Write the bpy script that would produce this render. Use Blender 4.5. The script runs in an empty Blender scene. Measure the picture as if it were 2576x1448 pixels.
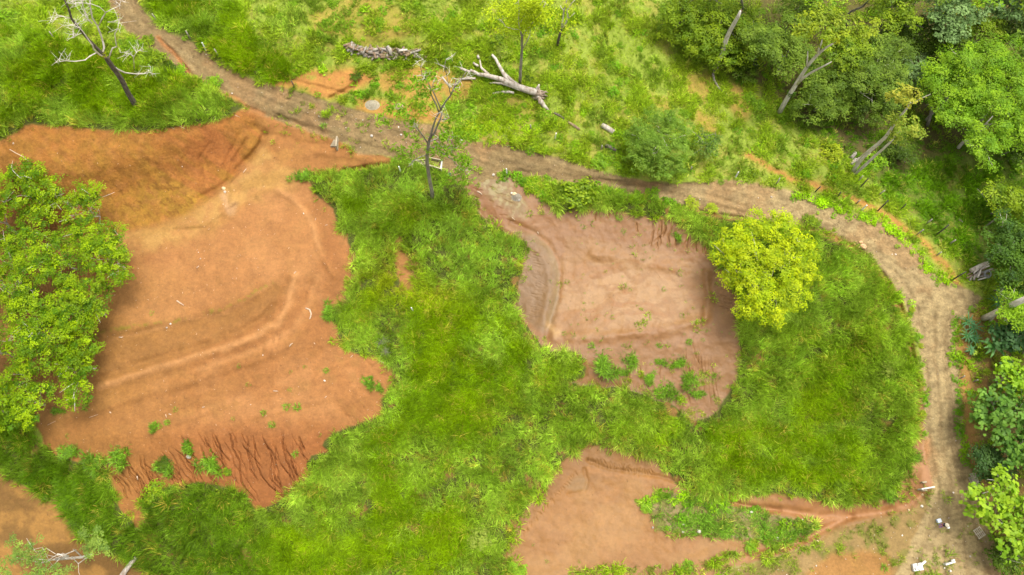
import bpy, bmesh, math, random
import numpy as np
from mathutils import Vector, Matrix

scene = bpy.context.scene
COL = scene.collection

# ------------------------------------------------------------------ camera, sky, sun, exposure
CAM_H = 82.0                      # flying height in metres
PITCH = math.radians(20.6)        # tilt away from straight down
FOC = 1800.0                      # focal length in plan units (the plan sheet is 2576 x 1448 units)
PU, PV = 1288.0, 724.0

cam = bpy.data.cameras.new('camera')
cam.sensor_width = 36.0
cam.lens = 36.0 * FOC / 2576.0
cam.clip_start = 0.5
cam.clip_end = 6000.0
cam_ob = bpy.data.objects.new('camera', cam)
cam_ob.location = (0, 0, CAM_H)
cam_ob.rotation_euler = (PITCH, 0, 0)
COL.objects.link(cam_ob)
scene.camera = cam_ob

SUN_EL, SUN_AZ = math.radians(72), math.radians(55)     # azimuth clockwise from +Y
world = bpy.data.worlds.new('World')
scene.world = world
world.use_nodes = True
wn = world.node_tree
for n in list(wn.nodes):
    wn.nodes.remove(n)
w_out = wn.nodes.new('ShaderNodeOutputWorld')
w_bg = wn.nodes.new('ShaderNodeBackground')
w_sky = wn.nodes.new('ShaderNodeTexSky')
w_sky.sky_type = 'NISHITA'
w_sky.sun_disc = False
w_sky.sun_elevation = SUN_EL
w_sky.sun_rotation = SUN_AZ
w_sky.air_density = 1.0
w_sky.dust_density = 6.0
w_sky.ozone_density = 1.0
w_hs = wn.nodes.new('ShaderNodeHueSaturation')          # cloud cover: a whiter sky
w_hs.inputs['Saturation'].default_value = 0.10
wn.links.new(w_sky.outputs[0], w_hs.inputs['Color'])
wn.links.new(w_hs.outputs[0], w_bg.inputs['Color'])
w_bg.inputs['Strength'].default_value = 0.15
wn.links.new(w_bg.outputs[0], w_out.inputs['Surface'])

sun = bpy.data.lights.new('sun', 'SUN')
sun.energy = 1.5
sun.angle = math.radians(18)
sun.color = (1.0, 0.95, 0.86)
sun_ob = bpy.data.objects.new('sun', sun)
sd = Vector((math.sin(SUN_AZ) * math.cos(SUN_EL), math.cos(SUN_AZ) * math.cos(SUN_EL), math.sin(SUN_EL)))
sun_ob.rotation_euler = (-sd).to_track_quat('-Z', 'Y').to_euler()
sun_ob.location = (60, 40, 200)
COL.objects.link(sun_ob)

scene.view_settings.view_transform = 'Standard'
scene.view_settings.look = 'None'
scene.view_settings.exposure = 0.85
scene.view_settings.gamma = 1.0
scene.view_settings.use_curve_mapping = False
scene.cycles.max_bounces = 6
scene.cycles.diffuse_bounces = 3
scene.cycles.transmission_bounces = 3
scene.cycles.transparent_max_bounces = 4

# ------------------------------------------------------------------ small tools
R = np.random.default_rng(7)
CT, ST = math.cos(PITCH), math.sin(PITCH)

def ray(u, v):
    x = (np.asarray(u, float) - PU) / FOC
    y = (PV - np.asarray(v, float)) / FOC
    return x, y * CT + ST, y * ST - CT

def W(u, v, z):
    """plan coordinates + height above datum -> metres"""
    dx, dy, dz = ray(u, v)
    t = (np.asarray(z, float) - CAM_H) / dz
    return dx * t, dy * t, np.asarray(z, float) + 0 * t

def mpu(u, v, z):
    """metres per plan unit at that spot"""
    dx, dy, dz = ray(u, v)
    return float((z - CAM_H) / dz) / FOC

def sstep(a, b, x):
    t = np.clip((x - a) / (b - a), 0, 1)
    return t * t * (3 - 2 * t)

_lat = {}
def vnoise(x, y, seed=0):
    if seed not in _lat:
        _lat[seed] = np.random.default_rng(1000 + seed).random((256, 256))
    L = _lat[seed]
    xi = np.floor(x).astype(np.int64); yi = np.floor(y).astype(np.int64)
    fx = x - xi; fy = y - yi
    fx = fx * fx * fx * (fx * (fx * 6 - 15) + 10); fy = fy * fy * fy * (fy * (fy * 6 - 15) + 10)
    x0, x1, y0, y1 = xi & 255, (xi + 1) & 255, yi & 255, (yi + 1) & 255
    return (L[y0, x0] * (1 - fx) + L[y0, x1] * fx) * (1 - fy) + (L[y1, x0] * (1 - fx) + L[y1, x1] * fx) * fy

def fbm(x, y, scale, seed=0, oct=4, gain=0.5):
    """0..1, mean about 0.5"""
    s = 0; a = 1; tot = 0; f = 1.0 / scale
    for k in range(oct):
        ca, sa = math.cos(0.6 + 1.1 * k), math.sin(0.6 + 1.1 * k)
        s = s + a * vnoise((x * ca - y * sa) * f + 17.3 * k, (x * sa + y * ca) * f - 9.1 * k, seed * 7 + k)
        tot += a; a *= gain; f *= 2.03
    return s / tot

def seg_dist(u, v, pts):
    """distance to an open polyline, and the 0..1 run along it"""
    best = np.full(u.shape, 1e9); run = np.zeros(u.shape)
    P = np.asarray(pts, float)
    L = np.r_[0, np.cumsum(np.hypot(*np.diff(P, axis=0).T))]
    for i in range(len(P) - 1):
        a, b = P[i], P[i + 1]
        d = b - a; l2 = max(1e-9, d @ d)
        t = np.clip(((u - a[0]) * d[0] + (v - a[1]) * d[1]) / l2, 0, 1)
        dd = np.hypot(u - a[0] - t * d[0], v - a[1] - t * d[1])
        m = dd < best
        best = np.where(m, dd, best)
        run = np.where(m, (L[i] + t * (L[i + 1] - L[i])) / L[-1], run)
    return best, run

def near_line(u, v, pts, reach):
    """seg_dist, worked out only near the line (far points get 1e9)"""
    P = np.asarray(pts, float)
    m = (u > P[:, 0].min() - reach) & (u < P[:, 0].max() + reach) & (v > P[:, 1].min() - reach) & (v < P[:, 1].max() + reach)
    d = np.full(u.shape, 1e9); r = np.zeros(u.shape)
    if m.any():
        d[m], r[m] = seg_dist(u[m], v[m], P)
    return d, r

def sdf(u, v, poly):
    """signed distance, positive inside"""
    P = np.asarray(poly, float)
    m = (u > P[:, 0].min() - 60) & (u < P[:, 0].max() + 60) & (v > P[:, 1].min() - 60) & (v < P[:, 1].max() + 60)
    out = np.full(u.shape, -60.0)
    if not m.any():
        return out
    uu, vv = u[m], v[m]
    ins = np.zeros(uu.shape, bool); best = np.full(uu.shape, 1e9)
    n = len(P)
    for i in range(n):
        a, b = P[i], P[(i + 1) % n]
        if a[1] != b[1]:
            c = ((a[1] > vv) != (b[1] > vv)) & (uu < (b[0] - a[0]) * (vv - a[1]) / (b[1] - a[1]) + a[0])
            ins ^= c
        d = b - a; l2 = max(1e-9, d @ d)
        t = np.clip(((uu - a[0]) * d[0] + (vv - a[1]) * d[1]) / l2, 0, 1)
        best = np.minimum(best, np.hypot(uu - a[0] - t * d[0], vv - a[1] - t * d[1]))
    out[m] = np.where(ins, best, -best)
    return out

def tag(o, label=None, cat=None, group=None, kind=None):
    if label: o['label'] = label
    if cat: o['category'] = cat
    if group: o['group'] = group
    if kind: o['kind'] = kind
    return o

def empty(name, loc, label=None, cat=None, group=None):
    o = bpy.data.objects.new(name, None)
    o.empty_display_size = 0.3
    o.location = loc
    COL.objects.link(o)
    return tag(o, label, cat, group)

def link(name, me, parent=None, loc=(0, 0, 0), rot=(0, 0, 0), scale=(1, 1, 1)):
    o = bpy.data.objects.new(name, me)
    o.location = loc; o.rotation_euler = rot; o.scale = scale
    if parent is not None:
        o.parent = parent
    COL.objects.link(o)
    return o

def quick_mesh(name, V, F, mat=None, tint=None, smooth=True):
    """V (n,3); F (m,k) with one k for all faces"""
    V = np.ascontiguousarray(V, np.float32); F = np.ascontiguousarray(F, np.int32)
    me = bpy.data.meshes.new(name)
    me.vertices.add(len(V)); me.vertices.foreach_set('co', V.ravel())
    k = F.shape[1]
    me.loops.add(F.size); me.loops.foreach_set('vertex_index', F.ravel())
    me.polygons.add(len(F))
    me.polygons.foreach_set('loop_start', np.arange(0, F.size, k, dtype=np.int32))
    me.polygons.foreach_set('use_smooth', np.full(len(F), smooth))
    me.update(calc_edges=True)
    if tint is not None:
        a = me.attributes.new('tint', 'FLOAT_COLOR', 'POINT')
        T = np.ones((len(V), 4), np.float32); T[:, :3] = tint
        a.data.foreach_set('color', T.ravel())
    if mat: me.materials.append(mat)
    return me

class Geo:
    """collects quads and triangles of one mesh"""
    def __init__(s): s.V = []; s.F = []
    def tube(s, pts, rad, n=7, cap=True, bumps=0.0, rng=None):
        P = [Vector(p) for p in pts]
        b0 = len(s.V)
        prev = None
        for i, p in enumerate(P):
            t = (P[min(i + 1, len(P) - 1)] - P[max(i - 1, 0)])
            t = t.normalized() if t.length > 1e-9 else Vector((0, 0, 1))
            if prev is None:
                x = t.orthogonal().normalized()
            else:
                x = (prev - t * prev.dot(t))
                x = x.normalized() if x.length > 1e-6 else t.orthogonal().normalized()
            prev = x
            y = t.cross(x)
            r = rad[i] if hasattr(rad, '__len__') else rad
            for k in range(n):
                a = 2 * math.pi * k / n
                rr = r * (1 + (bumps * (rng.random() - 0.5) * 2 if bumps else 0))
                s.V.append(tuple(p + x * math.cos(a) * rr + y * math.sin(a) * rr))
        for i in range(len(P) - 1):
            for k in range(n):
                a = b0 + i * n + k; b = b0 + i * n + (k + 1) % n
                s.F.append((a, b, b + n, a + n))
        if cap:
            s.F.append(tuple(b0 + k for k in range(n))[::-1])
            e = b0 + (len(P) - 1) * n
            s.F.append(tuple(e + k for k in range(n)))
        return s
    def box(s, c, d, rz=0.0, M=None):
        b0 = len(s.V)
        m = M if M is not None else Matrix.Rotation(rz, 3, 'Z')
        for dz in (-1, 1):
            for dx, dy in ((-1, -1), (1, -1), (1, 1), (-1, 1)):
                q = m @ Vector((dx * d[0] / 2, dy * d[1] / 2, dz * d[2] / 2))
                s.V.append((c[0] + q.x, c[1] + q.y, c[2] + q.z))
        for f in ((0, 3, 2, 1), (4, 5, 6, 7), (0, 1, 5, 4), (1, 2, 6, 5), (2, 3, 7, 6), (3, 0, 4, 7)):
            s.F.append(tuple(b0 + i for i in f))
        return s
    def prism(s, top, bottom):
        """closed solid between two rings of equal count"""
        b0 = len(s.V); n = len(top)
        s.V += [tuple(p) for p in top] + [tuple(p) for p in bottom]
        s.F.append(tuple(range(b0, b0 + n)))
        s.F.append(tuple(range(b0 + 2 * n - 1, b0 + n - 1, -1)))
        for k in range(n):
            a, b = b0 + k, b0 + (k + 1) % n
            s.F.append((a, a + n, b + n, b))
        return s
    def mesh(s, name, mat, smooth=True, bevel=0.0, tint=None):
        me = bpy.data.meshes.new(name)
        me.from_pydata(s.V, [], s.F)
        if bevel or True:
            bm = bmesh.new(); bm.from_mesh(me)
            bmesh.ops.recalc_face_normals(bm, faces=bm.faces)
            if bevel:
                bmesh.ops.bevel(bm, geom=list(bm.edges), offset=bevel, segments=1, affect='EDGES', profile=0.6)
            bm.to_mesh(me); bm.free()
        for p in me.polygons: p.use_smooth = smooth
        if tint is not None:
            a = me.attributes.new('tint', 'FLOAT_COLOR', 'POINT')
            a.data.foreach_set('color', np.tile(np.array([*tint, 1.0], np.float32), len(me.vertices)))
        me.materials.append(mat)
        return me

# ------------------------------------------------------------------ materials
def new_mat(name):
    m = bpy.data.materials.new(name); m.use_nodes = True
    nt = m.node_tree
    b = nt.nodes['Principled BSDF']
    return m, nt, b

def N(nt, t, **kw):
    n = nt.nodes.new(t)
    for k, v in kw.items():
        if k in n.inputs: n.inputs[k].default_value = v
        else: setattr(n, k, v)
    return n

def mix_rgb(nt, mode, fac, a, b):
    m = nt.nodes.new('ShaderNodeMix'); m.data_type = 'RGBA'; m.blend_type = mode
    for sock, val in ((m.inputs[0], fac), (m.inputs[6], a), (m.inputs[7], b)):
        if hasattr(val, 'links'): nt.links.new(val, sock)
        else: sock.default_value = val if not isinstance(val, tuple) else (*val, 1.0) if len(val) == 3 else val
    return m.outputs[2]

def soil_mat(name, rough, bump, grain=1.0, spec=0.25):
    """colour comes from the soil survey stored on the ground; grain, clods and fine relief from noise"""
    m, nt, b = new_mat(name)
    at = N(nt, 'ShaderNodeAttribute', attribute_name='tint')
    geo = N(nt, 'ShaderNodeNewGeometry')
    n1 = N(nt, 'ShaderNodeTexNoise', Scale=4.0, Detail=8.0, Roughness=0.85)
    n2 = N(nt, 'ShaderNodeTexNoise', Scale=0.9, Detail=4.0, Roughness=0.6)
    for n in (n1, n2): nt.links.new(geo.outputs['Position'], n.inputs['Vector'])
    r1 = N(nt, 'ShaderNodeMapRange'); r1.inputs[1].default_value = 0.3; r1.inputs[2].default_value = 0.7
    r1.inputs[3].default_value = 1 - 0.32 * grain; r1.inputs[4].default_value = 1 + 0.28 * grain
    nt.links.new(n1.outputs[0], r1.inputs[0])
    r2 = N(nt, 'ShaderNodeMapRange'); r2.inputs[1].default_value = 0.3; r2.inputs[2].default_value = 0.7
    r2.inputs[3].default_value = 1 - 0.14 * grain; r2.inputs[4].default_value = 1 + 0.14 * grain
    nt.links.new(n2.outputs[0], r2.inputs[0])
    mu = N(nt, 'ShaderNodeMath', operation='MULTIPLY')
    nt.links.new(r1.outputs[0], mu.inputs[0]); nt.links.new(r2.outputs[0], mu.inputs[1])
    vm = N(nt, 'ShaderNodeVectorMath', operation='SCALE')
    nt.links.new(at.outputs['Color'], vm.inputs[0]); nt.links.new(mu.outputs[0], vm.inputs['Scale'])
    nt.links.new(vm.outputs[0], b.inputs['Base Color'])
    b.inputs['Roughness'].default_value = rough
    b.inputs['Specular IOR Level'].default_value = spec
    n3 = N(nt, 'ShaderNodeTexNoise', Scale=2.6, Detail=8.0, Roughness=0.72)
    nt.links.new(geo.outputs['Position'], n3.inputs['Vector'])
    bp = N(nt, 'ShaderNodeBump', Strength=1.0, Distance=bump)
    nt.links.new(n3.outputs[0], bp.inputs['Height'])
    nt.links.new(bp.outputs[0], b.inputs['Normal'])
    return m

def leaf_mat(name, attr='GEOMETRY', rough=0.5, trans=0.28, spec=0.3, var=0.25, nscale=0.8):
    m, nt, b = new_mat(name)
    at = N(nt, 'ShaderNodeAttribute', attribute_name='tint'); at.attribute_type = attr
    geo = N(nt, 'ShaderNodeNewGeometry')
    n1 = N(nt, 'ShaderNodeTexNoise', Scale=nscale, Detail=3.0)
    nt.links.new(geo.outputs['Position'], n1.inputs['Vector'])
    mr = N(nt, 'ShaderNodeMapRange'); mr.inputs[1].default_value = 0.25; mr.inputs[2].default_value = 0.75
    mr.inputs[3].default_value = 1 - var; mr.inputs[4].default_value = 1 + var
    nt.links.new(n1.outputs[0], mr.inputs[0])
    vm = N(nt, 'ShaderNodeVectorMath', operation='SCALE')
    nt.links.new(at.outputs['Color'], vm.inputs[0]); nt.links.new(mr.outputs[0], vm.inputs['Scale'])
    nt.links.new(vm.outputs[0], b.inputs['Base Color'])
    b.inputs['Roughness'].default_value = rough
    b.inputs['Specular IOR Level'].default_value = spec
    tr = N(nt, 'ShaderNodeBsdfTranslucent')
    nt.links.new(vm.outputs[0], tr.inputs['Color'])
    mx = N(nt, 'ShaderNodeMixShader'); mx.inputs[0].default_value = trans
    nt.links.new(b.outputs[0], mx.inputs[1]); nt.links.new(tr.outputs[0], mx.inputs[2])
    nt.links.new(mx.outputs[0], nt.nodes['Material Output'].inputs['Surface'])
    return m

def plain_mat(name, c1, c2, scale=6.0, rough=0.8, bump=0.01, stretch=None, spec=0.3):
    m, nt, b = new_mat(name)
    tc = N(nt, 'ShaderNodeTexCoord')
    mp = N(nt, 'ShaderNodeMapping')
    if stretch: mp.inputs['Scale'].default_value = stretch
    nt.links.new(tc.outputs['Object'], mp.inputs['Vector'])
    n1 = N(nt, 'ShaderNodeTexNoise', Scale=scale, Detail=6.0, Roughness=0.65)
    nt.links.new(mp.outputs[0], n1.inputs['Vector'])
    cr = N(nt, 'ShaderNodeValToRGB')
    cr.color_ramp.elements[0].position = 0.35; cr.color_ramp.elements[0].color = (*c1, 1)
    cr.color_ramp.elements[1].position = 0.65; cr.color_ramp.elements[1].color = (*c2, 1)
    nt.links.new(n1.outputs[0], cr.inputs[0])
    nt.links.new(cr.outputs[0], b.inputs['Base Color'])
    b.inputs['Roughness'].default_value = rough
    b.inputs['Specular IOR Level'].default_value = spec
    if bump:
        bp = N(nt, 'ShaderNodeBump', Strength=0.8, Distance=bump)
        nt.links.new(n1.outputs[0], bp.inputs['Height'])
        nt.links.new(bp.outputs[0], b.inputs['Normal'])
    return m

# ------------------------------------------------------------------ the survey: outlines on the plan sheet
ROAD_R = [(335, -60), (345, 5), (375, 48), (430, 88), (490, 120), (540, 153), (600, 190), (655, 213), (720, 228), (780, 245), (850, 268), (920, 288),
          (1000, 303), (1080, 322), (1150, 346), (1230, 362), (1330, 385), (1420, 408), (1500, 435), (1560, 450), (1640, 462), (1720, 468),
          (1800, 460), (1870, 460), (1940, 475), (2010, 490), (2080, 512), (2150, 540), (2210, 553), (2262, 590), (2312, 640), (2350, 690), (2392, 714),
          (2440, 735), (2470, 760), (2440, 790), (2405, 800), (2395, 840), (2400, 900), (2410, 980), (2416, 1060), (2426, 1130), (2442, 1200), (2462, 1270),
          (2492, 1350), (2532, 1448), (2580, 1560)]
ROAD_L = [(2230, 1560), (2260, 1448), (2290, 1380), (2330, 1300), (2352, 1240), (2345, 1200), (2332, 1160), (2330, 1100), (2330, 1040), (2325, 960),
          (2318, 900), (2310, 840), (2290, 790), (2268, 740), (2240, 695), (2208, 655), (2150, 610), (2080, 580), (2010, 560), (1940, 552), (1870, 550),
          (1790, 532), (1720, 515), (1640, 492), (1560, 475), (1480, 460), (1400, 452), (1340, 445), (1290, 432), (1262, 425), (1256, 445), (1205, 452), (1150, 448), (1122, 424),
          (1070, 401), (1000, 396), (900, 378), (850, 352), (760, 322), (700, 300), (640, 274), (590, 246), (540, 216), (480, 190), (440, 160), (400, 130),
          (345, 98), (300, 55), (262, -5), (240, -60)]
ROAD = ROAD_R + ROAD_L
LEFT_SOIL = [(-120, 420), (12, 350), (60, 320), (130, 311), (200, 320), (270, 326), (340, 328), (400, 325), (460, 317), (520, 310), (560, 297), (600, 280),
             (640, 272), (700, 300), (760, 322), (850, 352), (900, 378), (960, 394), (1000, 408), (960, 420), (870, 430), (800, 436), (775, 450), (788, 470),
             (800, 500), (842, 530), (850, 570), (875, 592), (885, 650), (880, 705), (868, 750), (840, 772), (830, 790), (850, 820), (850, 858), (890, 890),
             (950, 900), (985, 940), (990, 968), (962, 1000), (960, 1048), (900, 1068), (835, 1090), (812, 1120), (828, 1136), (785, 1150), (775, 1170),
             (775, 1198), (740, 1225), (720, 1250), (690, 1268), (642, 1288), (620, 1250), (560, 1222), (500, 1212), (430, 1225), (380, 1235), (352, 1258),
             (368, 1300), (350, 1332), (310, 1290), (290, 1242), (270, 1200), (280, 1162), (200, 1165), (110, 1130), (100, 1085), (50, 1040), (-120, 1020)]
CUT = [(-120, 430), (12, 350), (60, 320), (130, 311), (200, 320), (270, 326), (340, 328), (400, 325), (460, 317), (520, 310), (560, 297), (600, 280), (660, 285),
       (665, 335), (640, 385), (600, 440), (540, 490), (470, 540), (400, 570), (300, 590), (200, 600), (-120, 640)]
MOUND = [(-120, 1200), (15, 1196), (60, 1228), (110, 1255), (150, 1272), (180, 1330), (230, 1372), (300, 1400), (350, 1425), (380, 1448), (420, 1560), (-120, 1560)]
RIGHT_PAD = [(1140, 450), (1175, 440), (1215, 415), (1262, 425), (1290, 450), (1330, 482), (1388, 520), (1405, 540), (1440, 528), (1500, 522), (1540, 524), (1600, 540),
             (1645, 552), (1690, 556), (1740, 590), (1770, 602), (1792, 642), (1840, 690), (1862, 780), (1857, 830), (1862, 900), (1852, 960), (1802, 1040),
             (1745, 1062), (1700, 1022), (1640, 1002), (1600, 985), (1500, 972), (1430, 962), (1478, 945), (1478, 905), (1440, 882), (1372, 882), (1350, 852),
             (1322, 812), (1294, 770), (1300, 720), (1320, 655), (1320, 612), (1270, 582), (1226, 562), (1196, 522), (1170, 475)]
LOW_PAD = [(1458, 1130), (1520, 1117), (1582, 1130), (1640, 1152), (1680, 1182), (1702, 1216), (1742, 1236), (1800, 1252), (1850, 1247), (1950, 1241), (2080, 1264), (2190, 1266),
           (2245, 1236), (2292, 1170), (2308, 1060), (2318, 960), (2332, 1020), (2334, 1160), (2350, 1215), (2335, 1265), (2260, 1295), (2150, 1330), (2060, 1365), (1960, 1400),
           (1830, 1432), (1700, 1560), (1330, 1560), (1322, 1448), (1276, 1398), (1290, 1332), (1328, 1272), (1376, 1212), (1418, 1164)]
ISLET = [(1606, 1270), (1660, 1243), (1740, 1247), (1800, 1262), (1900, 1285), (2000, 1308), (2060, 1320), (2040, 1345), (2000, 1358), (1920, 1368), (1850, 1352), (1720, 1342), (1650, 1335), (1635, 1300)]
YARD = [(2350, 1225), (2300, 1275), (2200, 1300), (2100, 1330), (2040, 1372), (1940, 1405), (1830, 1435), (1690, 1560), (2580, 1560), (2532, 1448), (2492, 1350), (2462, 1270), (2440, 1200), (2400, 1215)]
YARD_MOUND = [(1950, 1560), (2030, 1440), (2090, 1395), (2170, 1385), (2235, 1400), (2250, 1448), (2250, 1560)]
TALL_A = [(-160, 60), (0, 66), (60, 78), (130, 100), (200, 112), (250, 140), (330, 170), (400, 192), (460, 205), (520, 228), (580, 252), (614, 272), (590, 286), (540, 302), (470, 318),
          (400, 326), (330, 330), (270, 327), (200, 322), (130, 313), (60, 322), (10, 350), (-160, 430)]
TALL_A2 = [(345, -60), (560, -60), (600, 40), (650, 110), (720, 165), (745, 195), (690, 207), (600, 182), (540, 147), (480, 115), (420, 77), (372, 35)]
TALL_B = [(1500, 470), (1560, 482), (1640, 497), (1720, 522), (1800, 543), (1870, 556), (1940, 558), (2010, 566), (2080, 590), (2140, 622), (2195, 665), (2232, 715), (2262, 780), (2285, 850), (2300, 940),
          (2308, 1040), (2304, 1120), (2282, 1180), (2236, 1232), (2180, 1264), (2080, 1262), (1950, 1240), (1850, 1246), (1800, 1250), (1700, 1240), (1500, 1300), (1330, 1448), (1330, 1600),
          (440, 1600), (380, 1440), (300, 1395), (230, 1370), (182, 1330), (150, 1270), (110, 1252), (60, 1224), (10, 1198), (-120, 1190), (-120, 1050), (50, 1070), (90, 1110), (120, 1130), (200, 1150), (420, 1150), (700, 1100), (800, 1000), (780, 440), (850, 430), (960, 424),
          (1050, 412), (1100, 430), (1180, 450), (1330, 500), (1450, 520)]
TUBE_PATCH = [(993, 592), (1012, 588), (1022, 640), (1034, 690), (1046, 742), (1016, 742), (1002, 700), (986, 650)]
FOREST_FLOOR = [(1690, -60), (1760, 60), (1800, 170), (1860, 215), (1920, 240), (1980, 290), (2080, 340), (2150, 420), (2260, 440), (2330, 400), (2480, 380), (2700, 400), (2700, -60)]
SHADE_MEADOW = [(1900, 260), (2000, 310), (2100, 380), (2180, 455), (2300, 540), (2390, 640), (2450, 700), (2700, 720), (2700, 380), (2200, 330)]  # meadow below the trees; their shade is painted into its colours
EAST_BANK = [(2395, 800), (2440, 780), (2700, 740), (2700, 1560), (2580, 1560), (2532, 1448), (2492, 1350), (2462, 1270), (2440, 1200), (2426, 1130), (2416, 1060), (2410, 980), (2400, 900)]
WEST_FLOOR = [(-120, 560), (60, 520), (180, 560), (250, 650), (255, 800), (230, 950), (150, 1050), (90, 1110), (-120, 1120)]
BARE = [  # bare red patches in the meadow: (outline, strength)
    ([(680, 205), (720, 195), (800, 180), (880, 180), (940, 200), (900, 220), (870, 235), (830, 243), (790, 236), (760, 216), (700, 218)], 1.0),
    ([(960, 190), (1040, 170), (1130, 180), (1190, 210), (1180, 250), (1120, 262), (1040, 250), (990, 240), (950, 215)], 0.6),
    ([(900, 250), (960, 262), (1060, 270), (1130, 290), (1130, 312), (1040, 300), (950, 288), (900, 276)], 0.75),
    ([(780, 40), (840, 10), (940, 0), (1010, 30), (1050, 70), (1000, 100), (900, 110), (850, 90), (800, 80)], 0.32),
    ([(1735, 190), (1790, 190), (1800, 230), (1760, 260), (1725, 235)], 0.4),
    ([(1830, 215), (1880, 225), (1900, 270), (1870, 300), (1835, 260)], 0.45),
    ([(1640, 240), (1680, 260), (1700, 300), (1670, 290)], 0.3),
    ([(1750, 280), (1790, 300), (1800, 340), (1770, 330)], 0.45),
    ([(650, 140), (720, 150), (740, 190), (700, 190)], 0.25),
    ([(1250, 235), (1330, 260), (1380, 300), (1300, 290), (1250, 262)], 0.25),
]
FENCE_PATH = [(1880, 385), (1940, 420), (1990, 450), (2080, 478), (2170, 510), (2240, 548), (2310, 600), (2360, 650), (2395, 690), (2420, 730)]

# heights above datum, metres: (points, z)
HEIGHTS = [
    ([(200, -100), (60, 60)], 15.5), ([(150, 180), (20, 250)], 14.5), ([(330, 250), (470, 270), (100, 305)], 12.5), ([(560, 285), (300, 325), (420, 322), (150, 315)], 11.2),
    ([(300, 20), (400, 110)], 13.2), ([(520, 170), (620, 230)], 11.2), ([(760, 285), (900, 330)], 9.8), ([(1080, 365), (1200, 390)], 8.8), ([(1400, 430), (1560, 462)], 8.2),
    ([(1720, 490), (1850, 505)], 7.8), ([(2010, 525), (2140, 575)], 7.0), ([(2250, 660), (2310, 740)], 6.2), ([(2355, 850), (2365, 980)], 5.0), ([(2375, 1100), (2400, 1220)], 3.4),
    ([(600, 60), (800, 60)], 13.0), ([(1000, 40), (1000, -80)], 13.5), ([(1000, 200), (800, 200)], 10.8), ([(1300, 60), (1300, -80)], 11.5), ([(1300, 260)], 9.6), ([(1600, 100)], 9.0), ([(1600, 300)], 8.8),
    ([(1850, 200), (1800, -80)], 7.0), ([(1850, 400)], 7.6), ([(2050, 400)], 6.6), ([(2050, 250)], 4.5), ([(2300, 250), (2500, 100)], 2.0), ([(2400, 470)], 4.2), ([(2560, 600), (2560, 400)], 3.5), ([(2520, 750)], 5.2),
    ([(2480, 900), (2560, 1000)], 4.6), ([(2500, 1200), (2570, 1300)], 3.0), ([(2350, 1400), (2480, 1440)], 1.8), ([(2200, 1350), (2080, 1400)], 1.3),
    ([(500, 480), (350, 540), (200, 590), (600, 430)], 6.9), ([(640, 380), (720, 380)], 8.0), ([(500, 600), (700, 560), (350, 700), (600, 680), (800, 560)], 6.2), ([(850, 640)], 6.0), ([(300, 800)], 5.9),
    ([(300, 880), (450, 840), (600, 800)], 4.9), ([(300, 960), (500, 920), (700, 850), (800, 760)], 4.5), ([(300, 1060), (500, 1040), (750, 980), (900, 960)], 3.6), ([(450, 1120), (700, 1100)], 3.0),
    ([(400, 1200), (600, 1180), (320, 1260)], 1.2), ([(600, 1290)], -0.2), ([(60, 900), (60, 700)], 5.6), ([(60, 1150)], 2.2), ([(80, 1300), (0, 1400)], 1.0), ([(250, 1440), (400, 1440)], -1.2), ([(170, 1230)], 0.8),
    ([(860, 460), (1000, 470), (1090, 480)], 7.4), ([(920, 620), (1010, 660)], 4.6), ([(1150, 600), (1240, 650)], 5.6), ([(950, 800), (1100, 820)], 3.2), ([(1250, 800)], 3.4), ([(1000, 1000), (1150, 1000)], 1.6),
    ([(900, 1200), (1050, 1200)], 0.2), ([(900, 1400), (700, 1400)], -1.4), ([(1150, 1400)], -0.8), ([(1250, 1150)], 0.6),
    ([(1250, 470), (1320, 520)], 7.0), ([(1380, 600)], 5.4), ([(1500, 560), (1650, 590)], 5.7), ([(1480, 700), (1600, 700), (1700, 680), (1650, 780), (1480, 780)], 4.5), ([(1400, 830), (1550, 850), (1750, 840)], 4.4),
    ([(1360, 720)], 4.6), ([(1830, 720), (1840, 830)], 5.0), ([(1600, 930), (1800, 930)], 3.4), ([(1550, 1040), (1750, 1050)], 2.0), ([(1900, 720), (2000, 640)], 6.6), ([(2100, 700), (2200, 800)], 5.6), ([(1950, 900)], 4.0),
    ([(2150, 950), (2240, 1000)], 3.8), ([(1950, 1050), (2100, 1100)], 2.4), ([(2200, 1150), (2000, 1200)], 1.6), ([(1800, 1180)], 0.9), ([(1500, 1150), (1620, 1170)], 0.6),
    ([(1450, 1300), (1600, 1400), (1400, 1420), (1560, 1260)], 0.0), ([(1800, 1400)], 0.2), ([(1750, 1290), (1900, 1320)], 0.7), ([(1350, 1300)], 0.2), ([(2100, 1290)], 0.6),
    ([(-800, 300), (-800, 900)], 12.0), ([(-800, 1500), (400, 2400)], -3.0), ([(1500, 2400), (2600, 2400)], -1.0), ([(3400, 1200), (3400, 600)], 3.0), ([(3400, -200), (2600, -500)], 1.0), ([(1300, -800), (300, -800)], 16.0),
]
_hp = []; _hz = []
for pts, z in HEIGHTS:
    for p in pts: _hp.append(p); _hz.append(z)
_hp = np.array(_hp, float); _hz = np.array(_hz, float)
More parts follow.
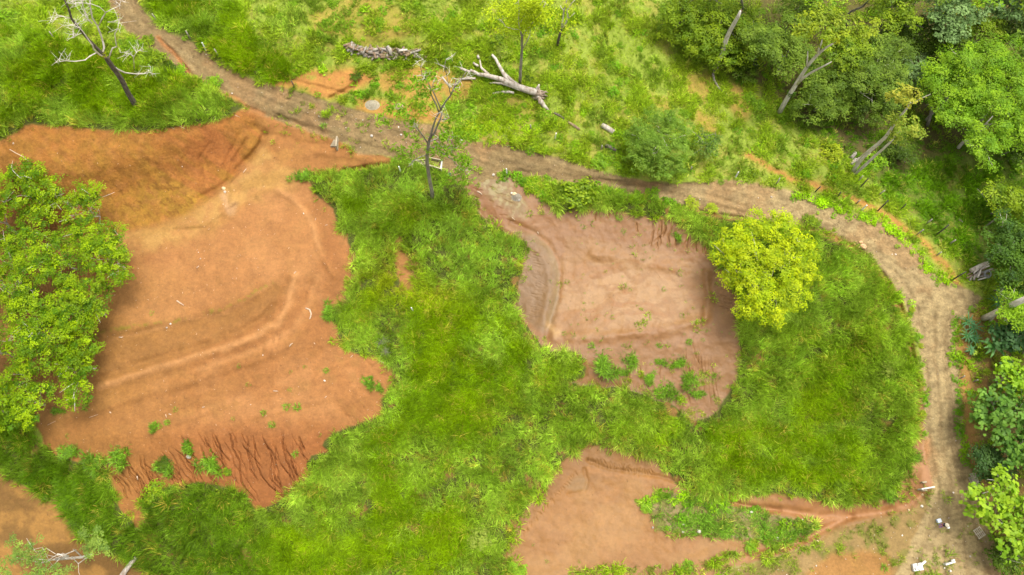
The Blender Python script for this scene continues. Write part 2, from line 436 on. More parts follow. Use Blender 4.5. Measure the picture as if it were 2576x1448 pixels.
# a coarse relief sheet, smoothed, then read back bilinearly
_GU = np.arange(-1000, 3600, 20.0); _GV = np.arange(-1000, 2500, 20.0)
_gu, _gv = np.meshgrid(_GU, _GV)
_num = np.zeros(_gu.shape); _den = np.zeros(_gu.shape)
for (pu, pv), z in zip(_hp, _hz):
    w = 1.0 / (((_gu - pu) ** 2 + (_gv - pv) ** 2) + 900.0) ** 1.7
    _num += w * z; _den += w
_gz = _num / _den
for _ in range(2):
    k = np.array([1, 2, 3, 2, 1.0]); k /= k.sum()
    p = np.pad(_gz, 2, mode='edge')
    p = sum(k[i] * p[i:i + _gz.shape[0], :] for i in range(5))
    _gz = sum(k[i] * p[:, i:i + _gz.shape[1]] for i in range(5))

def base_z(u, v):
    x = np.clip((u - _GU[0]) / 20.0, 0, len(_GU) - 1.001); y = np.clip((v - _GV[0]) / 20.0, 0, len(_GV) - 1.001)
    i = x.astype(int); j = y.astype(int); fx = x - i; fy = y - j
    return (_gz[j, i] * (1 - fx) + _gz[j, i + 1] * fx) * (1 - fy) + (_gz[j + 1, i] * (1 - fx) + _gz[j + 1, i + 1] * fx) * fy

# ---- lines worked into the relief
RIDGES = [  # (line, height m, half width in plan units) -- soft berms and hollows
    ([(200, 870), (300, 830), (420, 808), (520, 790), (620, 748), (690, 712)], 0.25, 14),
    ([(200, 890), (300, 850), (420, 826), (540, 806), (640, 762)], -0.30, 14),
    ([(240, 955), (360, 915), (480, 880), (590, 846), (660, 800), (690, 770)], -0.36, 9),
    ([(250, 968), (370, 930), (490, 893), (610, 858), (690, 815), (720, 770), (740, 700)], 0.32, 12),
    ([(220, 1010), (360, 965), (500, 925), (640, 880), (730, 830), (770, 770), (800, 700), (820, 640)], -0.26, 14),
    ([(230, 1035), (380, 990), (520, 950), (660, 900), (760, 850)], 0.20, 10),
    ([(160, 1075), (330, 1020), (480, 975), (640, 925), (800, 880)], -0.18, 12),
    ([(700, 480), (740, 505), (770, 540), (790, 580), (800, 620), (840, 700)], 0.22, 8),
    ([(700, 780), (715, 745), (720, 715), (700, 700)], -0.2, 8),
    ([(664, 335), (650, 368), (625, 400), (600, 425), (575, 455), (545, 478), (500, 500)], -0.65, 7),
    ([(600, 340), (580, 380), (560, 430)], -0.22, 3), ([(530, 360), (500, 400), (510, 450), (500, 490)], -0.15, 3), ([(620, 350), (590, 400), (575, 440)], -0.3, 3),
    ([(575, 480), (570, 530), (590, 520), (640, 500)], -0.25, 5), ([(440, 580), (520, 575), (590, 520), (620, 500)], -0.25, 4),
    ([(1285, 560), (1335, 582), (1375, 612), (1402, 650), (1410, 700), (1400, 760), (1385, 815), (1376, 845)], -0.20, 8),
    ([(1270, 575), (1315, 600), (1350, 630), (1376, 668), (1386, 710), (1376, 760), (1362, 810)], 0.18, 12),
    ([(1490, 640), (1600, 655), (1700, 672), (1775, 690)], 0.25, 14), ([(1778, 690), (1782, 740), (1776, 800)], 0.30, 9), ([(1776, 805), (1700, 826), (1600, 840), (1500, 850), (1400, 850)], 0.28, 12),
    ([(1478, 1160), (1530, 1180), (1600, 1190), (1680, 1205), (1740, 1232), (1800, 1252), (1880, 1272), (1960, 1285)], -0.25, 5),
    ([(1470, 1180), (1480, 1210), (1470, 1235), (1430, 1245)], -0.15, 4),
    ([(1800, 1256), (1900, 1278), (2000, 1288), (2060, 1300), (2140, 1298), (2220, 1290), (2290, 1270), (2325, 1245)], -0.35, 8),
    ([(2140, 1300), (2080, 1330), (2020, 1360), (1960, 1385), (1880, 1402)], -0.35, 7),
    ([(1870, 1440), (1960, 1410), (2050, 1372)], -0.2, 5),
    ([(700, 190), (780, 214), (860, 232), (900, 238)], -0.2, 3), ([(830, 246), (870, 228), (900, 205)], -0.5, 5),
    ([(400, 100), (430, 125), (455, 155), (475, 185), (490, 200)], -0.45, 4), ([(600, 262), (660, 285), (720, 305)], -0.45, 5), ([(700, 290), (760, 318), (820, 340)], -0.3, 5),
    ([(1560, 480), (1640, 500), (1720, 522), (1800, 540), (1880, 552)], -0.3, 4), ([(2010, 565), (2080, 588), (2140, 618), (2195, 660), (2230, 705), (2262, 770), (2285, 840), (2300, 920), (2308, 1000)], -0.55, 6),
    ([(860, 432), (920, 422), (980, 414), (1040, 410)], -0.6, 5), ([(640, 320), (680, 340), (740, 360), (840, 372)], -0.2, 10), ([(800, 385), (860, 392), (930, 400)], 0.25, 8),
    ([(1290, 436), (1340, 452), (1380, 462)], -0.35, 3), ([(1310, 428), (1360, 448), (1400, 452)], -0.25, 3),
    ([(160, 1285), (180, 1330), (195, 1370)], -0.35, 9), ([(60, 1262), (120, 1285), (150, 1330), (160, 1370)], 0.25, 14),
    ([(2080, 1405), (2130, 1392), (2190, 1390), (2235, 1404)], 0.3, 14),
]
RUTS = []
for off in (-0.34, -0.1, 0.16, 0.36):          # wheel ruts of the track
    line = []
    for t in np.linspace(0, 1, 60):
        i = t * (len(ROAD_R) - 1); j = (1 - t) * (len(ROAD_L) - 1)
        a = np.array(ROAD_R[int(i)]) * (1 - i % 1) + np.array(ROAD_R[min(int(i) + 1, len(ROAD_R) - 1)]) * (i % 1)
        b = np.array(ROAD_L[int(j)]) * (1 - j % 1) + np.array(ROAD_L[min(int(j) + 1, len(ROAD_L) - 1)]) * (j % 1)
        c = a * (0.5 + off) + b * (0.5 - off)
        line.append((c[0] + 5 * math.sin(9 * t + off * 8), c[1] + 4 * math.cos(11 * t + off * 5)))
    RIDGES.append((line, -0.13, 4.5)); RUTS.append(line)

_rr = random.Random(11)
RILLS = []                                     # (line, depth, half width): narrow erosion channels and cracks
def rill(x, y, dx, dy, length, depth, w, wig=2.4, fork=0.2):
    pts = [(x, y)]; n = max(4, int(length / 6)); l = math.hypot(dx, dy); dx /= l; dy /= l
    px = 0
    for k in range(n):
        px = px * 0.55 + _rr.uniform(-wig, wig)
        x += dx * length / n - dy * px; y += dy * length / n + dx * px
        pts.append((x, y))
    RILLS.append((pts, depth, w))
    if _rr.random() < fork and length > 35:
        k = n // 3
        rill(pts[k][0], pts[k][1], dx + _rr.uniform(-.35, .35), dy, length * 0.45, depth * 0.8, w * 0.85, wig, 0)
for k in range(30):
    t = k / 29
    x = 268 + t * 190 + _rr.uniform(-8, 8); y = 1172 - 25 * t + _rr.uniform(-20, 22)
    rill(x, y, 0.55 + _rr.uniform(-.1, .1), 0.9, _rr.uniform(35, 165), _rr.uniform(.14, .42), _rr.uniform(.9, 1.6), 2.6, .45)
for k in range(34):
    t = k / 33
    x = 440 + t * 320 + _rr.uniform(-9, 9); y = 1112 - 25 * math.sin(t * 2.6) + _rr.uniform(-22, 30)
    rill(x, y, 0.45 - 0.22 * t + _rr.uniform(-.08, .08), 0.9, _rr.uniform(40, 205), _rr.uniform(.14, .50), _rr.uniform(.9, 1.9), 2.6, .45)
for k in range(9):
    rill(850 + k * 9, 1030 + _rr.uniform(-18, 14), 0.7, 0.8, _rr.uniform(25, 50), .15, 1.2)
for k in range(12):
    rill(900 + _rr.uniform(0, 75), 905 + _rr.uniform(0, 50), 0.6, 0.6, _rr.uniform(14, 34), .18, 1.4)
for (x, y, L) in ((1550, 524, 26), (1530, 532, 20), (1500, 538, 18), (1665, 552, 70), (1672, 556, 60), (1658, 566, 62), (1690, 570, 50), (1700, 580, 44), (1732, 588, 40), (1752, 592, 42), (1772, 600, 40), (1785, 612, 34), (1645, 580, 40), (1600, 560, 24)):
    rill(x, y, -0.18, 0.95, L, .25, 1.6, 2.6, 0.5)
for k in range(16):
    rill(1812 + _rr.uniform(-4, 30), 668 + k * 7.5, 1.0, 0.15, _rr.uniform(16, 38), .15, 1.3)
for k in range(15):
    rill(1722 + k * 5.2 + _rr.uniform(-5, 5), 858 + _rr.uniform(0, 80), 0.10, 1, _rr.uniform(30, 120), _rr.uniform(.06, .2), _rr.uniform(.8, 1.2), 1.8)
for k in range(8):
    rill(1480 + k * 26, 930 + _rr.uniform(-10, 20), 0.05, 1, _rr.uniform(20, 45), .15, 1.3)
for k in range(44):                            # combed lines on the crescent bank of the right pad
    t = k / 43
    x = 1300 + 30 * math.sin(t * 3.1) + 14; y = 592 + t * 235
    rill(x + _rr.uniform(-10, 8), y, 0.95, 0.32 - 0.1 * t, _rr.uniform(10, 34), _rr.uniform(.04, .09), .8, 1.4, 0)
for k in range(34):                            # short bank cracks of the lower pad
    t = k / 33
    rill(1476 + t * 165, 1152 + 34 * t + _rr.uniform(-5, 4), _rr.uniform(-.5, .5), 1, _rr.uniform(8, 20), .14, 1.3, 1.8, 0.3)
for k in range(26):
    t = k / 25
    rill(1446 - t * 132, 1186 + t * 148 + _rr.uniform(-4, 4), 0.5, 0.7, _rr.uniform(6, 14), .12, 1.3, 1.6, 0.3)
for k in range(22):                            # mud tongue west of the right pad
    rill(1165 + _rr.uniform(0, 110), 470 + k * 4.5, 0.9, 0.25, _rr.uniform(10, 30), .10, 1.3, 1.5)
for k in range(30):                            # road cracks
    rill(300 + k * 18, 40 + k * 10.2, 0.9, 0.55, _rr.uniform(14, 40), .07, 1.2, 1.5)
for k in range(20):
    rill(760 + k * 22, 275 + k * 5.2 + _rr.uniform(-10, 30), 0.95, 0.2, _rr.uniform(20, 60), .08, 1.3, 1.5)
for k in range(64):                            # grader marks across the benches
    t = _rr.random(); b = _rr.random() < .6
    rill(300 + 430 * t, (900 if b else 985) - 150 * t * t - 20 * t + _rr.uniform(-12, 12), -.28, 1, _rr.uniform(18, 40), .09, 2.2, .8, 0)
for k in range(26):
    rill(_rr.uniform(100, 560), _rr.uniform(335, 480), -0.35, 0.8, _rr.uniform(20, 60), .10, 1.6, 1.6)

def warp(u, v, amp=7, scale=38, seed=3):
    return u + amp * (fbm(u, v, scale, seed, 3) - 0.5) * 2, v + amp * (fbm(u, v, scale, seed + 1, 3) - 0.5) * 2

def ground_z(u, v, fine=True):
    u = np.asarray(u, float); v = np.asarray(v, float)
    shp = u.shape; u = np.atleast_1d(u); v = np.atleast_1d(v)
    z = base_z(u, v)
    inside = (u > -300) & (u < 2900) & (v > -260) & (v < 1700)
    z = z + np.where(inside, 0.55 * (fbm(u, v, 120, 21, 4) - 0.5) + 0.14 * (fbm(u, v, 22, 22, 3) - 0.5), 0)
    wu, wv = u + 5 * (fbm(u, v, 30, 31, 3) - .5), v + 5 * (fbm(u, v, 30, 32, 3) - .5)
    wob = fbm(u, v, 46, 33, 3); wob2 = fbm(u, v, 36, 34, 3)
    for line, h, w in RIDGES:
        d, _ = near_line(wu, wv, line, w * 3.2)
        z = z + h * np.exp(-(d / (w * (.8 + .6 * wob))) ** 2) * (.30 + 1.0 * wob2)
    if fine:
        # the road sits a little below its verge
        for line, h, w in RILLS:
            d, r = near_line(u, v, line, w * 2.6)
            z = z - .75 * h * np.exp(-(d / w) ** 2) * np.clip(np.minimum(r, 1 - r) * 5 + 0.25, 0, 1)
    return z.reshape(shp)

def G(u, v, dz=0.0):
    z = float(ground_z(np.array([u]), np.array([v]), False)[0])
    x, y, z = W(u, v, z)
    return Vector((float(x), float(y), float(z) + dz))

# ---- where is what (0..1 masks, soft edged)
def masks(u, v):
    wu, wv = warp(u, v)
    w2u, w2v = warp(u, v, 3.5, 14, 5)
    M = {}
    def soft(poly, e=3.0, warped=True):
        return sstep(-e, e, sdf(wu if warped else w2u, wv if warped else w2v, poly))
    M['road'] = sstep(-9, -1, sdf(wu, wv, ROAD))
    M['left'] = soft(LEFT_SOIL, 3)
    M['cut'] = soft(CUT, 14)
    M['mound'] = soft(MOUND, 6)
    M['rpad'] = soft(RIGHT_PAD, 3)
    M['lpad'] = soft(LOW_PAD, 4)
    M['islet'] = soft(ISLET, 7)
    M['yard'] = soft(YARD, 14)
    M['ymound'] = soft(YARD_MOUND, 14)
    M['tallA'] = np.maximum(soft(TALL_A, 4), soft(TALL_A2, 12))
    M['tallB'] = soft(TALL_B, 5)
    M['hole'] = soft(TUBE_PATCH, 4)
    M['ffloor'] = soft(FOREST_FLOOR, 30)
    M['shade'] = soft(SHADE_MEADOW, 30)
    M['east'] = soft(EAST_BANK, 6)
    M['wfloor'] = soft(WEST_FLOOR, 25)
    bare = np.zeros(u.shape)
    for poly, s in BARE:
        bare = np.maximum(bare, min(1, s * 1.15) * sstep(-20, 7, sdf(wu, wv, poly)))
    d, _ = near_line(wu, wv, FENCE_PATH, 40)
    bare = np.maximum(bare, 0.9 * np.exp(-(d / 9) ** 2))
    d, _ = near_line(wu, wv, [(2440, 800), (2425, 870), (2432, 960), (2440, 1080), (2452, 1160)], 60)
    bare = np.maximum(bare, 0.75 * np.exp(-(d / 18) ** 2))
    M['bare'] = bare
    # drop-offs of raw red earth along the lower edge of the track
    d, _ = near_line(wu, wv, [(2010, 566), (2080, 590), (2140, 622), (2195, 664), (2232, 712), (2264, 775), (2287, 845), (2302, 930), (2310, 1020), (2312, 1110), (2300, 1180), (2260, 1240)], 30)
    lip = np.exp(-(d / 8) ** 2)
    d, _ = near_line(wu, wv, [(395, 95), (430, 125), (455, 155), (478, 190), (520, 215), (600, 258), (660, 285)], 30)
    lip = np.maximum(lip, np.exp(-(d / 6) ** 2))
    d, _ = near_line(wu, wv, [(1560, 484), (1640, 502), (1720, 526), (1800, 545), (1880, 556)], 30)
    lip = np.maximum(lip, 0.7 * np.exp(-(d / 5) ** 2))
    M['lip'] = lip
    M['pads'] = np.clip(np.maximum.reduce([M['left'], M['rpad'], M['lpad'] * (1 - M['islet']), M['mound'], M['road'], M['yard']]), 0, 1)
    ew, ev = warp(u, v, 9, 20, 11)
    def near(poly, out, e=7):
        return sstep(-out - e, -out + e, sdf(ew, ev, poly))
    M['clear'] = np.clip(np.maximum.reduce([near(LEFT_SOIL, 9), near(RIGHT_PAD, 9), near(LOW_PAD, 8) * (1 - M['islet']), near(MOUND, 10), near(ROAD, 15)]), 0, 1)
    M['tall'] = np.clip(np.maximum(M['tallA'], M['tallB']) * (1 - M['clear']) * (1 - M['hole']) * (1 - M['lip'] * 0.9), 0, 1)
    return M

def mixc(c, m, col):
    return c * (1 - m[..., None]) + np.asarray(col, float) * m[..., None] if np.ndim(col) == 1 else c * (1 - m[..., None]) + col * m[..., None]

def soil_colour(u, v, M):
    n1 = fbm(u, v, 90, 41, 5); n2 = fbm(u, v, 28, 42, 4); n3 = fbm(u, v, 9, 43, 3)
    one = np.ones(u.shape + (1,))
    # meadow ground: thin grass over tan soil
    c = one * np.array([0.225, 0.285, 0.045])
    c = mixc(c, sstep(.54, .68, n2) * 0.5, [0.33, 0.26, 0.075])
    c = mixc(c, M['bare'] * sstep(.25, .5, n2 + .15), [0.40, 0.185, 0.065])
    c = mixc(c, M['shade'] * 0.85, [0.085, 0.125, 0.014])  # tree shade put into the ground colour
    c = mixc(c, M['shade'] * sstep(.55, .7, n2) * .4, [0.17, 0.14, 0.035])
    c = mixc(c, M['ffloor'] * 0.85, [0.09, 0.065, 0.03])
    c = mixc(c, M['east'] * 0.9, [0.16, 0.11, 0.055])
    c = mixc(c, M['east'] * sstep(.45, .6, n2) * .7, [0.27, 0.14, 0.055])
    d, _ = near_line(u, v, [(2440, 800), (2425, 870), (2432, 960), (2440, 1080), (2452, 1160)], 60)
    c = mixc(c, np.exp(-(d / 20) ** 2) * .8, [0.36, 0.19, 0.07])
    far = np.maximum(sstep(2640, 2760, np.abs(u - 1288) * 2), sstep(1560, 1700, np.abs(v - 724) * 2))
    c = mixc(c, far * .9, mixc(one * np.array([0.105, 0.155, 0.018]), sstep(.4, .6, n2), [0.15, 0.19, 0.025]))
    # soil under the tall grass
    c = mixc(c, np.clip(np.maximum(M['tallA'], M['tallB']), 0, 1), [0.075, 0.085, 0.018])
    c = mixc(c, M['tallB'] * sstep(.58, .68, n2) * .8, [0.24, 0.12, 0.05])
    # left terraces
    L = one * np.array([0.455, 0.195, 0.083])
    L = mixc(L, sstep(.42, .62, n1), [0.52, 0.235, 0.11])
    a = (u * 0.95 + v * -0.3); b = (u * 0.3 + v * 0.95)
    st = fbm(a * 0.12, b, 12, 44, 4)
    L = mixc(L, sstep(.5, .7, st) * 0.5 * sstep(760, 860, v), [0.37, 0.16, 0.06])
    L = mixc(L, sstep(.56, .7, n2) * .35, [0.42, 0.21, 0.08])
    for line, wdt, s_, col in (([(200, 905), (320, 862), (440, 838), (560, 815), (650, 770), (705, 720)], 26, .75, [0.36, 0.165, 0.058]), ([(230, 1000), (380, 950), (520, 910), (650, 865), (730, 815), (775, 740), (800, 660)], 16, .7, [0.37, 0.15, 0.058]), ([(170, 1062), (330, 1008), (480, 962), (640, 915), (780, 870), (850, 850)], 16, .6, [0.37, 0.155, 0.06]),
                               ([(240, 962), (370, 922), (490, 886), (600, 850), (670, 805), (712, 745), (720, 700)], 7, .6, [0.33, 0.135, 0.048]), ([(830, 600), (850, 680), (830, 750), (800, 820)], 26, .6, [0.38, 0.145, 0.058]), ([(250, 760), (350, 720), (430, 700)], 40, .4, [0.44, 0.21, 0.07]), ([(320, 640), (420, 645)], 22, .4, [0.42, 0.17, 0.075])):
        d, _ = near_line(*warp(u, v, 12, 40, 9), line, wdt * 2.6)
        L = mixc(L, np.exp(-(d / wdt) ** 2) * s_ * (.55 + .6 * n2), col)  # includes the bench slope, its shading put into the soil colour
    L = mixc(L, sstep(1030, 1120, v + 40 * (n1 - .5)) * 0.85, [0.36, 0.125, 0.046])
    L = mixc(L, sstep(600, 200, u) * sstep(640, 760, v) * 0.55, [0.44, 0.22, 0.072])
    def face(poly, e, amt, col, L):  # slope shading painted as soil colour: inclined faces darker, upper plane lighter
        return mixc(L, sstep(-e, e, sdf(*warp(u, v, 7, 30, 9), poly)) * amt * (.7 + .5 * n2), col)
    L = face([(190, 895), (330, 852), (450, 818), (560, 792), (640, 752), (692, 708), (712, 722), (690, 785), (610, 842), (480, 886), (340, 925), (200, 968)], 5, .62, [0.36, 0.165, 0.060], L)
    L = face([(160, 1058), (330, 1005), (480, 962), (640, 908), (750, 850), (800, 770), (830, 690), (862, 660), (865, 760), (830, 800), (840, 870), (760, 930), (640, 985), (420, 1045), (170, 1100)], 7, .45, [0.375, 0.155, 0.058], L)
    L = face([(640, 512), (700, 480), (760, 505), (800, 560), (815, 640), (790, 700), (740, 690), (690, 705), (600, 745), (480, 780), (330, 815), (280, 780), (300, 700), (400, 640), (520, 590)], 12, .5, [0.53, 0.245, 0.115], L)
    # fans of paler subsoil washed off the cut
    fan = sstep(-30, 20, sdf(*warp(u, v, 16, 50, 9), [(300, 600), (420, 560), (540, 500), (620, 430), (670, 370), (760, 390), (760, 430), (700, 480), (620, 510), (560, 560), (430, 610), (330, 640)]))
    L = mixc(L, fan * (0.45 + 0.5 * sstep(.4, .6, n2)), [0.58, 0.32, 0.13])
    L = mixc(L, fan * sstep(.55, .7, st) * .5, [0.46, 0.24, 0.08])
    d, _ = near_line(*warp(u, v, 8, 30, 9), [(565, 490), (575, 530), (590, 515)], 40)
    L = mixc(L, np.exp(-(d / 9) ** 2) * .8, [0.62, 0.36, 0.24])
    for line, wdt, s in (([(700, 480), (740, 505), (770, 540), (790, 580), (800, 620)], 8, .5), ([(250, 975), (370, 935), (490, 898), (610, 862), (700, 815), (725, 770), (745, 690)], 9, .55), ([(500, 930), (640, 885), (740, 830), (780, 760), (800, 690)], 8, .3),
                         ([(200, 880), (420, 818), (560, 790), (680, 720)], 4, .25)):
        d, _ = near_line(*warp(u, v, 6, 30, 9), line, wdt * 3)
        L = mixc(L, np.exp(-(d / wdt) ** 2) * min(1, s * 1.5), [0.62, 0.30, 0.15])
    d, _ = near_line(*warp(u, v, 5, 20, 9), [(245, 838), (330, 822), (420, 812), (500, 796), (560, 776), (630, 742), (690, 708)], 20)
    L = mixc(L, np.exp(-(d / 4) ** 2) * sstep(.42, .6, n3) * .7, [0.30, 0.26, 0.03])
    # the cut slope: combed ochre and red
    ca = fbm((u * .8 + v * .6) * .16, (-u * .6 + v * .8) * 1.0, 16, 45, 4)
    cc = one * np.array([0.40, 0.165, 0.05])
    cc = mixc(cc, sstep(.40, .60, n1), [0.38, 0.19, 0.045])
    cc = mixc(cc, sstep(.50, .72, ca) * .5, [0.30, 0.115, 0.032])
    och = np.exp(-(((u - 430) / 190) ** 2 + ((v - 500) / 75) ** 2))
    cc = mixc(cc, och * (.25 + .6 * sstep(.35, .6, n2)), [0.36, 0.20, 0.035])
    cc = mixc(cc, np.exp(-(((u - 560) / 90) ** 2 + ((v - 330) / 50) ** 2)) * .6, [0.44, 0.17, 0.065])
    cc = mixc(cc, sstep(150, 20, u) * .5, [0.30, 0.12, 0.035])
    cc = mixc(cc, sstep(.56, .66, fbm((u * .8 + v * .6) * .5, -u * .6 + v * .8, 7, 47, 3)) * (.30 + .4 * och), [0.20, 0.085, 0.018])
    cc = mixc(cc, sstep(.56, .68, fbm(u, v, 16, 48, 4)) * .45, [0.44, 0.19, 0.075])
    cc = mixc(cc, sstep(.55, .68, fbm((u * .8 + v * .6) * .2, -u * .6 + v * .8, 34, 49, 3)) * sstep(330, 520, u) * .6, [0.42, 0.145, 0.062])
    L = mixc(L, M['cut'], cc * np.array([1.18, 1.16, 1.05]))
    up = sstep(-10, 10, sdf(*warp(u, v, 9, 30, 9), [(640, 275), (700, 300), (850, 352), (960, 394), (1000, 408), (870, 432), (780, 440), (700, 420), (660, 360)]))
    L = mixc(L, up * .75, [0.43, 0.185, 0.068])
    L = mixc(L, up * sstep(.5, .64, n2) * .6, [0.52, 0.25, 0.09])
    L = mixc(L, M['wfloor'] * .8 * (0.5 + 0.5 * sstep(.4, .6, n2)), [0.26, 0.125, 0.045])
    L = L * np.array([.585, .58, .40])
    c = c * np.array([.85, .85, .6])
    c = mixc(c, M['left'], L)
    # mound at the lower left
    c = mixc(c, M['mound'], mixc(one * np.array([0.255, 0.130, 0.032]), sstep(.44, .58, n1), [0.15, 0.078, 0.020]))
    c = mixc(c, M['mound'] * sstep(.55, .66, n3) * .45, [0.14, 0.07, 0.02])
    # right pad: settled silt with flow marks
    qu = u + 60 * (fbm(u, v, 60, 51, 3) - .5); qv = v + 60 * (fbm(u, v, 60, 52, 3) - .5)
    sw = fbm(qu * .35 + qv * .5, qv - qu * .12, 26, 53, 5, .6)
    P = one * np.array([0.43, 0.205, 0.113])
    mid = np.exp(-(((u - 1590) / 190) ** 2 + ((v - 740) / 95) ** 2) ** 2)
    P = mixc(P, mid * .75, [0.53, 0.27, 0.155])
    plat = sstep(-6, 6, sdf(*warp(u, v, 6, 30, 9), [(1425, 598), (1500, 600), (1620, 628), (1720, 650), (1772, 688), (1780, 760), (1774, 802), (1660, 824), (1500, 846), (1400, 850), (1388, 822), (1410, 745), (1408, 680)]))
    P = mixc(P, plat * .5, [0.51, 0.27, 0.145])
    P = mixc(P, (mid * .8 + .15) * sstep(.50, .62, sw), [0.60, 0.345, 0.235])
    P = mixc(P, (mid * .7) * sstep(.48, .38, sw), [0.50, 0.22, 0.10])
    rim = sstep(1765, 1800, u + 14 * (n2 - .5)) * sstep(640, 690, v)
    P = mixc(P, rim * .35, [0.36, 0.18, 0.085])
    P = mixc(P, sstep(845, 880, v + 10 * (n2 - .5)) * .45, [0.40, 0.20, 0.10])
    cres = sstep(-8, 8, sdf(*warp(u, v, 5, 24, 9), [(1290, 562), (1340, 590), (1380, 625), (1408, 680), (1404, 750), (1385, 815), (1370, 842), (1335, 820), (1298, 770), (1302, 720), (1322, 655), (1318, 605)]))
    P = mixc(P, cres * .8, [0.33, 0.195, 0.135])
    d, _ = near_line(*warp(u, v, 4, 20, 9), [(1290, 566), (1345, 592), (1385, 632), (1404, 690), (1396, 760), (1380, 820)], 30)
    P = mixc(P, np.exp(-(d / 11) ** 2) * .7, [0.40, 0.27, 0.20])
    d, _ = near_line(*warp(u, v, 4, 20, 9), [(1300, 566), (1352, 590), (1394, 630), (1413, 690), (1407, 760)], 30)
    P = mixc(P, np.exp(-(d / 4) ** 2) * .7, [0.47, 0.21, 0.095])
    d, _ = near_line(*warp(u, v, 9, 16, 9), [(1382, 820), (1395, 835), (1405, 840)], 30)
    P = mixc(P, np.exp(-(d / 10) ** 2) * .9, [0.66, 0.40, 0.26])
    tongue = sstep(-12, 12, sdf(*warp(u, v, 9, 24, 9), [(1140, 450), (1180, 470), (1230, 540), (1290, 570), (1330, 590), (1330, 560), (1260, 500), (1210, 460), (1170, 440)]))
    P = mixc(P, tongue * .8, [0.385, 0.165, 0.075])
    gr = sstep(-14, 14, sdf(*warp(u, v, 12, 24, 9), [(1190, 415), (1260, 425), (1290, 470), (1315, 510), (1330, 545), (1290, 540), (1240, 500), (1205, 460)]))
    P = mixc(P, gr * .8, [0.36, 0.24, 0.125])
    P = mixc(P, gr * sstep(.5, .62, n3) * .7, [0.50, 0.42, 0.30])
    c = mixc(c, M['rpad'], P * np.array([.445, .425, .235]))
    # lower pad
    Q = one * np.array([0.475, 0.245, 0.105])
    Q = mixc(Q, sstep(.44, .6, n1), [0.52, 0.29, 0.135])
    Q = mixc(Q, sstep(.5, .62, sw) * .35, [0.58, 0.32, 0.16])
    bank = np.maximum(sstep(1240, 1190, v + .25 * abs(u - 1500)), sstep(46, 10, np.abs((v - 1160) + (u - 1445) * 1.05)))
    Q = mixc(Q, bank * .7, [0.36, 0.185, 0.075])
    gy = sstep(-5, 6, sdf(*warp(u, v, 5, 20, 9), [(1440, 1205), (1462, 1190), (1476, 1205), (1480, 1234), (1440, 1238), (1420, 1225)]))
    Q = mixc(Q, gy * .7, [0.40, 0.255, 0.15])
    Q = mixc(Q, sstep(1380, 1448, v - .12 * (u - 1500)) * sstep(1500, 1640, u) * .5, [0.38, 0.19, 0.075])
    d, _ = near_line(*warp(u, v, 6, 24, 9), [(1478, 1178), (1530, 1196), (1600, 1200), (1680, 1215), (1740, 1238), (1800, 1256), (1900, 1280), (2000, 1290), (2060, 1302)], 40)
    Q = mixc(Q, np.exp(-(d / 7) ** 2) * .6, [0.57, 0.29, 0.13])
    Q = mixc(Q, sstep(1900, 2000, u) * .7, [0.43, 0.19, 0.07])
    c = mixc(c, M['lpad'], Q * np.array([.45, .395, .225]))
    c = mixc(c, M['islet'] * .85, [0.13, 0.135, 0.035])
    c = mixc(c, M['islet'] * sstep(.5, .62, n2) * .7, [0.24, 0.165, 0.085])
    # the yard: trodden earth with thin grass
    Y = one * np.array([0.36, 0.255, 0.115])
    Y = mixc(Y, sstep(.46, .62, n2), [0.27, 0.245, 0.075])
    Y = mixc(Y, sstep(.52, .64, n1) * .7, [0.42, 0.30, 0.15])
    Y = mixc(Y, M['ymound'] * .85, [0.46, 0.24, 0.085])
    c = mixc(c, M['yard'], Y * np.array([.60, .55, .43]))
    # the track
    n5 = fbm(u * .5 + v * .3, v, 7, 46, 3)
    T = one * np.array([0.30, 0.205, 0.098])
    T = mixc(T, sstep(1300, 2050, u), [0.43, 0.31, 0.16])
    T = mixc(T, sstep(.50, .68, n5) * .5, [0.20, 0.125, 0.058])
    T = mixc(T, sstep(.54, .7, n2) * .4, [0.40, 0.285, 0.15])
    T = mixc(T, sstep(560, 700, u) * sstep(1500, 1000, u) * sstep(.48, .62, n2) * .5, [0.36, 0.22, 0.11])
    for line in RUTS:
        d, rn = near_line(*warp(u, v, 8, 26, 9), line, 16)
        T = mixc(T, np.exp(-(d / 5) ** 2) * .55 * (.3 + n2) * (1 - .55 * sstep(.45, .6, rn) * sstep(.8, .68, rn)), [0.21, 0.13, 0.06])
    T = mixc(T, sstep(.58, .7, n1) * .5, [0.36, 0.20, 0.09])
    c = mixc(c, M['road'], T * np.array([.69, .70, .62]))
    for line, wdt in (([(2130, 1302), (2080, 1330), (2020, 1360), (1960, 1385), (1880, 1402)], 8), ([(1870, 1270), (2000, 1288), (2060, 1302), (2140, 1298), (2220, 1290), (2290, 1270), (2330, 1240)], 9), ([(2330, 1110), (2322, 1170), (2338, 1215)], 12),
                      ([(400, 100), (430, 125), (455, 155), (475, 185)], 3), ([(1110, 318), (1160, 332), (1230, 350), (1300, 366)], 3.5), ([(1290, 436), (1345, 455), (1378, 462)], 2.5)):
        d, _ = near_line(*warp(u, v, 4, 20, 9), line, wdt * 3)
        c = mixc(c, np.exp(-(d / wdt) ** 2) * .8, [0.31, 0.145, 0.055])
    c = mixc(c, M['lip'] * .85, [0.29, 0.125, 0.04])
    c = mixc(c, M['hole'], [0.28, 0.13, 0.040])
    return np.clip(c * (0.90 + 0.2 * n3)[..., None], 0.005, 0.9)

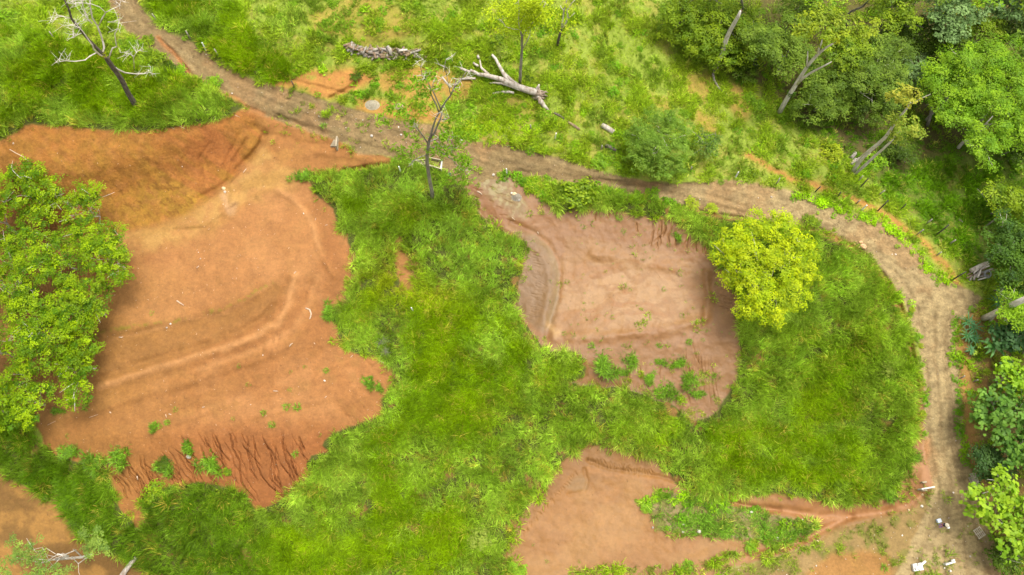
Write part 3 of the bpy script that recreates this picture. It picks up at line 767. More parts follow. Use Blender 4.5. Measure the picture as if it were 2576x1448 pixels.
# ---- build the ground as one sheet, its pieces named by what they are
MATS = {
    'ground': soil_mat('earth_and_thatch', 0.9, 0.10),
    'dirt_road': soil_mat('gravelly_track', 0.88, 0.14, 1.5),
    'earth_terrace': soil_mat('red_earth', 0.82, 0.08, 0.9),
    'cut_slope': soil_mat('combed_clay', 0.85, 0.16, 1.2),
    'silt_pad': soil_mat('settled_silt', 0.55, 0.03, 0.45, 0.4),
    'mud_pad': soil_mat('damp_mud', 0.6, 0.03, 0.5, 0.35),
    'earth_mound': soil_mat('loose_earth', 0.88, 0.09, 0.8),
    'gravel_yard': soil_mat('trodden_earth', 0.88, 0.07, 1.1),
}
ORDER = ['ground', 'dirt_road', 'earth_terrace', 'cut_slope', 'silt_pad', 'mud_pad', 'earth_mound', 'gravel_yard']
LABEL = {
    'ground': 'green hillside earth carrying the grass and the woods', 'dirt_road': 'brown stony dirt track curving from top left to bottom right',
    'earth_terrace': 'bare red earth terrace with worn benches on the left', 'cut_slope': 'steep combed orange and ochre bank above the red terrace',
    'silt_pad': 'pinkish silt pad ringed by tall grass right of centre', 'mud_pad': 'orange mud pad at the bottom between grass and channel',
    'earth_mound': 'ochre heap of loose earth in the lower left corner', 'gravel_yard': 'trodden stony yard beside the white culverts'}
CAT = {'ground': 'ground', 'dirt_road': 'road', 'earth_terrace': 'terrace', 'cut_slope': 'slope', 'silt_pad': 'pad', 'mud_pad': 'pad', 'earth_mound': 'mound', 'gravel_yard': 'yard'}

STEP = 3.6
FU0, FU1, FV0, FV1 = -120.0, -120 + STEP * 783, -104.0, -104 + STEP * 462
us = np.r_[[-6000, -3800, -2400, -1600, -1100, -800, -600, -460, -350, -270, -210, -160], np.arange(784) * STEP + FU0, [2740, 2790, 2850, 2940, 3050, 3200, 3400, 3700, 4200, 5200, 6500, 8500]]
vs = np.r_[[-2900, -2300, -1700, -1200, -850, -600, -440, -320, -240, -180, -140], np.arange(463) * STEP + FV0, [1600, 1650, 1720, 1820, 1980, 2250, 2700, 3600, 6000]]
FINE = [(250, 820, 1090, 1345, 3), (1140, 1880, 450, 1070, 2), (1290, 1760, 1120, 1390, 2)]
PIECES = {k: [] for k in ORDER}

def snap(a, o): return int(round((a - o) / STEP))

def sheet(uu, vv, skip=None):
    u, v = np.meshgrid(uu, vv)
    M = masks(u, v)
    z = ground_z(u, v)
    # verges stand a hand above the track and the pads
    z = z + 0.16 * np.maximum(M['tall'], 0.4 * (1 - M['pads'])) - 0.05 * M['road']
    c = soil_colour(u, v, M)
    x, y, z = W(u, v, z)
    V = np.stack([x, y, z], -1).reshape(-1, 3)
    nu = len(uu)
    j, i = np.meshgrid(np.arange(len(vv) - 1), np.arange(nu - 1), indexing='ij')
    F = np.stack([j * nu + i, (j + 1) * nu + i, (j + 1) * nu + i + 1, j * nu + i + 1], -1)
    cls = np.zeros(u.shape, int)
    cls = np.where(M['mound'] > .5, 6, cls); cls = np.where(M['lpad'] * (1 - M['islet']) > .5, 5, cls); cls = np.where(M['rpad'] > .5, 4, cls)
    cls = np.where(M['left'] > .5, 2, cls); cls = np.where((M['left'] > .5) & (M['cut'] > .5), 3, cls)
    cls = np.where(M['yard'] > .5, 7, cls); cls = np.where((M['road'] > .5) & (M['yard'] <= .5), 1, cls)
    fc = cls[:-1, :-1]
    keep = np.ones(fc.shape, bool) if skip is None else ~skip
    for k, name in enumerate(ORDER):
        m = (fc == k) & keep
        if m.any():
            PIECES[name].append((V, c.reshape(-1, 3), F[m]))

skip = np.zeros((len(vs) - 1, len(us) - 1), bool)
for a, b, c_, d, k in FINE:
    i0, i1, j0, j1 = snap(a, FU0), snap(b, FU0), snap(c_, FV0), snap(d, FV0)
    skip[11 + j0:11 + j1, 12 + i0:12 + i1] = True
sheet(us, vs, skip)
for a, b, c_, d, k in FINE:
    i0, i1, j0, j1 = snap(a, FU0), snap(b, FU0), snap(c_, FV0), snap(d, FV0)
    sheet(FU0 + i0 * STEP + np.arange((i1 - i0) * k + 1) * STEP / k, FV0 + j0 * STEP + np.arange((j1 - j0) * k + 1) * STEP / k)
for name in ORDER:
    Vs, Cs, Fs = [], [], []; off = 0
    for V, c, F in PIECES[name]:
        used, inv = np.unique(F.ravel(), return_inverse=True)
        Vs.append(V[used]); Cs.append(c[used]); Fs.append(inv.reshape(-1, 4) + off); off += len(used)
    if not Vs: continue
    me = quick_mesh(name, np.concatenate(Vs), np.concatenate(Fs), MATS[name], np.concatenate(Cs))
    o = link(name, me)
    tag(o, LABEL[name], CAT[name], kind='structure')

# ------------------------------------------------------------------ grass, weeds and gravel: what nobody could count
def blade_tuft(rng, n, h, spread, width, droop, lean=0.35, segs=3):
    """n curved blades rising from a small root patch"""
    V = []; F = []; T = []
    for _ in range(n):
        a = rng.uniform(0, 2 * math.pi); r0 = spread * math.sqrt(rng.random()) * 0.5
        bx, by = r0 * math.cos(a), r0 * math.sin(a)
        az = a + rng.normal(0, 0.9); L = h * rng.uniform(.6, 1.15); w = width * rng.uniform(.7, 1.25)
        tilt = abs(rng.normal(lean, .22)); d = droop * rng.uniform(.5, 1.5)
        ca, sa = math.cos(az), math.sin(az)
        px, pz = 0.0, 0.0; th = tilt
        b0 = len(V); tw = rng.uniform(-.5, .5); bl = rng.uniform(.62, 1.25) if rng.random() > .2 else rng.uniform(1.3, 1.9)
        for k in range(segs + 1):
            t = k / segs
            ww = w * (1 - t ** 1.6) + 0.002
            sx, sy = -sa * math.cos(tw), ca * math.cos(tw); sz = math.sin(tw)
            V.append((bx + ca * px + sx * ww / 2, by + sa * px + sy * ww / 2, pz + sz * ww / 2))
            V.append((bx + ca * px - sx * ww / 2, by + sa * px - sy * ww / 2, pz - sz * ww / 2))
            T += [bl, bl]
            px += math.sin(th) * L / segs; pz += math.cos(th) * L / segs; th += d
        for k in range(segs):
            q = b0 + 2 * k
            F.append((q, q + 1, q + 3, q + 2))
    return np.array(V), np.array(F), np.array(T)

def leaf_cloud(rng, n, rx, rz, size, upness=0.8, aspect=0.55):
    """small leaves through a low dome"""
    d = rng.normal(size=(n, 3)); d /= np.linalg.norm(d, axis=1)[:, None]
    d[:, 2] = np.abs(d[:, 2])
    r = rng.uniform(.35, 1.0, n) ** .6
    P = d * r[:, None] * np.array([rx, rx, rz])
    Nn = d * 0.5 + np.array([0, 0, upness]) + rng.normal(size=(n, 3)) * 0.45
    return leaf_quads(rng, P, Nn, size * rng.uniform(.65, 1.3, n), aspect)

def leaf_quads(rng, P, Nn, L, aspect=0.55, fold=0.0):
    n = len(P)
    Nn = Nn / np.linalg.norm(Nn, axis=1)[:, None]
    a = rng.normal(size=(n, 3)); t = a - (a * Nn).sum(1)[:, None] * Nn
    t /= np.linalg.norm(t, axis=1)[:, None] + 1e-9
    b = np.cross(Nn, t)
    L = np.asarray(L)[:, None]
    V = np.stack([P - t * L * .5, P + b * L * aspect * .5 + t * L * .05, P + t * L * .5 - Nn * L * .10, P - b * L * aspect * .5 + t * L * .05], 1).reshape(-1, 3)
    F = np.arange(4 * n).reshape(-1, 4)
    return V, F

def blade_attr(me, T):
    a = me.attributes.new('blade', 'FLOAT', 'POINT'); a.data.foreach_set('value', np.ascontiguousarray(T, np.float32))
    return me

GRASS_MAT = leaf_mat('grass_blades', 'INSTANCER', rough=0.42, trans=0.30, spec=0.12, var=0.22, nscale=0.35)
_nt = GRASS_MAT.node_tree                        # old and young blades differ
_vm = [n for n in _nt.nodes if n.type == 'VECT_MATH'][0]
_ba = N(_nt, 'ShaderNodeAttribute', attribute_name='blade')
_vs = N(_nt, 'ShaderNodeVectorMath', operation='SCALE')
_outs = [l.to_socket for l in _vm.outputs[0].links]
_nt.links.new(_vm.outputs[0], _vs.inputs[0]); _nt.links.new(_ba.outputs['Fac'], _vs.inputs['Scale'])
for _s in _outs: _nt.links.new(_vs.outputs[0], _s)
WEED_MAT = leaf_mat('weed_leaves', 'INSTANCER', rough=0.5, trans=0.30, spec=0.12, var=0.2, nscale=0.6)
STONE_MAT, _nt, _b = new_mat('pale_gravel')
_at = N(_nt, 'ShaderNodeAttribute', attribute_name='tint'); _at.attribute_type = 'INSTANCER'
_nt.links.new(_at.outputs['Color'], _b.inputs['Base Color']); _b.inputs['Roughness'].default_value = 0.85

def proto_set(cname, meshes):
    c = bpy.data.collections.new(cname)
    for k, me in enumerate(meshes):
        o = bpy.data.objects.new('%s_%02d' % (cname, k), me)
        c.objects.link(o)
    return c

_rg = np.random.default_rng(5)
tall_meshes = []
for k in range(7):
    V, F, T = blade_tuft(_rg, 36, 1.15, 0.60, 0.055, 0.38, 0.32)
    tall_meshes.append(blade_attr(quick_mesh('tall_grass_tuft', V, F, GRASS_MAT), T))
TALL = proto_set('tall_grass_tufts', tall_meshes)
short_meshes = []
for k in range(6):
    V, F, T = blade_tuft(_rg, 24, 0.46, 0.5, 0.045, 0.34, 0.5)
    short_meshes.append(blade_attr(quick_mesh('short_grass_tuft', V, F, GRASS_MAT), T))
SHORT = proto_set('short_grass_tufts', short_meshes)
weed_meshes = []
for k in range(6):
    V, F = leaf_cloud(_rg, 60, 0.42, 0.34, 0.16)
    weed_meshes.append(quick_mesh('weed_clump', V, F, WEED_MAT))
WEEDS = proto_set('weed_clumps', weed_meshes)
stone_meshes = []
for k in range(5):
    bm = bmesh.new(); bmesh.ops.create_icosphere(bm, subdivisions=1, radius=0.5)
    for vtx in bm.verts:
        vtx.co *= _rg.uniform(.72, 1.2); vtx.co.z *= .7
    me = bpy.data.meshes.new('stone'); bm.to_mesh(me); bm.free(); me.materials.append(STONE_MAT)
    stone_meshes.append(me)
STONES = proto_set('stones', stone_meshes)
chip_meshes = []
for k in range(4):
    g = Geo(); g.tube([(-.5, 0, 0), (-.1, _rg.uniform(-.06, .06), .03), (.5, _rg.uniform(-.1, .1), 0)], [.07, .09, .05], 5)
    chip_meshes.append(g.mesh('wood_chip', STONE_MAT))
CHIPS = proto_set('wood_chips', chip_meshes)

def scatter(name, label, cat, coll, nvar, P, rot, scl, tint, rng):
    n = len(P)
    me = bpy.data.meshes.new(name)
    me.vertices.add(n); me.vertices.foreach_set('co', np.ascontiguousarray(P, np.float32).ravel())
    a = me.attributes.new('rot', 'FLOAT_VECTOR', 'POINT'); a.data.foreach_set('vector', np.ascontiguousarray(rot, np.float32).ravel())
    a = me.attributes.new('scl', 'FLOAT_VECTOR', 'POINT'); a.data.foreach_set('vector', np.ascontiguousarray(scl, np.float32).ravel())
    a = me.attributes.new('pick', 'INT', 'POINT'); a.data.foreach_set('value', rng.integers(0, nvar, n).astype(np.int32))
    a = me.attributes.new('tint', 'FLOAT_COLOR', 'POINT')
    T = np.ones((n, 4), np.float32); T[:, :3] = tint; a.data.foreach_set('color', T.ravel())
    o = link(name, me)
    tag(o, label, cat, kind='stuff')
    ng = bpy.data.node_groups.new(name + '_scatter', 'GeometryNodeTree')
    ng.interface.new_socket('Geometry', in_out='INPUT', socket_type='NodeSocketGeometry')
    ng.interface.new_socket('Geometry', in_out='OUTPUT', socket_type='NodeSocketGeometry')
    gi = ng.nodes.new('NodeGroupInput'); go = ng.nodes.new('NodeGroupOutput')
    ip = ng.nodes.new('GeometryNodeInstanceOnPoints')
    ci = ng.nodes.new('GeometryNodeCollectionInfo')
    ci.inputs['Collection'].default_value = coll
    ci.inputs['Separate Children'].default_value = True
    ci.inputs['Reset Children'].default_value = True
    ip.inputs['Pick Instance'].default_value = True
    def attr(nm, ty):
        x = ng.nodes.new('GeometryNodeInputNamedAttribute'); x.data_type = ty
        x.inputs['Name'].default_value = nm
        return [s for s in x.outputs if s.enabled and s.name == 'Attribute'][0]
    ng.links.new(gi.outputs[0], ip.inputs['Points'])
    ng.links.new(ci.outputs[0], ip.inputs['Instance'])
    ng.links.new(attr('pick', 'INT'), ip.inputs['Instance Index'])
    ng.links.new(attr('rot', 'FLOAT_VECTOR'), ip.inputs['Rotation'])
    ng.links.new(attr('scl', 'FLOAT_VECTOR'), ip.inputs['Scale'])
    ng.links.new(ip.outputs[0], go.inputs[0])
    md = o.modifiers.new('scatter', 'NODES'); md.node_group = ng
    return o

def spots(n, rng, box=(-150, 2730, -130, 1580)):
    """random spots, even over the ground in metres rather than over the plan"""
    x0, y0, _ = W(box[0], box[2], 5.0); x1, y1, _ = W(box[1], box[2], 5.0)
    _, y2, _ = W(box[1], box[3], 5.0)
    X = rng.uniform(x0, x1, n); Y = rng.uniform(y2, y0, n)
    # back to plan coordinates on the 5 m level
    dz = 5.0 - CAM_H
    f = Y * ST - dz * CT
    u = PU + FOC * X / f; v = PV - FOC * (Y * CT + dz * ST) / f
    m = (u > box[0]) & (u < box[1]) & (v > box[2]) & (v < box[3])
    return u[m], v[m]

def lean_euler(spin, tilt, ang):
    """spin about the stem first, then a lean about the level axis at angle ang"""
    ax, ay = np.cos(ang), np.sin(ang); c, s = np.cos(tilt), np.sin(tilt); k = 1 - c
    cz, sz = np.cos(spin), np.sin(spin)
    Rl = np.array([[c + ax * ax * k, ax * ay * k, ay * s], [ax * ay * k, c + ay * ay * k, -ax * s], [-ay * s, ax * s, c]])
    Rz = np.array([[cz, -sz, 0 * cz], [sz, cz, 0 * cz], [0 * cz, 0 * cz, 0 * cz + 1]])
    m = np.einsum('ijn,jkn->ikn', Rl, Rz)
    return np.stack([np.arctan2(m[2, 1], m[2, 2]), -np.arcsin(np.clip(m[2, 0], -1, 1)), np.arctan2(m[1, 0], m[0, 0])], -1)

def seat(u, v, dz=0.0):
    z = ground_z(u, v, False)
    x, y, z = W(u, v, z)
    return np.stack([x, y, z + dz], -1)

# ---- tall guinea grass
u, v = spots(150000, R)
M = masks(u, v)
clump = fbm(u, v, 34, 61, 3)
pr = M['tall'] * (0.45 + 0.75 * clump)
# thin places in the middle of the grass
thin = np.exp(-(((u - 985) / 75) ** 2 + ((v - 700) / 70) ** 2)) * .75
thin = np.maximum(thin, np.exp(-(((u - 1090) / 60) ** 2 + ((v - 745) / 30) ** 2)) * .6)
pr = pr * (1 - thin * sstep(.35, .6, fbm(u, v, 14, 62, 3)))
gap = sstep(.60, .70, fbm(u, v, 20, 63, 4))
pr = pr * (1 - .8 * gap)
rows = sstep(.5, .7, np.sin((v + .18 * u) * 2 * math.pi / 46 + 3 * fbm(u, v, 120, 64, 2)) * .5 + .5) * np.exp(-(((u - 1620) / 190) ** 2 + ((v - 1030) / 85) ** 2))
pr = pr * (1 - .8 * rows * sstep(.35, .55, fbm(u, v, 24, 65, 3)))
k = R.random(len(u)) < pr
u, v = u[k], v[k]
M = {q: w[k] for q, w in M.items()}
n = len(u)
lod = sstep(.52, .60, fbm(u * .9 + v * .35, v * .9 - u * .25, 75, 66, 4))         # where wind has laid it over
for (cu, cv, ru, rv, s) in ((1150, 620, 130, 90, 1), (1240, 660, 90, 90, 1), (960, 450, 120, 40, .9), (1080, 480, 90, 60, .9), (1330, 1110, 90, 90, .8), (860, 1200, 60, 120, .7), (2060, 720, 160, 130, .95), (1900, 900, 130, 120, .6),
                           (890, 880, 60, 50, .9), (1500, 1030, 200, 60, .7), (1850, 1010, 110, 50, .8), (2230, 1050, 70, 200, .6), (520, 280, 110, 45, .8), (440, 1350, 200, 90, .5), (1060, 1150, 60, 60, .6), (1700, 1180, 90, 50, .7), (1230, 1270, 60, 120, .8), (2100, 640, 100, 60, 1), (1690, 545, 160, 25, .8)):
    lod = np.maximum(lod, s * np.exp(-(((u - cu) / ru) ** 2 + ((v - cv) / rv) ** 2) ** 1.5))
rim = sstep(.95, .35, np.clip(np.maximum(M['tallA'], M['tallB']) - np.maximum(M['clear'], M['pads']), 0, 1))
d_, _ = sdf(u, v, LEFT_SOIL), 0
edge_d = np.maximum.reduce([sdf(u, v, LEFT_SOIL), sdf(u, v, RIGHT_PAD), sdf(u, v, LOW_PAD)])
lod = np.maximum(lod, .85 * sstep(-42, -16, edge_d + 26 * (fbm(u, v, 22, 82, 3) - .5)))
lod *= np.where(((u > 950) & (u < 1120) & (v > 500) & (v < 600)), .3, 1)
ang = 4 * math.pi * fbm(u, v, 210, 67, 2) + 3.2 * (fbm(u, v, 40, 68, 2) - .5) + R.normal(0, .25, n)
edge = M['tall'] < .75
laid = np.maximum.reduce([sstep(-4, 8, sdf(*warp(u, v, 8, 30, 15), q)) for q in (
    [(1030, 575), (1080, 550), (1150, 540), (1230, 590), (1312, 618), (1308, 680), (1290, 755), (1230, 745), (1180, 715), (1110, 705), (1060, 680), (1030, 640)],
    [(930, 430), (1050, 418), (1120, 470), (1150, 520), (1090, 520), (1010, 490), (940, 470)])])    # whole sheets laid over one way
lod = np.maximum(lod, .98 * laid)
ang = ang * (1 - laid) + laid * (2.4 + 1.5 * (fbm(u, v, 60, 87, 2) - .5) + R.normal(0, .2, n))
tilt = np.clip(R.normal(.16, .10, n) + lod * R.normal(.85, .16, n), 0, 1.25)
rot = lean_euler(R.uniform(0, 6.28, n), tilt, ang)
hgt = (0.35 + 1.25 * clump[k]) * R.uniform(.75, 1.25, n) * (1 - .45 * thin[k]) * np.where(M['tallA'] > .5, 1.05, 1.0)
wd = R.uniform(.9, 1.35, n)
scl = np.stack([wd, wd, hgt], -1)
young = sstep(.42, .66, fbm(u, v, 60, 69, 3))
tint = np.array([0.095, 0.180, 0.003]) * (1 - young[:, None]) + np.array([0.128, 0.222, 0.002]) * young[:, None]
tint = mixc(tint, np.clip(lod * .85, 0, 1), [0.195, 0.315, 0.065])  # sky sheen on laid blades, put into their tint
tint = mixc(tint, lod * sstep(.46, .6, fbm(u, v, 42, 70, 3)) * .85, [0.285, 0.430, 0.090])  # stronger painted sheen in patches
tint = mixc(tint, laid * (.35 + .6 * sstep(.4, .6, fbm(u, v, 50, 88, 3))), [0.265, 0.410, 0.105])  # sheen of the laid sheets, also given as colour
tint = mixc(tint, thin[k] * .8, [0.215, 0.255, 0.012])
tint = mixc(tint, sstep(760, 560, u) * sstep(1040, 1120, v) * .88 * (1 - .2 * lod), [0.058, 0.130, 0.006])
tint = mixc(tint, (R.random(n) < .05) * .8, [0.33, 0.27, 0.09])
tint = tint * R.uniform(.78, 1.22, n)[:, None] * np.array([1.64, 1.50, .7])
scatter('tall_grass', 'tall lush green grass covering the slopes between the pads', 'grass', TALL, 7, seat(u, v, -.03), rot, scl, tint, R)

# ---- meadow grass, verge grass and the thin growth on the pads
u, v = spots(210000, R)
M = masks(u, v)
n2 = fbm(u, v, 28, 42, 4); n1 = fbm(u, v, 90, 41, 5); patch = fbm(u, v, 26, 72, 4)
green = 1 - np.maximum.reduce([M['pads'], .85 * sstep(-14, -2, sdf(u, v, ROAD)), M['tallA'], M['tallB'] * (1 - M['lpad'])])
stripe = .5 + .5 * np.sin((u * .74 - v * .67) * 2 * math.pi / 30 + 5 * fbm(u, v, 110, 83, 3))
pr = green * (0.32 + .60 * sstep(.36, .60, patch)) * (1 - .5 * stripe ** 2 * sstep(1500, 1640, u)) * (1 - .93 * M['bare'] * sstep(.15, .4, n2 + .15))
pr = pr * (1 - .75 * M['ffloor']) * (1 - .70 * M['east'])
pr = np.maximum(pr, M['islet'] * .9 * sstep(.36, .5, n2))
pr = np.maximum(pr, M['yard'] * (1 - M['ymound']) * .40 * sstep(.44, .6, n2) * (1 - M['road'] * .6))
pr = np.maximum(pr, M['yard'] * .9 * np.exp(-(((u - 2345) / 36) ** 2 + ((v - 1428) / 42) ** 2)))
pr = np.maximum(pr, M['yard'] * .8 * np.exp(-(((u - 2385) / 14) ** 2 + ((v - 1420) / 30) ** 2)))
pr = np.maximum(pr, .75 * np.exp(-(((u - 2290) / 16) ** 2 + ((v - 1215) / 60) ** 2)))
pr = np.maximum(pr, M['road'] * .12 * sstep(.52, .66, patch) * sstep(640, 760, u) * sstep(1350, 1000, u))
pr = np.maximum(pr, .16 * M['left'] * sstep(640, 700, u) * sstep(960, 880, u) * sstep(380, 300, v))
d, _ = near_line(u, v, [(1440, 1445), (1560, 1436), (1680, 1440), (1740, 1432), (1800, 1415), (1850, 1395), (1890, 1370), (1920, 1362)], 40)
pr = np.maximum(pr, .95 * np.exp(-(d / 10) ** 2))
d, _ = near_line(u, v, [(1940, 1378), (1990, 1362), (2020, 1352)], 40)
pr = np.maximum(pr, .7 * np.exp(-(d / 9) ** 2))
ed = np.maximum.reduce([sdf(u, v, LEFT_SOIL), sdf(u, v, RIGHT_PAD), sdf(u, v, LOW_PAD)])
fr = fbm(u, v, 17, 86, 3)
pr = np.maximum(pr, .55 * sstep(24, -4, ed) * (ed > -12) * sstep(.46, .62, fr) * (1 - M['cut']) * (1 - M['road']))
pr = np.maximum(pr, .8 * M['rpad'] * sstep(.56, .66, fr) * sstep(905, 960, v))
pr = np.maximum(pr, .04 * M['rpad'] * sstep(.5, .6, fr))
kk = R.random(len(u)) < np.clip(pr, 0, 1) * .92
u, v, patch, n2, n1 = u[kk], v[kk], patch[kk], n2[kk], n1[kk]; M = {q: w[kk] for q, w in M.items()}
n = len(u)
ang = 4 * math.pi * fbm(u, v, 240, 74, 2)
lean = sstep(.5, .64, fbm(u + v * .5, v - u * .4, 70, 75, 3))
tilt = np.clip(R.normal(.2, .12, n) + .7 * lean, 0, 1.2)
rot = lean_euler(R.uniform(0, 6.28, n), tilt, ang)
s = R.uniform(.6, 1.35, n) * (.75 + .75 * sstep(.45, .65, patch)) * (1 - .35 * M['bare'])
s = s * np.where(M['road'] + M['left'] + M['rpad'] + M['yard'] > .5, .7, 1)
scl = np.stack([s * 1.1, s * 1.1, s], -1)
tint = np.ones((n, 1)) * np.array([0.185, 0.235, 0.022])
tint = mixc(tint, sstep(.44, .6, n2) * .7, [0.235, 0.262, 0.035])
tint = mixc(tint, sstep(.5, .62, patch) * .35, [0.13, 0.21, 0.012])
tint = mixc(tint, lean * .6, [0.235, 0.30, 0.095])  # sky sheen on leaning grass, painted as a paler tint
tint = mixc(tint, M['shade'] * .9, [0.078, 0.160, 0.004])  # grass tinted darker for the tree shade
tint = mixc(tint, M['islet'] * .8, [0.125, 0.225, 0.05])
tint = mixc(tint, M['yard'] * .6, [0.18, 0.225, 0.055])
d, _ = near_line(u, v, [(2000, 490), (2080, 515), (2150, 542), (2210, 556), (2262, 594), (2312, 645), (2350, 695), (2385, 712)], 30)
tint = mixc(tint, np.exp(-(d / 16) ** 2), [0.25, 0.345, 0.012])
tint = mixc(tint, np.exp(-(((u - 1250) / 110) ** 2 + ((v - 335) / 45) ** 2)), [0.27, 0.335, 0.018])
tint = mixc(tint, (R.random(n) < .06) * .7, [0.36, 0.30, 0.12])
tint = tint * R.uniform(.75, 1.25, n)[:, None] * np.array([1.42, 1.58, .62])
scatter('meadow_grass', 'short patchy green grass over the upper meadow and verges', 'grass', SHORT, 6, seat(u, v, -.02), rot, scl, tint, R)

# ---- low broad-leaved weeds
u, v = spots(90000, R)
M = masks(u, v)
patch = fbm(u, v, 44, 76, 4); p2 = fbm(u, v, 15, 77, 3)
green = 1 - np.maximum.reduce([M['pads'], .85 * sstep(-14, -2, sdf(u, v, ROAD)), M['tallA'], M['tallB'] * (1 - M['lpad'])])
pr = .55 * green * sstep(.54, .66, patch) * sstep(.46, .6, p2) * (1 - .9 * M['bare'])
pr = np.maximum(pr, M['shade'] * green * .55 * sstep(.4, .55, p2))
pr = np.maximum(pr, M['ffloor'] * .35 * sstep(.45, .6, patch))
pr = np.maximum(pr, M['east'] * .18 * sstep(.45, .6, p2))
d1, _ = near_line(u, v, [(2010, 492), (2080, 515), (2150, 542), (2210, 556), (2262, 594), (2312, 645), (2350, 695), (2385, 712)], 40)
pr = np.maximum(pr, .8 * np.exp(-(d1 / 13) ** 2))
d2, _ = near_line(u, v, [(1250, 430), (1300, 452), (1350, 470), (1400, 490), (1540, 478), (1620, 505), (1700, 520), (1780, 536)], 40)
pr = np.maximum(pr, .8 * np.exp(-(d2 / 15) ** 2) * (1 - M['road']))
d3, _ = near_line(u, v, [(2404, 800), (2400, 900), (2412, 990), (2418, 1070), (2430, 1140), (2440, 1190)], 40)
pr = np.maximum(pr, .8 * np.exp(-(d3 / 10) ** 2))
d4, _ = near_line(u, v, [(1615, 1268), (1660, 1248), (1720, 1252), (1790, 1258), (1820, 1268)], 40)
pr = np.maximum(pr, .95 * np.exp(-(d4 / 8) ** 2))
d5, _ = near_line(u, v, [(2294, 780), (2310, 850), (2322, 950), (2326, 1040), (2322, 1110)], 40)
pr = np.maximum(pr, .45 * np.exp(-(d5 / 9) ** 2) * sstep(.45, .6, p2))
pr = np.maximum(pr, .9 * np.exp(-(((u - 1250) / 100) ** 2 + ((v - 335) / 40) ** 2)) * (1 - M['road']))
pr = np.maximum(pr, M['tall'] * .02)
pr = np.maximum(pr, .5 * sstep(520, 300, u) * sstep(60, 120, v) * sstep(220, 160, v) * sstep(280, 340, u) * (1 - M['pads']))
kk = R.random(len(u)) < np.clip(pr, 0, 1)
u, v, patch, p2 = u[kk], v[kk], patch[kk], p2[kk]; M = {q: w[kk] for q, w in M.items()}; d1, d4 = d1[kk], d4[kk]
n = len(u)
s = R.uniform(.55, 1.35, n) * (.8 + .6 * sstep(.5, .7, p2))
s = np.where(M['shade'] > .5, s * .7, s)
rot = np.stack([R.normal(0, .15, n), R.normal(0, .15, n), R.uniform(0, 6.28, n)], -1)
tint = np.ones((n, 1)) * np.array([0.10, 0.20, 0.012])
tint = mixc(tint, sstep(.45, .6, fbm(u, v, 30, 78, 3)), [0.17, 0.265, 0.012])
tint = mixc(tint, M['shade'] * .9, [0.060, 0.135, 0.003])  # weeds get the same painted tree shade
tint = mixc(tint, np.maximum(np.exp(-(d1 / 14) ** 2), np.exp(-(d4 / 9) ** 2)), [0.24, 0.37, 0.008])
tint = mixc(tint, np.exp(-(((u - 1250) / 110) ** 2 + ((v - 335) / 45) ** 2)), [0.28, 0.355, 0.012])
tint = mixc(tint, (R.random(n) < .15) * .6, [0.08, 0.17, 0.012])
tint = tint * R.uniform(.75, 1.25, n)[:, None] * np.array([1.42, 1.58, .62])
scatter('weeds', 'low broad leaved weeds in the meadow and along the track', 'weeds', WEEDS, 6, seat(u, v, -.03), rot, np.stack([s, s, s], -1), tint, R)

# ---- pebbles on the track, the yard and the washed fans
u, v = spots(60000, R)
M = masks(u, v)
p2 = fbm(u, v, 20, 79, 3); p3 = fbm(u, v, 45, 80, 3)
pr = M['road'] * (.08 + .5 * sstep(.5, .62, p3) * sstep(640, 760, u) * sstep(1420, 1250, u) + .10 * sstep(880, 980, v))
pr = np.maximum(pr, M['yard'] * (.22 + .4 * sstep(.5, .6, p3)))
pr = np.maximum(pr, M['islet'] * .8 * sstep(.5, .58, p2) * sstep(1270, 1310, v))
for (cu, cv, ru, rv, s_) in ((890, 325, 90, 12, .8), (960, 358, 70, 12, .6), (980, 408, 60, 7, .9), (1270, 440, 28, 40, .7), (1300, 495, 16, 14, .9), (2295, 1268, 14, 12, 1.0), (2320, 1240, 10, 10, .8), (2100, 1302, 140, 5, .7), (1960, 1440, 90, 20, .4), (1650, 1322, 40, 14, .8), (1770, 1318, 50, 14, .8)):
    pr = np.maximum(pr, s_ * np.exp(-(((u - cu) / ru) ** 2 + ((v - cv) / rv) ** 2)))
pr = np.maximum(pr, M['left'] * .03)
kk = R.random(len(u)) < np.clip(pr, 0, 1) * .6
u, v = u[kk], v[kk]; n = len(u)
s = .05 + .10 * R.random(n) ** 3 + .16 * (R.random(n) < .03)
rot = R.uniform(0, 6.28, (n, 3))
tint = np.ones((n, 1)) * np.array([0.42, 0.34, 0.26])
tint = mixc(tint, (R.random(n) < .25) * 1.0, [0.66, 0.60, 0.52])
tint = mixc(tint, (R.random(n) < .2) * 1.0, [0.26, 0.19, 0.12])
scatter('gravel', 'pale pebbles strewn over the track and the yard', 'gravel', STONES, 5, seat(u, v, .01), rot, np.stack([s, s, s], -1), tint, R)

u, v = spots(16000, R, (60, 1010, 380, 1330))
M = masks(u, v)
kk = R.random(len(u)) < (M['left'] * (.035 + .05 * sstep(.5, .6, fbm(u, v, 50, 81, 3))) * (1 - M['cut'] * .8))
u, v = u[kk], v[kk]; n = len(u)
s = .07 + .16 * R.random(n) ** 3
rot = np.stack([R.normal(0, .1, n), R.normal(0, .1, n), R.uniform(0, 6.28, n)], -1)
tint = np.ones((n, 1)) * np.array([0.62, 0.47, 0.32]) * R.uniform(.7, 1.15, n)[:, None]
scatter('wood_chips', 'tiny pale wood chips sprinkled over the red terrace', 'wood chips', CHIPS, 4, seat(u, v, .02), rot, np.stack([s, s, s], -1), tint, R)

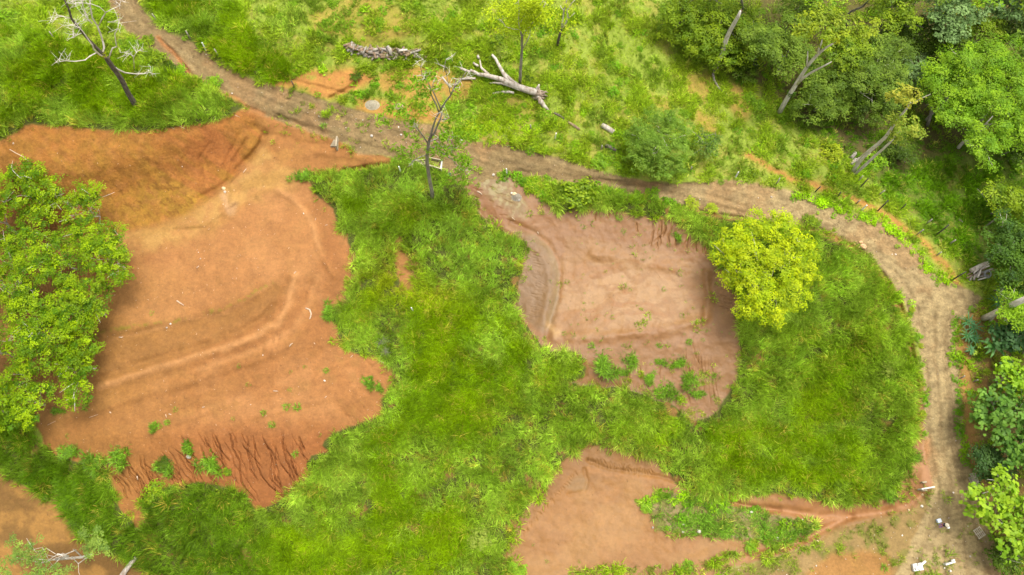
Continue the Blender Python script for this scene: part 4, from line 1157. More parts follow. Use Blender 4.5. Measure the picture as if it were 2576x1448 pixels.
# ---- crumbs and clods of the bare earth itself
u, v = spots(120000, R)
M = masks(u, v)
p2 = fbm(u, v, 18, 84, 4); p3 = fbm(u, v, 70, 85, 3)
bareness = np.maximum.reduce([M['left'], M['mound'], .35 * M['rpad'], .3 * M['lpad'] * (1 - M['islet']), .8 * M['lip'], .5 * M['bare'], .5 * M['road'], .6 * M['ymound']])
kk = R.random(len(u)) < bareness * (.12 + .88 * sstep(.42, .66, p2) * (.4 + .8 * sstep(.4, .6, p3)))
u, v = u[kk], v[kk]; n = len(u); M = {q: w[kk] for q, w in M.items()}
base = soil_colour(u, v, M)
s = .045 + .12 * R.random(n) ** 4 + .10 * (R.random(n) < .02) * (1 - M['rpad'])
tint = base * R.uniform(.62, 1.30, n)[:, None]
scatter('clods', 'crumbs and clods of red earth strewn over the bare ground', 'clods', STONES, 5, seat(u, v, .0), R.uniform(0, 6.28, (n, 3)), np.stack([s, s, s * .8], -1), tint, R)

# ------------------------------------------------------------------ trees and bushes
CROWN_MAT = leaf_mat('tree_leaves', 'GEOMETRY', rough=0.48, trans=0.32, spec=0.14, var=0.25, nscale=0.5)
BARK_GREY = plain_mat('grey_bark', (0.16, 0.135, 0.105), (0.36, 0.32, 0.27), 5.0, 0.9, 0.03, (1, 1, .25))
BARK_PALE = plain_mat('pale_bark', (0.40, 0.345, 0.275), (0.72, 0.66, 0.575), 4.0, 0.85, 0.02, (1, 1, .3))
BARK_DARK = plain_mat('dark_bark', (0.055, 0.045, 0.032), (0.16, 0.135, 0.10), 5.0, 0.92, 0.03, (1, 1, .3))
BARK_BLEACHED = plain_mat('bleached_wood', (0.24, 0.185, 0.13), (0.58, 0.52, 0.44), 3.0, 0.8, 0.02, (1.0, .35, 1.0))
BARK_BROWN = plain_mat('brown_bark', (0.13, 0.085, 0.05), (0.30, 0.21, 0.13), 5.0, 0.92, 0.03)
ROOT_MAT = plain_mat('old_roots', (0.12, 0.085, 0.055), (0.36, 0.28, 0.2), 4.0, 0.9, 0.05)

YELLOWG, BRIGHT, MID, OLIVE, DARK, BLUISH, PALEY = ((0.22, 0.33, 0.003), (0.54, 0.62, 0.006)), ((0.13, 0.27, 0.008), (0.28, 0.45, 0.012)), ((0.11, 0.20, 0.006), (0.27, 0.37, 0.010)), \
    ((0.095, 0.17, 0.012), (0.21, 0.31, 0.025)), ((0.050, 0.095, 0.005), (0.115, 0.19, 0.009)), ((0.105, 0.19, 0.045), (0.23, 0.35, 0.105)), ((0.22, 0.30, 0.03), (0.36, 0.42, 0.06))

AIRY = ((0.062, 0.155, 0.003), (0.33, 0.47, 0.004))

def crown_geo(rng, lobes, leaf, density, pal, aspect=0.6, clump=0.55, flat=0.55, low=-0.35, hollow=0.0):
    """leaves in clumps over the shells of several lobes. lobes: (centre, (rx, ry, rz))"""
    Ps, Ns, Ls, Ts = [], [], [], []
    lo, hi = np.array(pal[0]), np.array(pal[1])
    tips = []
    for c, r in lobes:
        r = np.array(r)
        area = 4 * math.pi * ((r[0] * r[1]) ** 1.6 / 3 + (r[0] * r[2]) ** 1.6 / 3 + (r[1] * r[2]) ** 1.6 / 3) ** (1 / 1.6)
        nc = max(5, int(area * .46 / (clump * clump * 1.1)))
        d = rng.normal(size=(nc * 2, 3)); d /= np.linalg.norm(d, axis=1)[:, None]
        d = d[d[:, 2] > low][:nc]
        rad = rng.uniform(.66, 1.12, len(d))
        deep = rng.random(len(d)) < .30
        rad = np.where(deep, rng.uniform(.3, .75, len(d)), rad)
        if hollow:
            keep = rng.random(len(d)) > hollow
            d, rad = d[keep], rad[keep]
        cc = np.array(c) + d * r * rad[:, None]
        tips.append(cc)
        m = max(5, int(1.25 * density * clump * clump / (leaf * leaf * aspect)))
        age = rng.random(len(cc)) ** 1.2
        for k in range(len(cc)):               # a sprig: leaves over a low dome, most of them facing the light
            e = rng.normal(size=(m, 3)); e /= np.linalg.norm(e, axis=1)[:, None]
            e[:, 2] = np.abs(e[:, 2]) * 1.1 - .18
            lob = 1 + .28 * np.cos(3 * np.arctan2(e[:, 1], e[:, 0]) + k)
            q = e * (rng.uniform(.45, 1.05, m) * lob)[:, None] * clump * np.array([1.0, 1.0, flat * 1.1]) * rng.uniform(.7, 1.25)
            Ps.append(cc[k] + q)
            Ns.append(d[k] * .30 + e * .35 + np.array([0, 0, .85]) + rng.normal(size=(m, 3)) * .24)
            Ls.append(leaf * rng.uniform(.7, 1.3, m))
            t = lo + (hi - lo) * np.clip(age[k] + rng.normal(0, .07, m), 0, 1)[:, None]
            Ts.append(t * rng.uniform(.9, 1.1, m)[:, None])
    V, F = leaf_quads(rng, np.concatenate(Ps), np.concatenate(Ns), np.concatenate(Ls), aspect)
    return V, F, np.repeat(np.concatenate(Ts), 4, axis=0), np.concatenate(tips)

def wobble(rng, a, b, n=5, amt=0.06):
    a = Vector(a); b = Vector(b); L = (b - a).length
    out = []
    for k in range(n + 1):
        t = k / n
        j = Vector((rng.normal(), rng.normal(), rng.normal() * .5)) * L * amt * math.sin(math.pi * t)
        out.append(a.lerp(b, t) + j)
    return out

def tree(name, label, cat, group, u, v, ru, h, pal, bark, leaf=0.30, rv=None, squash=.72, nlobes=6, density=2.0, aspect=.6, clump=.6, flat=.55, lean=(0, 0), hollow=0.0, seed=1, limbs=6, low=-.35, trunk_r=None, lobes=None, core=.55, hs=1.0):
    """u, v: where the middle of the crown is seen; ru: its radius on the plan; h: height of that middle above ground"""
    rng = np.random.default_rng(seed * 977 + 13)
    h = h * hs
    z0 = 0.0; zc = 6.0
    for _ in range(8):                         # the ground under the crown
        x, y, _z = W(u, v, zc)
        f = y * ST - (5.0 - CAM_H) * CT
        gu = PU + FOC * x / f; gv = PV - FOC * (y * CT + (5.0 - CAM_H) * ST) / f
        z0 = float(ground_z(np.array([gu]), np.array([gv]), False)[0]); zc = z0 + h
    x, y, _z = W(u, v, zc)
    C = Vector((float(x), float(y), zc))
    s = mpu(u, v, zc)
    rx = ru * s; ry = (rv or ru) * s
    base = Vector((C.x + lean[0], C.y + lean[1], 0))
    f = base.y * ST - (5.0 - CAM_H) * CT
    gu = PU + FOC * base.x / f; gv = PV - FOC * (base.y * CT + (5.0 - CAM_H) * ST) / f
    base.z = float(ground_z(np.array([gu]), np.array([gv]), False)[0]) - .15
    root = empty(name, base, label, cat, group)
    if lobes is None:
        L = [((C.x, C.y, C.z), (rx * core, ry * core, rx * squash * core * 1.15))]
        for k in range(nlobes):
            a = 2 * math.pi * (k + rng.uniform(-.3, .3)) / nlobes
            d = rng.uniform(.42, .74); r = rng.uniform(.26, .48)
            L.append(((C.x + math.cos(a) * rx * d, C.y + math.sin(a) * ry * d, C.z + rng.uniform(-.28, .18) * rx * squash), (rx * r, ry * r, rx * r * squash * 1.1)))
    else:
        L = []
        for lu, lv, lr, lz in lobes:
            lx, ly, lzz = W(lu, lv, zc + lz); q = mpu(lu, lv, zc + lz) * lr * (1.22 if pal is AIRY else 1.0)
            L.append(((float(lx), float(ly), float(lzz)), (q, q, q * squash)))
    V, F, T, tips = crown_geo(rng, L, leaf, density, pal, aspect, clump, flat, low, hollow)
    V = V - np.array(base)
    link('crown', quick_mesh('crown', V, F, CROWN_MAT, T), root)
    tr = trunk_r or max(.10, .016 * (h + rx))
    top = Vector((C.x, C.y, C.z + .15 * rx * squash)) - base
    if lobes is not None:
        m = np.mean([l[0] for l in L], axis=0); top = Vector(m) - base
    P = wobble(rng, (0, 0, 0), top, 6, .05)
    g = Geo(); g.tube(P, [tr * (1.35 if k == 0 else 1) * (1 - .72 * k / 6) for k in range(7)], 8, bumps=.06, rng=rng)
    link('trunk', g.mesh('trunk', bark), root)
    order = rng.permutation(len(tips))[:limbs]
    for q in order:
        k = int(rng.integers(2, 6))
        e = Vector(tips[q]) - base
        pts = wobble(rng, P[k], e, 5, .09)
        g = Geo(); r0 = tr * (1 - .72 * k / 6) * .5
        g.tube(pts, [max(.025, r0 * (1 - .16 * i)) for i in range(6)], 6)
        for _ in range(2):                     # twigs fork from the limb
            i = int(rng.integers(2, 5))
            w = pts[i] + Vector((rng.normal() * .9, rng.normal() * .9, rng.uniform(.1, .9)))
            g.tube([pts[i], pts[i].lerp(w, .5) + Vector((rng.normal() * .08, rng.normal() * .08, .06)), w], [max(.022, r0 * .4), .022, .012], 5)
        link('limb', g.mesh('limb', bark), root)
    return root

def lift(bu, bv, u, v, z0):
    """height at which the sight line through (u, v) passes closest to the plumb line over (bu, bv)"""
    bx, by, _ = W(bu, bv, z0)
    zs = np.linspace(z0, z0 + 26, 261)
    x, y, _ = W(u, v, zs)
    return float(zs[np.argmin((x - bx) ** 2 + (y - by) ** 2)])

def P3(bu, bv, z0, u, v, dz=0.0):
    z = lift(bu, bv, u, v, z0) + dz
    x, y, z = W(u, v, z)
    return Vector((float(x), float(y), float(z)))

# ---- woods at the top right
FOREST = 'trees of the wood at the upper right'
TB = [
    # label, u, v, ru, h, palette, bark, leaf, extra
    ('round mid green tree at the left tip of the wood', 1716, 20, 46, 6.0, MID, BARK_GREY, .22, dict(seed=1)),
    ('broad billowing mid green tree behind the bare standing trunk', 1812, 62, 108, 8.0, MID, BARK_GREY, .22, dict(seed=2, nlobes=8, hs=.42)),
    ('dark green tree right of the bare standing trunk, half hidden', 1925, 95, 62, 7.0, OLIVE, BARK_GREY, .20, dict(seed=3)),
    ('low dark tree at the foot of the bare standing trunk', 1870, 158, 40, 2.6, DARK, BARK_GREY, .22, dict(seed=4, hs=.6)),
    ('dull olive tree left of the pale forked trunk', 1985, 130, 66, 6.5, OLIVE, BARK_GREY, .20, dict(seed=5)),
    ('grey green tree in the top edge between the yellowish and bluish crowns', 2010, 18, 64, 8.0, OLIVE, BARK_GREY, .20, dict(seed=7)),
    ('wide olive tree with bare twigs in the middle of the wood', 2190, 175, 102, 8.0, OLIVE, BARK_PALE, .20, dict(seed=8, nlobes=9, limbs=16, hollow=.12)),
    ('olive tree whose skirt hangs over the shaded clearing', 2080, 232, 80, 5.5, OLIVE, BARK_PALE, .20, dict(seed=9, limbs=10, nlobes=7)),
    ('dark olive tree right of the clearing, under the wide crown', 2190, 262, 62, 4.8, DARK, BARK_GREY, .20, dict(seed=10)),
    ('leafy green tree in the top edge left of the bluish crown', 2255, 22, 62, 9.0, MID, BARK_GREY, .28, dict(seed=11)),
    ('very dark tree in the shaded gap above the wide olive crown', 2310, 88, 66, 6.0, DARK, BARK_GREY, .26, dict(seed=12)),
    ('bluish green tree with large leaves in the top edge', 2395, 28, 72, 11.0, BLUISH, BARK_GREY, .36, dict(seed=13, clump=.8)),
    ('dark green leafy tree hanging in the top edge right of the bluish crown', 2478, 66, 46, 8.5, MID, BARK_GREY, .22, dict(seed=14)),
    ('bluish tree cut by the top right corner', 2545, 10, 52, 11.0, BLUISH, BARK_GREY, .36, dict(seed=15, clump=.8)),
    ('very dark tree in the gap below the top right corner', 2555, 78, 52, 6.0, DARK, BARK_GREY, .26, dict(seed=16)),
    ('largest bright green tree, its crown spread over the right wood', 2455, 165, 118, 10.5, BRIGHT, BARK_PALE, .21, dict(rv=84, seed=17, nlobes=9, squash=.6)),
    ('bright green tree with lobes drooping to the shaded grass', 2490, 300, 102, 9.0, BRIGHT, BARK_PALE, .21, dict(seed=18, nlobes=8, squash=.65)),
    ('dark shrubby tree under the bright crowns left of their trunks', 2265, 375, 40, 2.4, DARK, BARK_GREY, .20, dict(seed=19)),
    ('bluish leaved small tree between the olive and bright crowns', 2310, 178, 46, 6.5, BLUISH, BARK_GREY, .30, dict(seed=20)),
    ('dark tree cut by the right edge below the bright crowns', 2565, 355, 52, 5.0, DARK, BARK_GREY, .26, dict(seed=21)),
    ('dark green tree on the right edge beside the shaded grass', 2545, 500, 58, 6.0, MID, BARK_GREY, .26, dict(seed=22)),
    ('dark drooping tree on the right edge above the pile of poles', 2552, 610, 66, 7.0, ((.04, .10, .01), (.10, .19, .012)), BARK_PALE, .24, dict(seed=23, nlobes=7)),
    ('dark tree on the right edge hanging over the pile of poles', 2558, 700, 52, 6.0, ((.04, .10, .01), (.10, .19, .012)), BARK_GREY, .24, dict(seed=24)),
    ('bright leaved tree on the right edge over the pale thick trunk', 2556, 776, 40, 6.5, BRIGHT, BARK_PALE, .21, dict(seed=25)),
    ('dark glossy large leaved tree on the right edge above the banana plant', 2548, 850, 48, 4.0, ((0.03, 0.085, 0.02), (0.075, 0.16, 0.045)), BARK_GREY, .46, dict(seed=26, aspect=.75, clump=.8, squash=.6)),
    ('bright large leaved tree on the right edge below the banana plant', 2556, 945, 44, 4.5, BRIGHT, BARK_GREY, .46, dict(seed=27, aspect=.75, clump=.8)),
    ('large leaved green teak tree halfway down the right edge', 2540, 1035, 78, 5.5, ((0.06, 0.15, 0.015), (0.15, 0.28, 0.03)), BARK_GREY, .46, dict(seed=28, aspect=.78, clump=.8, nlobes=7)),
    ('feathery dark bluish tree between the two large leaved trees', 2498, 1165, 50, 3.6, ((0.03, 0.075, 0.014), (0.07, 0.14, 0.025)), BARK_GREY, .22, dict(seed=29)),
    ('large leaved tree on the right edge above the brightest one', 2562, 1130, 42, 5.5, ((0.06, 0.15, 0.015), (0.15, 0.28, 0.03)), BARK_GREY, .46, dict(seed=30, aspect=.78, clump=.8)),
    ('brightest large leaved tree at the lower right beside the yard', 2520, 1290, 90, 5.0, ((0.15, 0.29, 0.010), (0.30, 0.44, 0.02)), BARK_PALE, .46, dict(seed=31, aspect=.80, clump=.8, lobes=[(2482, 1262, 46, .5), (2535, 1225, 40, .6), (2550, 1290, 42, .2), (2545, 1365, 44, .0), (2470, 1285, 30, -.3), (2572, 1330, 34, 0)])),
    ('middling green tree filling the wood between the olive crowns and the top edge', 2130, 118, 70, 8.5, MID, BARK_GREY, .26, dict(seed=33)),
    ('dark green tree behind the largest bright crown', 2395, 118, 56, 7.0, DARK, BARK_GREY, .26, dict(seed=34)),
    ('bright green tree reaching the right edge beside the largest bright crown', 2560, 215, 70, 10.5, BRIGHT, BARK_PALE, .21, dict(seed=35)),
    ('bright green lobe tree left of the drooping bright crown', 2395, 235, 62, 8.5, BRIGHT, BARK_PALE, .21, dict(seed=36)),
    ('green tree at the foot of the broad billowing tree', 1790, 130, 44, 2.2, MID, BARK_GREY, .24, dict(seed=37, hs=.6)),
    ('dark low tree under the brightest large leaved tree', 2535, 1405, 36, 1.8, DARK, BARK_GREY, .24, dict(seed=32)),
]
for lab, u, v, ru, h, pal, bark, leaf, kw in TB:
    tree('forest_tree', lab, 'tree', FOREST, u, v, ru * 1.16, h, pal, bark, leaf, **{'low': -.75, 'hs': .72, **({'clump': .9, 'flat': .34, 'hollow': .22, 'density': 2.6} if pal is BRIGHT else {'clump': .75, 'flat': .42, 'density': 2.4}), **kw})
# deeper trees behind those, filling the wood up to and past the frame
EDGE_LABELS = ['treetop peeping over the top edge above the left tip of the wood', 'treetop at the top edge above the broad billowing tree', 'bright treetop at the top edge above the grey green tree', 'treetop at the top edge above the yellowish crown', 'olive treetop at the top edge left of the bluish crown',
    'treetop at the top edge between the two bluish crowns', 'treetop behind the top right corner', 'olive tree at the right edge under the top right corner', 'bright tree at the right edge level with the largest bright crown', 'tree at the right edge just below the bright drooping crown', 'olive tree at the right edge beside the shaded grass',
    'bright tree at the right edge behind the pile of poles', 'tree at the right edge behind the glossy dark tree', 'olive tree at the right edge behind the teak tree', 'bright tree at the right edge below the teak tree', 'tree at the right edge behind the brightest large leaved tree']
for k, (u, v, ru, h) in enumerate(((1800, -70, 66, 8), (1900, -60, 80, 9), (2060, -60, 90, 9), (2200, -50, 90, 9), (2330, -50, 80, 9), (2460, -60, 90, 10), (2600, -40, 90, 10), (2640, 120, 90, 9), (2660, 260, 90, 8), (2650, 420, 80, 7), (2655, 560, 80, 7), (2660, 700, 80, 7), (2650, 860, 70, 5), (2650, 1010, 80, 5), (2660, 1160, 80, 5), (2650, 1310, 80, 5))):
    tree('forest_tree', EDGE_LABELS[k], 'tree', FOREST, u, v, ru, h, (MID, OLIVE, BRIGHT)[k % 3], BARK_GREY, .42, seed=200 + k, density=1.3, clump=.8, limbs=3)

# ---- trees at the left edge over the red terrace
WEST = 'airy bright green trees along the left edge'
for lab, u, v, ru, h, kw in (
    ('airy bright green tree with upright pale stem, topmost on the left edge', 88, 480, 62, 7.5, dict(lobes=[(62, 440, 34, .6), (105, 470, 34, .8), (40, 505, 40, 0), (110, 530, 30, -.6), (25, 455, 26, .2), (78, 560, 30, -1)], seed=41)),
    ('slim young tree with a light green tuft at the upper left', 148, 505, 34, 6.0, dict(lobes=[(140, 492, 18, .5), (128, 480, 12, .6)], seed=42)),
    ('bright airy tree reaching out toward the ochre bank', 205, 520, 46, 8.0, dict(lobes=[(212, 488, 26, .6), (248, 475, 14, .9), (180, 525, 26, .2), (205, 555, 24, -.4), (225, 505, 20, .3)], seed=43)),
    ('dense bright tree whose tip points furthest out over the terrace', 262, 640, 72, 8.0, dict(lobes=[(268, 600, 36, .4), (240, 645, 44, .2), (300, 650, 20, .4), (278, 690, 26, 0), (318, 686, 14, .2), (215, 600, 34, 0), (288, 625, 24, .5)], seed=44)),
    ('bright tree with a bent pale stem in the middle of the left group', 135, 640, 62, 7.5, dict(lobes=[(115, 620, 34, .5), (90, 665, 40, .2), (150, 680, 38, 0), (170, 600, 28, -.3), (60, 610, 30, 0)], seed=45)),
    ('leafy tree on the left edge below the bent pale stem', 30, 700, 52, 7.0, dict(lobes=[(20, 660, 34, .3), (30, 730, 40, .2), (5, 600, 24, 0), (60, 760, 30, 0)], seed=46)),
    ('dense green tree beside the grassy terrace rim', 210, 760, 66, 7.5, dict(lobes=[(225, 740, 42, .4), (180, 790, 46, .4), (245, 785, 24, .1), (200, 830, 36, 0), (160, 735, 34, .2)], seed=47)),
    ('broad tree with white forked twigs in the left group', 95, 820, 74, 7.5, dict(lobes=[(70, 790, 44, .4), (120, 845, 44, .4), (40, 860, 44, .3), (90, 900, 38, 0), (140, 800, 30, .2)], seed=48)),
    ('darker tree beside the worn benches', 195, 905, 56, 6.0, dict(lobes=[(205, 880, 36, .2), (180, 930, 36, .2), (212, 940, 24, 0), (160, 895, 30, .1), (190, 985, 30, -.3), (172, 1010, 18, -.8)], seed=49)),
    ('bright tree at the lower end of the left group', 55, 1000, 64, 6.5, dict(lobes=[(40, 960, 40, .3), (70, 1010, 40, .3), (30, 1040, 34, 0), (85, 1055, 20, -.5), (105, 985, 22, 0), (5, 1000, 30, .1)], seed=50))):
    tree('broadleaf_tree', lab, 'tree', WEST, u, v, ru, h, AIRY, BARK_PALE, .18, clump=.58, flat=.5, density=2.3, limbs=9, squash=.70, low=-.8, **{**kw, 'hs': .58})
for k, (u, v, ru, h) in enumerate(((-60, 520, 70, 7), (-80, 680, 80, 7), (-80, 850, 80, 7), (-70, 1010, 70, 7))):
    tree('broadleaf_tree', ('tree at the left edge behind the topmost airy tree', 'tree at the left edge behind the bent pale stem', 'tree at the left edge behind the white forked twigs', 'tree at the left edge behind the lowest bright tree')[k], 'tree', WEST, u, v, ru, h, AIRY, BARK_PALE, .34, seed=240 + k, clump=.7, limbs=3, density=1.5)
tree('broadleaf_tree', 'pale airy tree with bare twigs in the lower left corner', 'tree', None, 95, 1400, 70, 8.5, ((0.13, 0.22, 0.035), (0.27, 0.37, 0.05)), BARK_PALE, .17, clump=.45, flat=.5, density=2.0, limbs=6, squash=.6, seed=51,
     lobes=[(70, 1385, 34, .3), (95, 1420, 36, .2), (25, 1365, 12, .2), (130, 1440, 26, 0), (238, 1360, 28, .2), (262, 1380, 16, 0), (225, 1395, 16, 0), (20, 1430, 24, 0), (170, 1425, 14, 0), (205, 1345, 14, .2)], hollow=.18)

# ---- single trees
tree('yellow_green_tree', 'large yellow green tree standing in the grass right of the silt pad', 'tree', None, 1925, 672, 122, 4.3, YELLOWG, BARK_PALE, .19, rv=140, squash=.8, density=2.0, clump=.56, flat=.6, low=-.6, lobes=[(1900, 572, 42, .6), (1962, 578, 48, .9), (1848, 602, 36, .1), (1828, 640, 36, -.4), (1885, 652, 52, 1.2), (2002, 622, 42, .5), (2026, 684, 36, 0), (1958, 662, 52, 1.5), (1900, 722, 46, .7), (1990, 742, 42, .4), (1932, 770, 42, .2), (1884, 772, 34, -.4), (1950, 802, 24, -.8), (1842, 700, 28, -.6), (2040, 640, 20, -.4)], seed=61, limbs=10, lean=(-.6, -1.2))
tree('feathery_tree', 'round feathery dark green tree at the upper edge of the track', 'tree', None, 1658, 362, 80, 3.4, ((0.105, 0.205, 0.010), (0.22, 0.34, 0.035)), BARK_PALE, .17, rv=88, squash=.75, density=2.3, clump=.42, low=-.6, lobes=[(1652, 302, 34, .5), (1612, 332, 38, .2), (1700, 326, 38, .3), (1645, 368, 46, .9), (1702, 384, 38, .1), (1612, 400, 34, -.2), (1660, 424, 34, -.5), (1690, 292, 20, 0), (1598, 366, 24, -.2), (1706, 420, 20, -.7)], seed=62)
tree('small_tree', 'open dark leaved small tree right of the feathery tree', 'tree', None, 1782, 362, 46, 1.9, ((0.075, 0.16, 0.014), (0.16, 0.24, 0.03)), BARK_GREY, .26, squash=.7, density=1.2, clump=.42, seed=63, hollow=.25)

# ---- the tall dead tree at the upper left
def limb(root, base, pts, radii, mat, name='branch', n=7):
    g = Geo(); g.tube([Vector(p) - base for p in pts], radii, n, bumps=.05, rng=np.random.default_rng(len(pts)))
    return link(name, g.mesh(name, mat), root)

def twigs(rng, root, base, tips, mat, n=3, size=1.3, r=.022, name='twig'):
    g = Geo()
    for t in tips:
        for _ in range(n):
            d = Vector((rng.normal(), rng.normal(), rng.uniform(-.1, .9))).normalized() * size * rng.uniform(.5, 1.1)
            m = Vector(t) + d * .5 + Vector((rng.normal(), rng.normal(), 0)) * .1 * size
            e = Vector(t) + d
            g.tube([Vector(t) - base, m - base, e - base], [r, r * .75, r * .4], 4, cap=False)
            for _ in range(2):
                e2 = m + Vector((rng.normal(), rng.normal(), rng.uniform(0, .8))) * .4 * size
                g.tube([m - base, e2 - base], [r * .7, r * .35], 4, cap=False)
    o = link(name, g.mesh(name, mat), root)
    o['kind'] = 'stuff'
    return o

bu, bv = 343, 268
b0 = G(bu, bv); z0 = b0.z
dead = empty('dead_tree', b0, 'tall leafless tree with dark trunk and pale crooked branches at upper left', 'tree')
def D(u, v, dz=0.0): return P3(bu, bv, z0, u, v, dz)
trunk = [b0 - Vector((0, 0, .2)), D(335, 255), D(322, 235), D(308, 205), D(295, 185), D(280, 165), D(270, 150), D(262, 140), D(240, 118), D(218, 95), D(195, 66), D(180, 48), D(172, 20), D(160, -5)]
limb(dead, b0, trunk, [.38, .32, .29, .28, .27, .26, .25, .18, .16, .14, .12, .11, .09, .07], BARK_DARK, 'trunk', 10)
dl = [
    ([D(272, 152), D(278, 135, .4), D(283, 122, .6), D(294, 118, .9), D(291, 105, 1), D(289, 85, 1), D(297, 72, 1.2), D(298, 52, 1.2)], [.13, .12, .11, .10, .09, .08, .06, .03]),
    ([D(268, 148), D(250, 138, .5), D(236, 125, .5), D(233, 115, .6), D(222, 100, .6), D(210, 82, .6), D(200, 70, .6), D(186, 66, .6)], [.14, .13, .12, .11, .10, .09, .06, .04]),
    ([D(243, 133, .5), D(226, 142, .8), D(214, 152, .8), D(190, 155, 1), D(165, 154, 1), D(150, 148, 1)], [.11, .10, .09, .08, .05, .03]),
    ([D(276, 160), D(295, 175, -.4), D(315, 184, -.6), D(345, 187, -.8), D(362, 186, -.8), D(377, 183, -.6)], [.20, .17, .14, .10, .08, .04]),
    ([D(338, 172, -.4), D(336, 145, .4), D(328, 136, .5), D(312, 132, .5)], [.09, .08, .06, .03]), ([D(336, 145, .4), D(343, 133, .5), D(352, 126, .5)], [.07, .05, .03]),
    ([D(258, 136), D(262, 118, -.5), D(256, 95, -.5), D(245, 66, -.5), D(232, 45, -.5), D(227, 15, -.5), D(226, -8, -.5)], [.17, .16, .14, .13, .12, .10, .08]),
    ([D(248, 66, -.5), D(258, 45, -.2), D(266, 32, 0), D(250, 18, .2), D(228, 10, .2), D(207, 8, .2), D(172, 10, .2)], [.09, .09, .08, .07, .06, .05, .04]), ([D(266, 32, 0), D(285, 22, .3), D(300, 16, .3), D(305, 0, .3)], [.07, .06, .04, .03]),
    ([D(232, 60, -.5), D(220, 48, -.7), D(212, 25, -.7), D(207, 8, -.7), D(208, -10, -.7)], [.10, .09, .08, .07, .06]),
    ([D(178, 46), D(160, 42, .2), D(146, 41, .2)], [.08, .06, .03]), ([D(172, 10, .2), D(180, 4, .3), D(186, 0, .3)], [.06, .04, .03]), ([D(205, 84, .6), D(192, 90, .8), D(186, 95, .8)], [.06, .04, .03]), ([D(220, 50, -.7), D(210, 53, -.5), D(200, 57, -.5)], [.07, .05, .03]),
]
for pts, rr in dl: limb(dead, b0, pts, [q * .62 for q in rr], BARK_PALE, 'branch', 6)
twigs(np.random.default_rng(3), dead, b0, [p[0][-1] for p in dl] + [p[0][-2] for p in dl], BARK_PALE, 3, 1.3, .024)
V, F = leaf_cloud(np.random.default_rng(4), 40, .5, .4, .5, .4, .18)
lk = link('epiphyte', quick_mesh('epiphyte', V, F, CROWN_MAT, np.tile([0.34, 0.36, 0.01], (len(V), 1))), dead, loc=D(257, 139) - b0)

# ---- tall thinly leaved tree in the centre
bu, bv = 1088, 498
b0 = G(bu, bv); z0 = b0.z
def D(u, v, dz=0.0): return P3(bu, bv, z0, u, v, dz)
ct = empty('sparse_tree', b0, 'tall thinly leaved tree with slim grey trunk beside the concrete basin', 'tree')
trunk = [b0 - Vector((0, 0, .2)), D(1086, 480), D(1081, 455), D(1077, 430), D(1074, 405), D(1075, 385), D(1078, 362), D(1082, 346), D(1090, 318), D(1096, 300), D(1106, 282)]
limb(ct, b0, trunk, [.27, .23, .21, .20, .19, .18, .16, .12, .10, .085, .075], BARK_GREY, 'trunk', 9)
cl = [([D(1080, 352), D(1094, 334, .4), D(1101, 315, .5), D(1108, 300, .6), D(1112, 282, .6)], [.12, .10, .09, .08, .06]),
      ([D(1106, 282), D(1112, 270), D(1122, 255), D(1134, 240), D(1142, 222), D(1148, 200)], [.09, .085, .08, .07, .06, .04]),
      ([D(1104, 284), D(1098, 265, .2), D(1090, 250, .3), D(1083, 235, .3), D(1084, 222, .3), D(1075, 205, .3), D(1062, 190, .3)], [.08, .08, .07, .06, .05, .04, .03]),
      ([D(1110, 278), D(1102, 258, -.4), D(1094, 240, -.4), D(1088, 228, -.5), D(1090, 205, -.5)], [.07, .07, .06, .05, .03]),
      ([D(1078, 365), D(1066, 345, .6), D(1056, 332, .8), D(1048, 320, 1.), D(1042, 310, 1.)], [.08, .07, .06, .04, .03]),
      ([D(1080, 358), D(1092, 352, -.4), D(1104, 348, -.6), D(1106, 360, -.8)], [.08, .06, .05, .03]), ([D(1109, 300), D(1122, 302, .3), D(1130, 296, .4)], [.06, .05, .03]),
      ([D(1076, 370), D(1094, 374, -.6), D(1112, 385, -1), D(1122, 392, -1.2), D(1136, 400, -1.4), D(1146, 412, -1.4), D(1158, 425, -1.6), D(1176, 440, -1.6)], [.10, .09, .08, .07, .06, .05, .04, .03]),
      ([D(1094, 366, -.4), D(1115, 370, -.6), D(1135, 372, -.8), D(1150, 372, -.8)], [.07, .06, .05, .03]), ([D(1128, 378, -.8), D(1137, 365, -.8), D(1136, 352, -.8)], [.05, .04, .03]),
      ([D(1074, 390), D(1056, 396, .4), D(1040, 404, .6), D(1028, 420, .6)], [.06, .05, .04, .02]), ([D(1134, 240), D(1128, 215, .4), D(1124, 190, .4)], [.05, .04, .03]), ([D(1142, 222), D(1160, 200, .3), D(1175, 178, .4)], [.05, .04, .03]), ([D(1062, 190, .3), D(1058, 170, .3), D(1064, 150, .3)], [.04, .03, .02]), ([D(1124, 190, .4), D(1118, 168, .4), D(1122, 150, .4)], [.04, .03, .02])]
for pts, rr in cl: limb(ct, b0, pts, rr, BARK_GREY, 'branch', 6)
twigs(np.random.default_rng(8), ct, b0, [p[0][-1] for p in cl] + [p[0][-2] for p in cl], BARK_PALE, 2, 1.1, .02)
rng = np.random.default_rng(12)
Ps, Ns, Ls = [], [], []
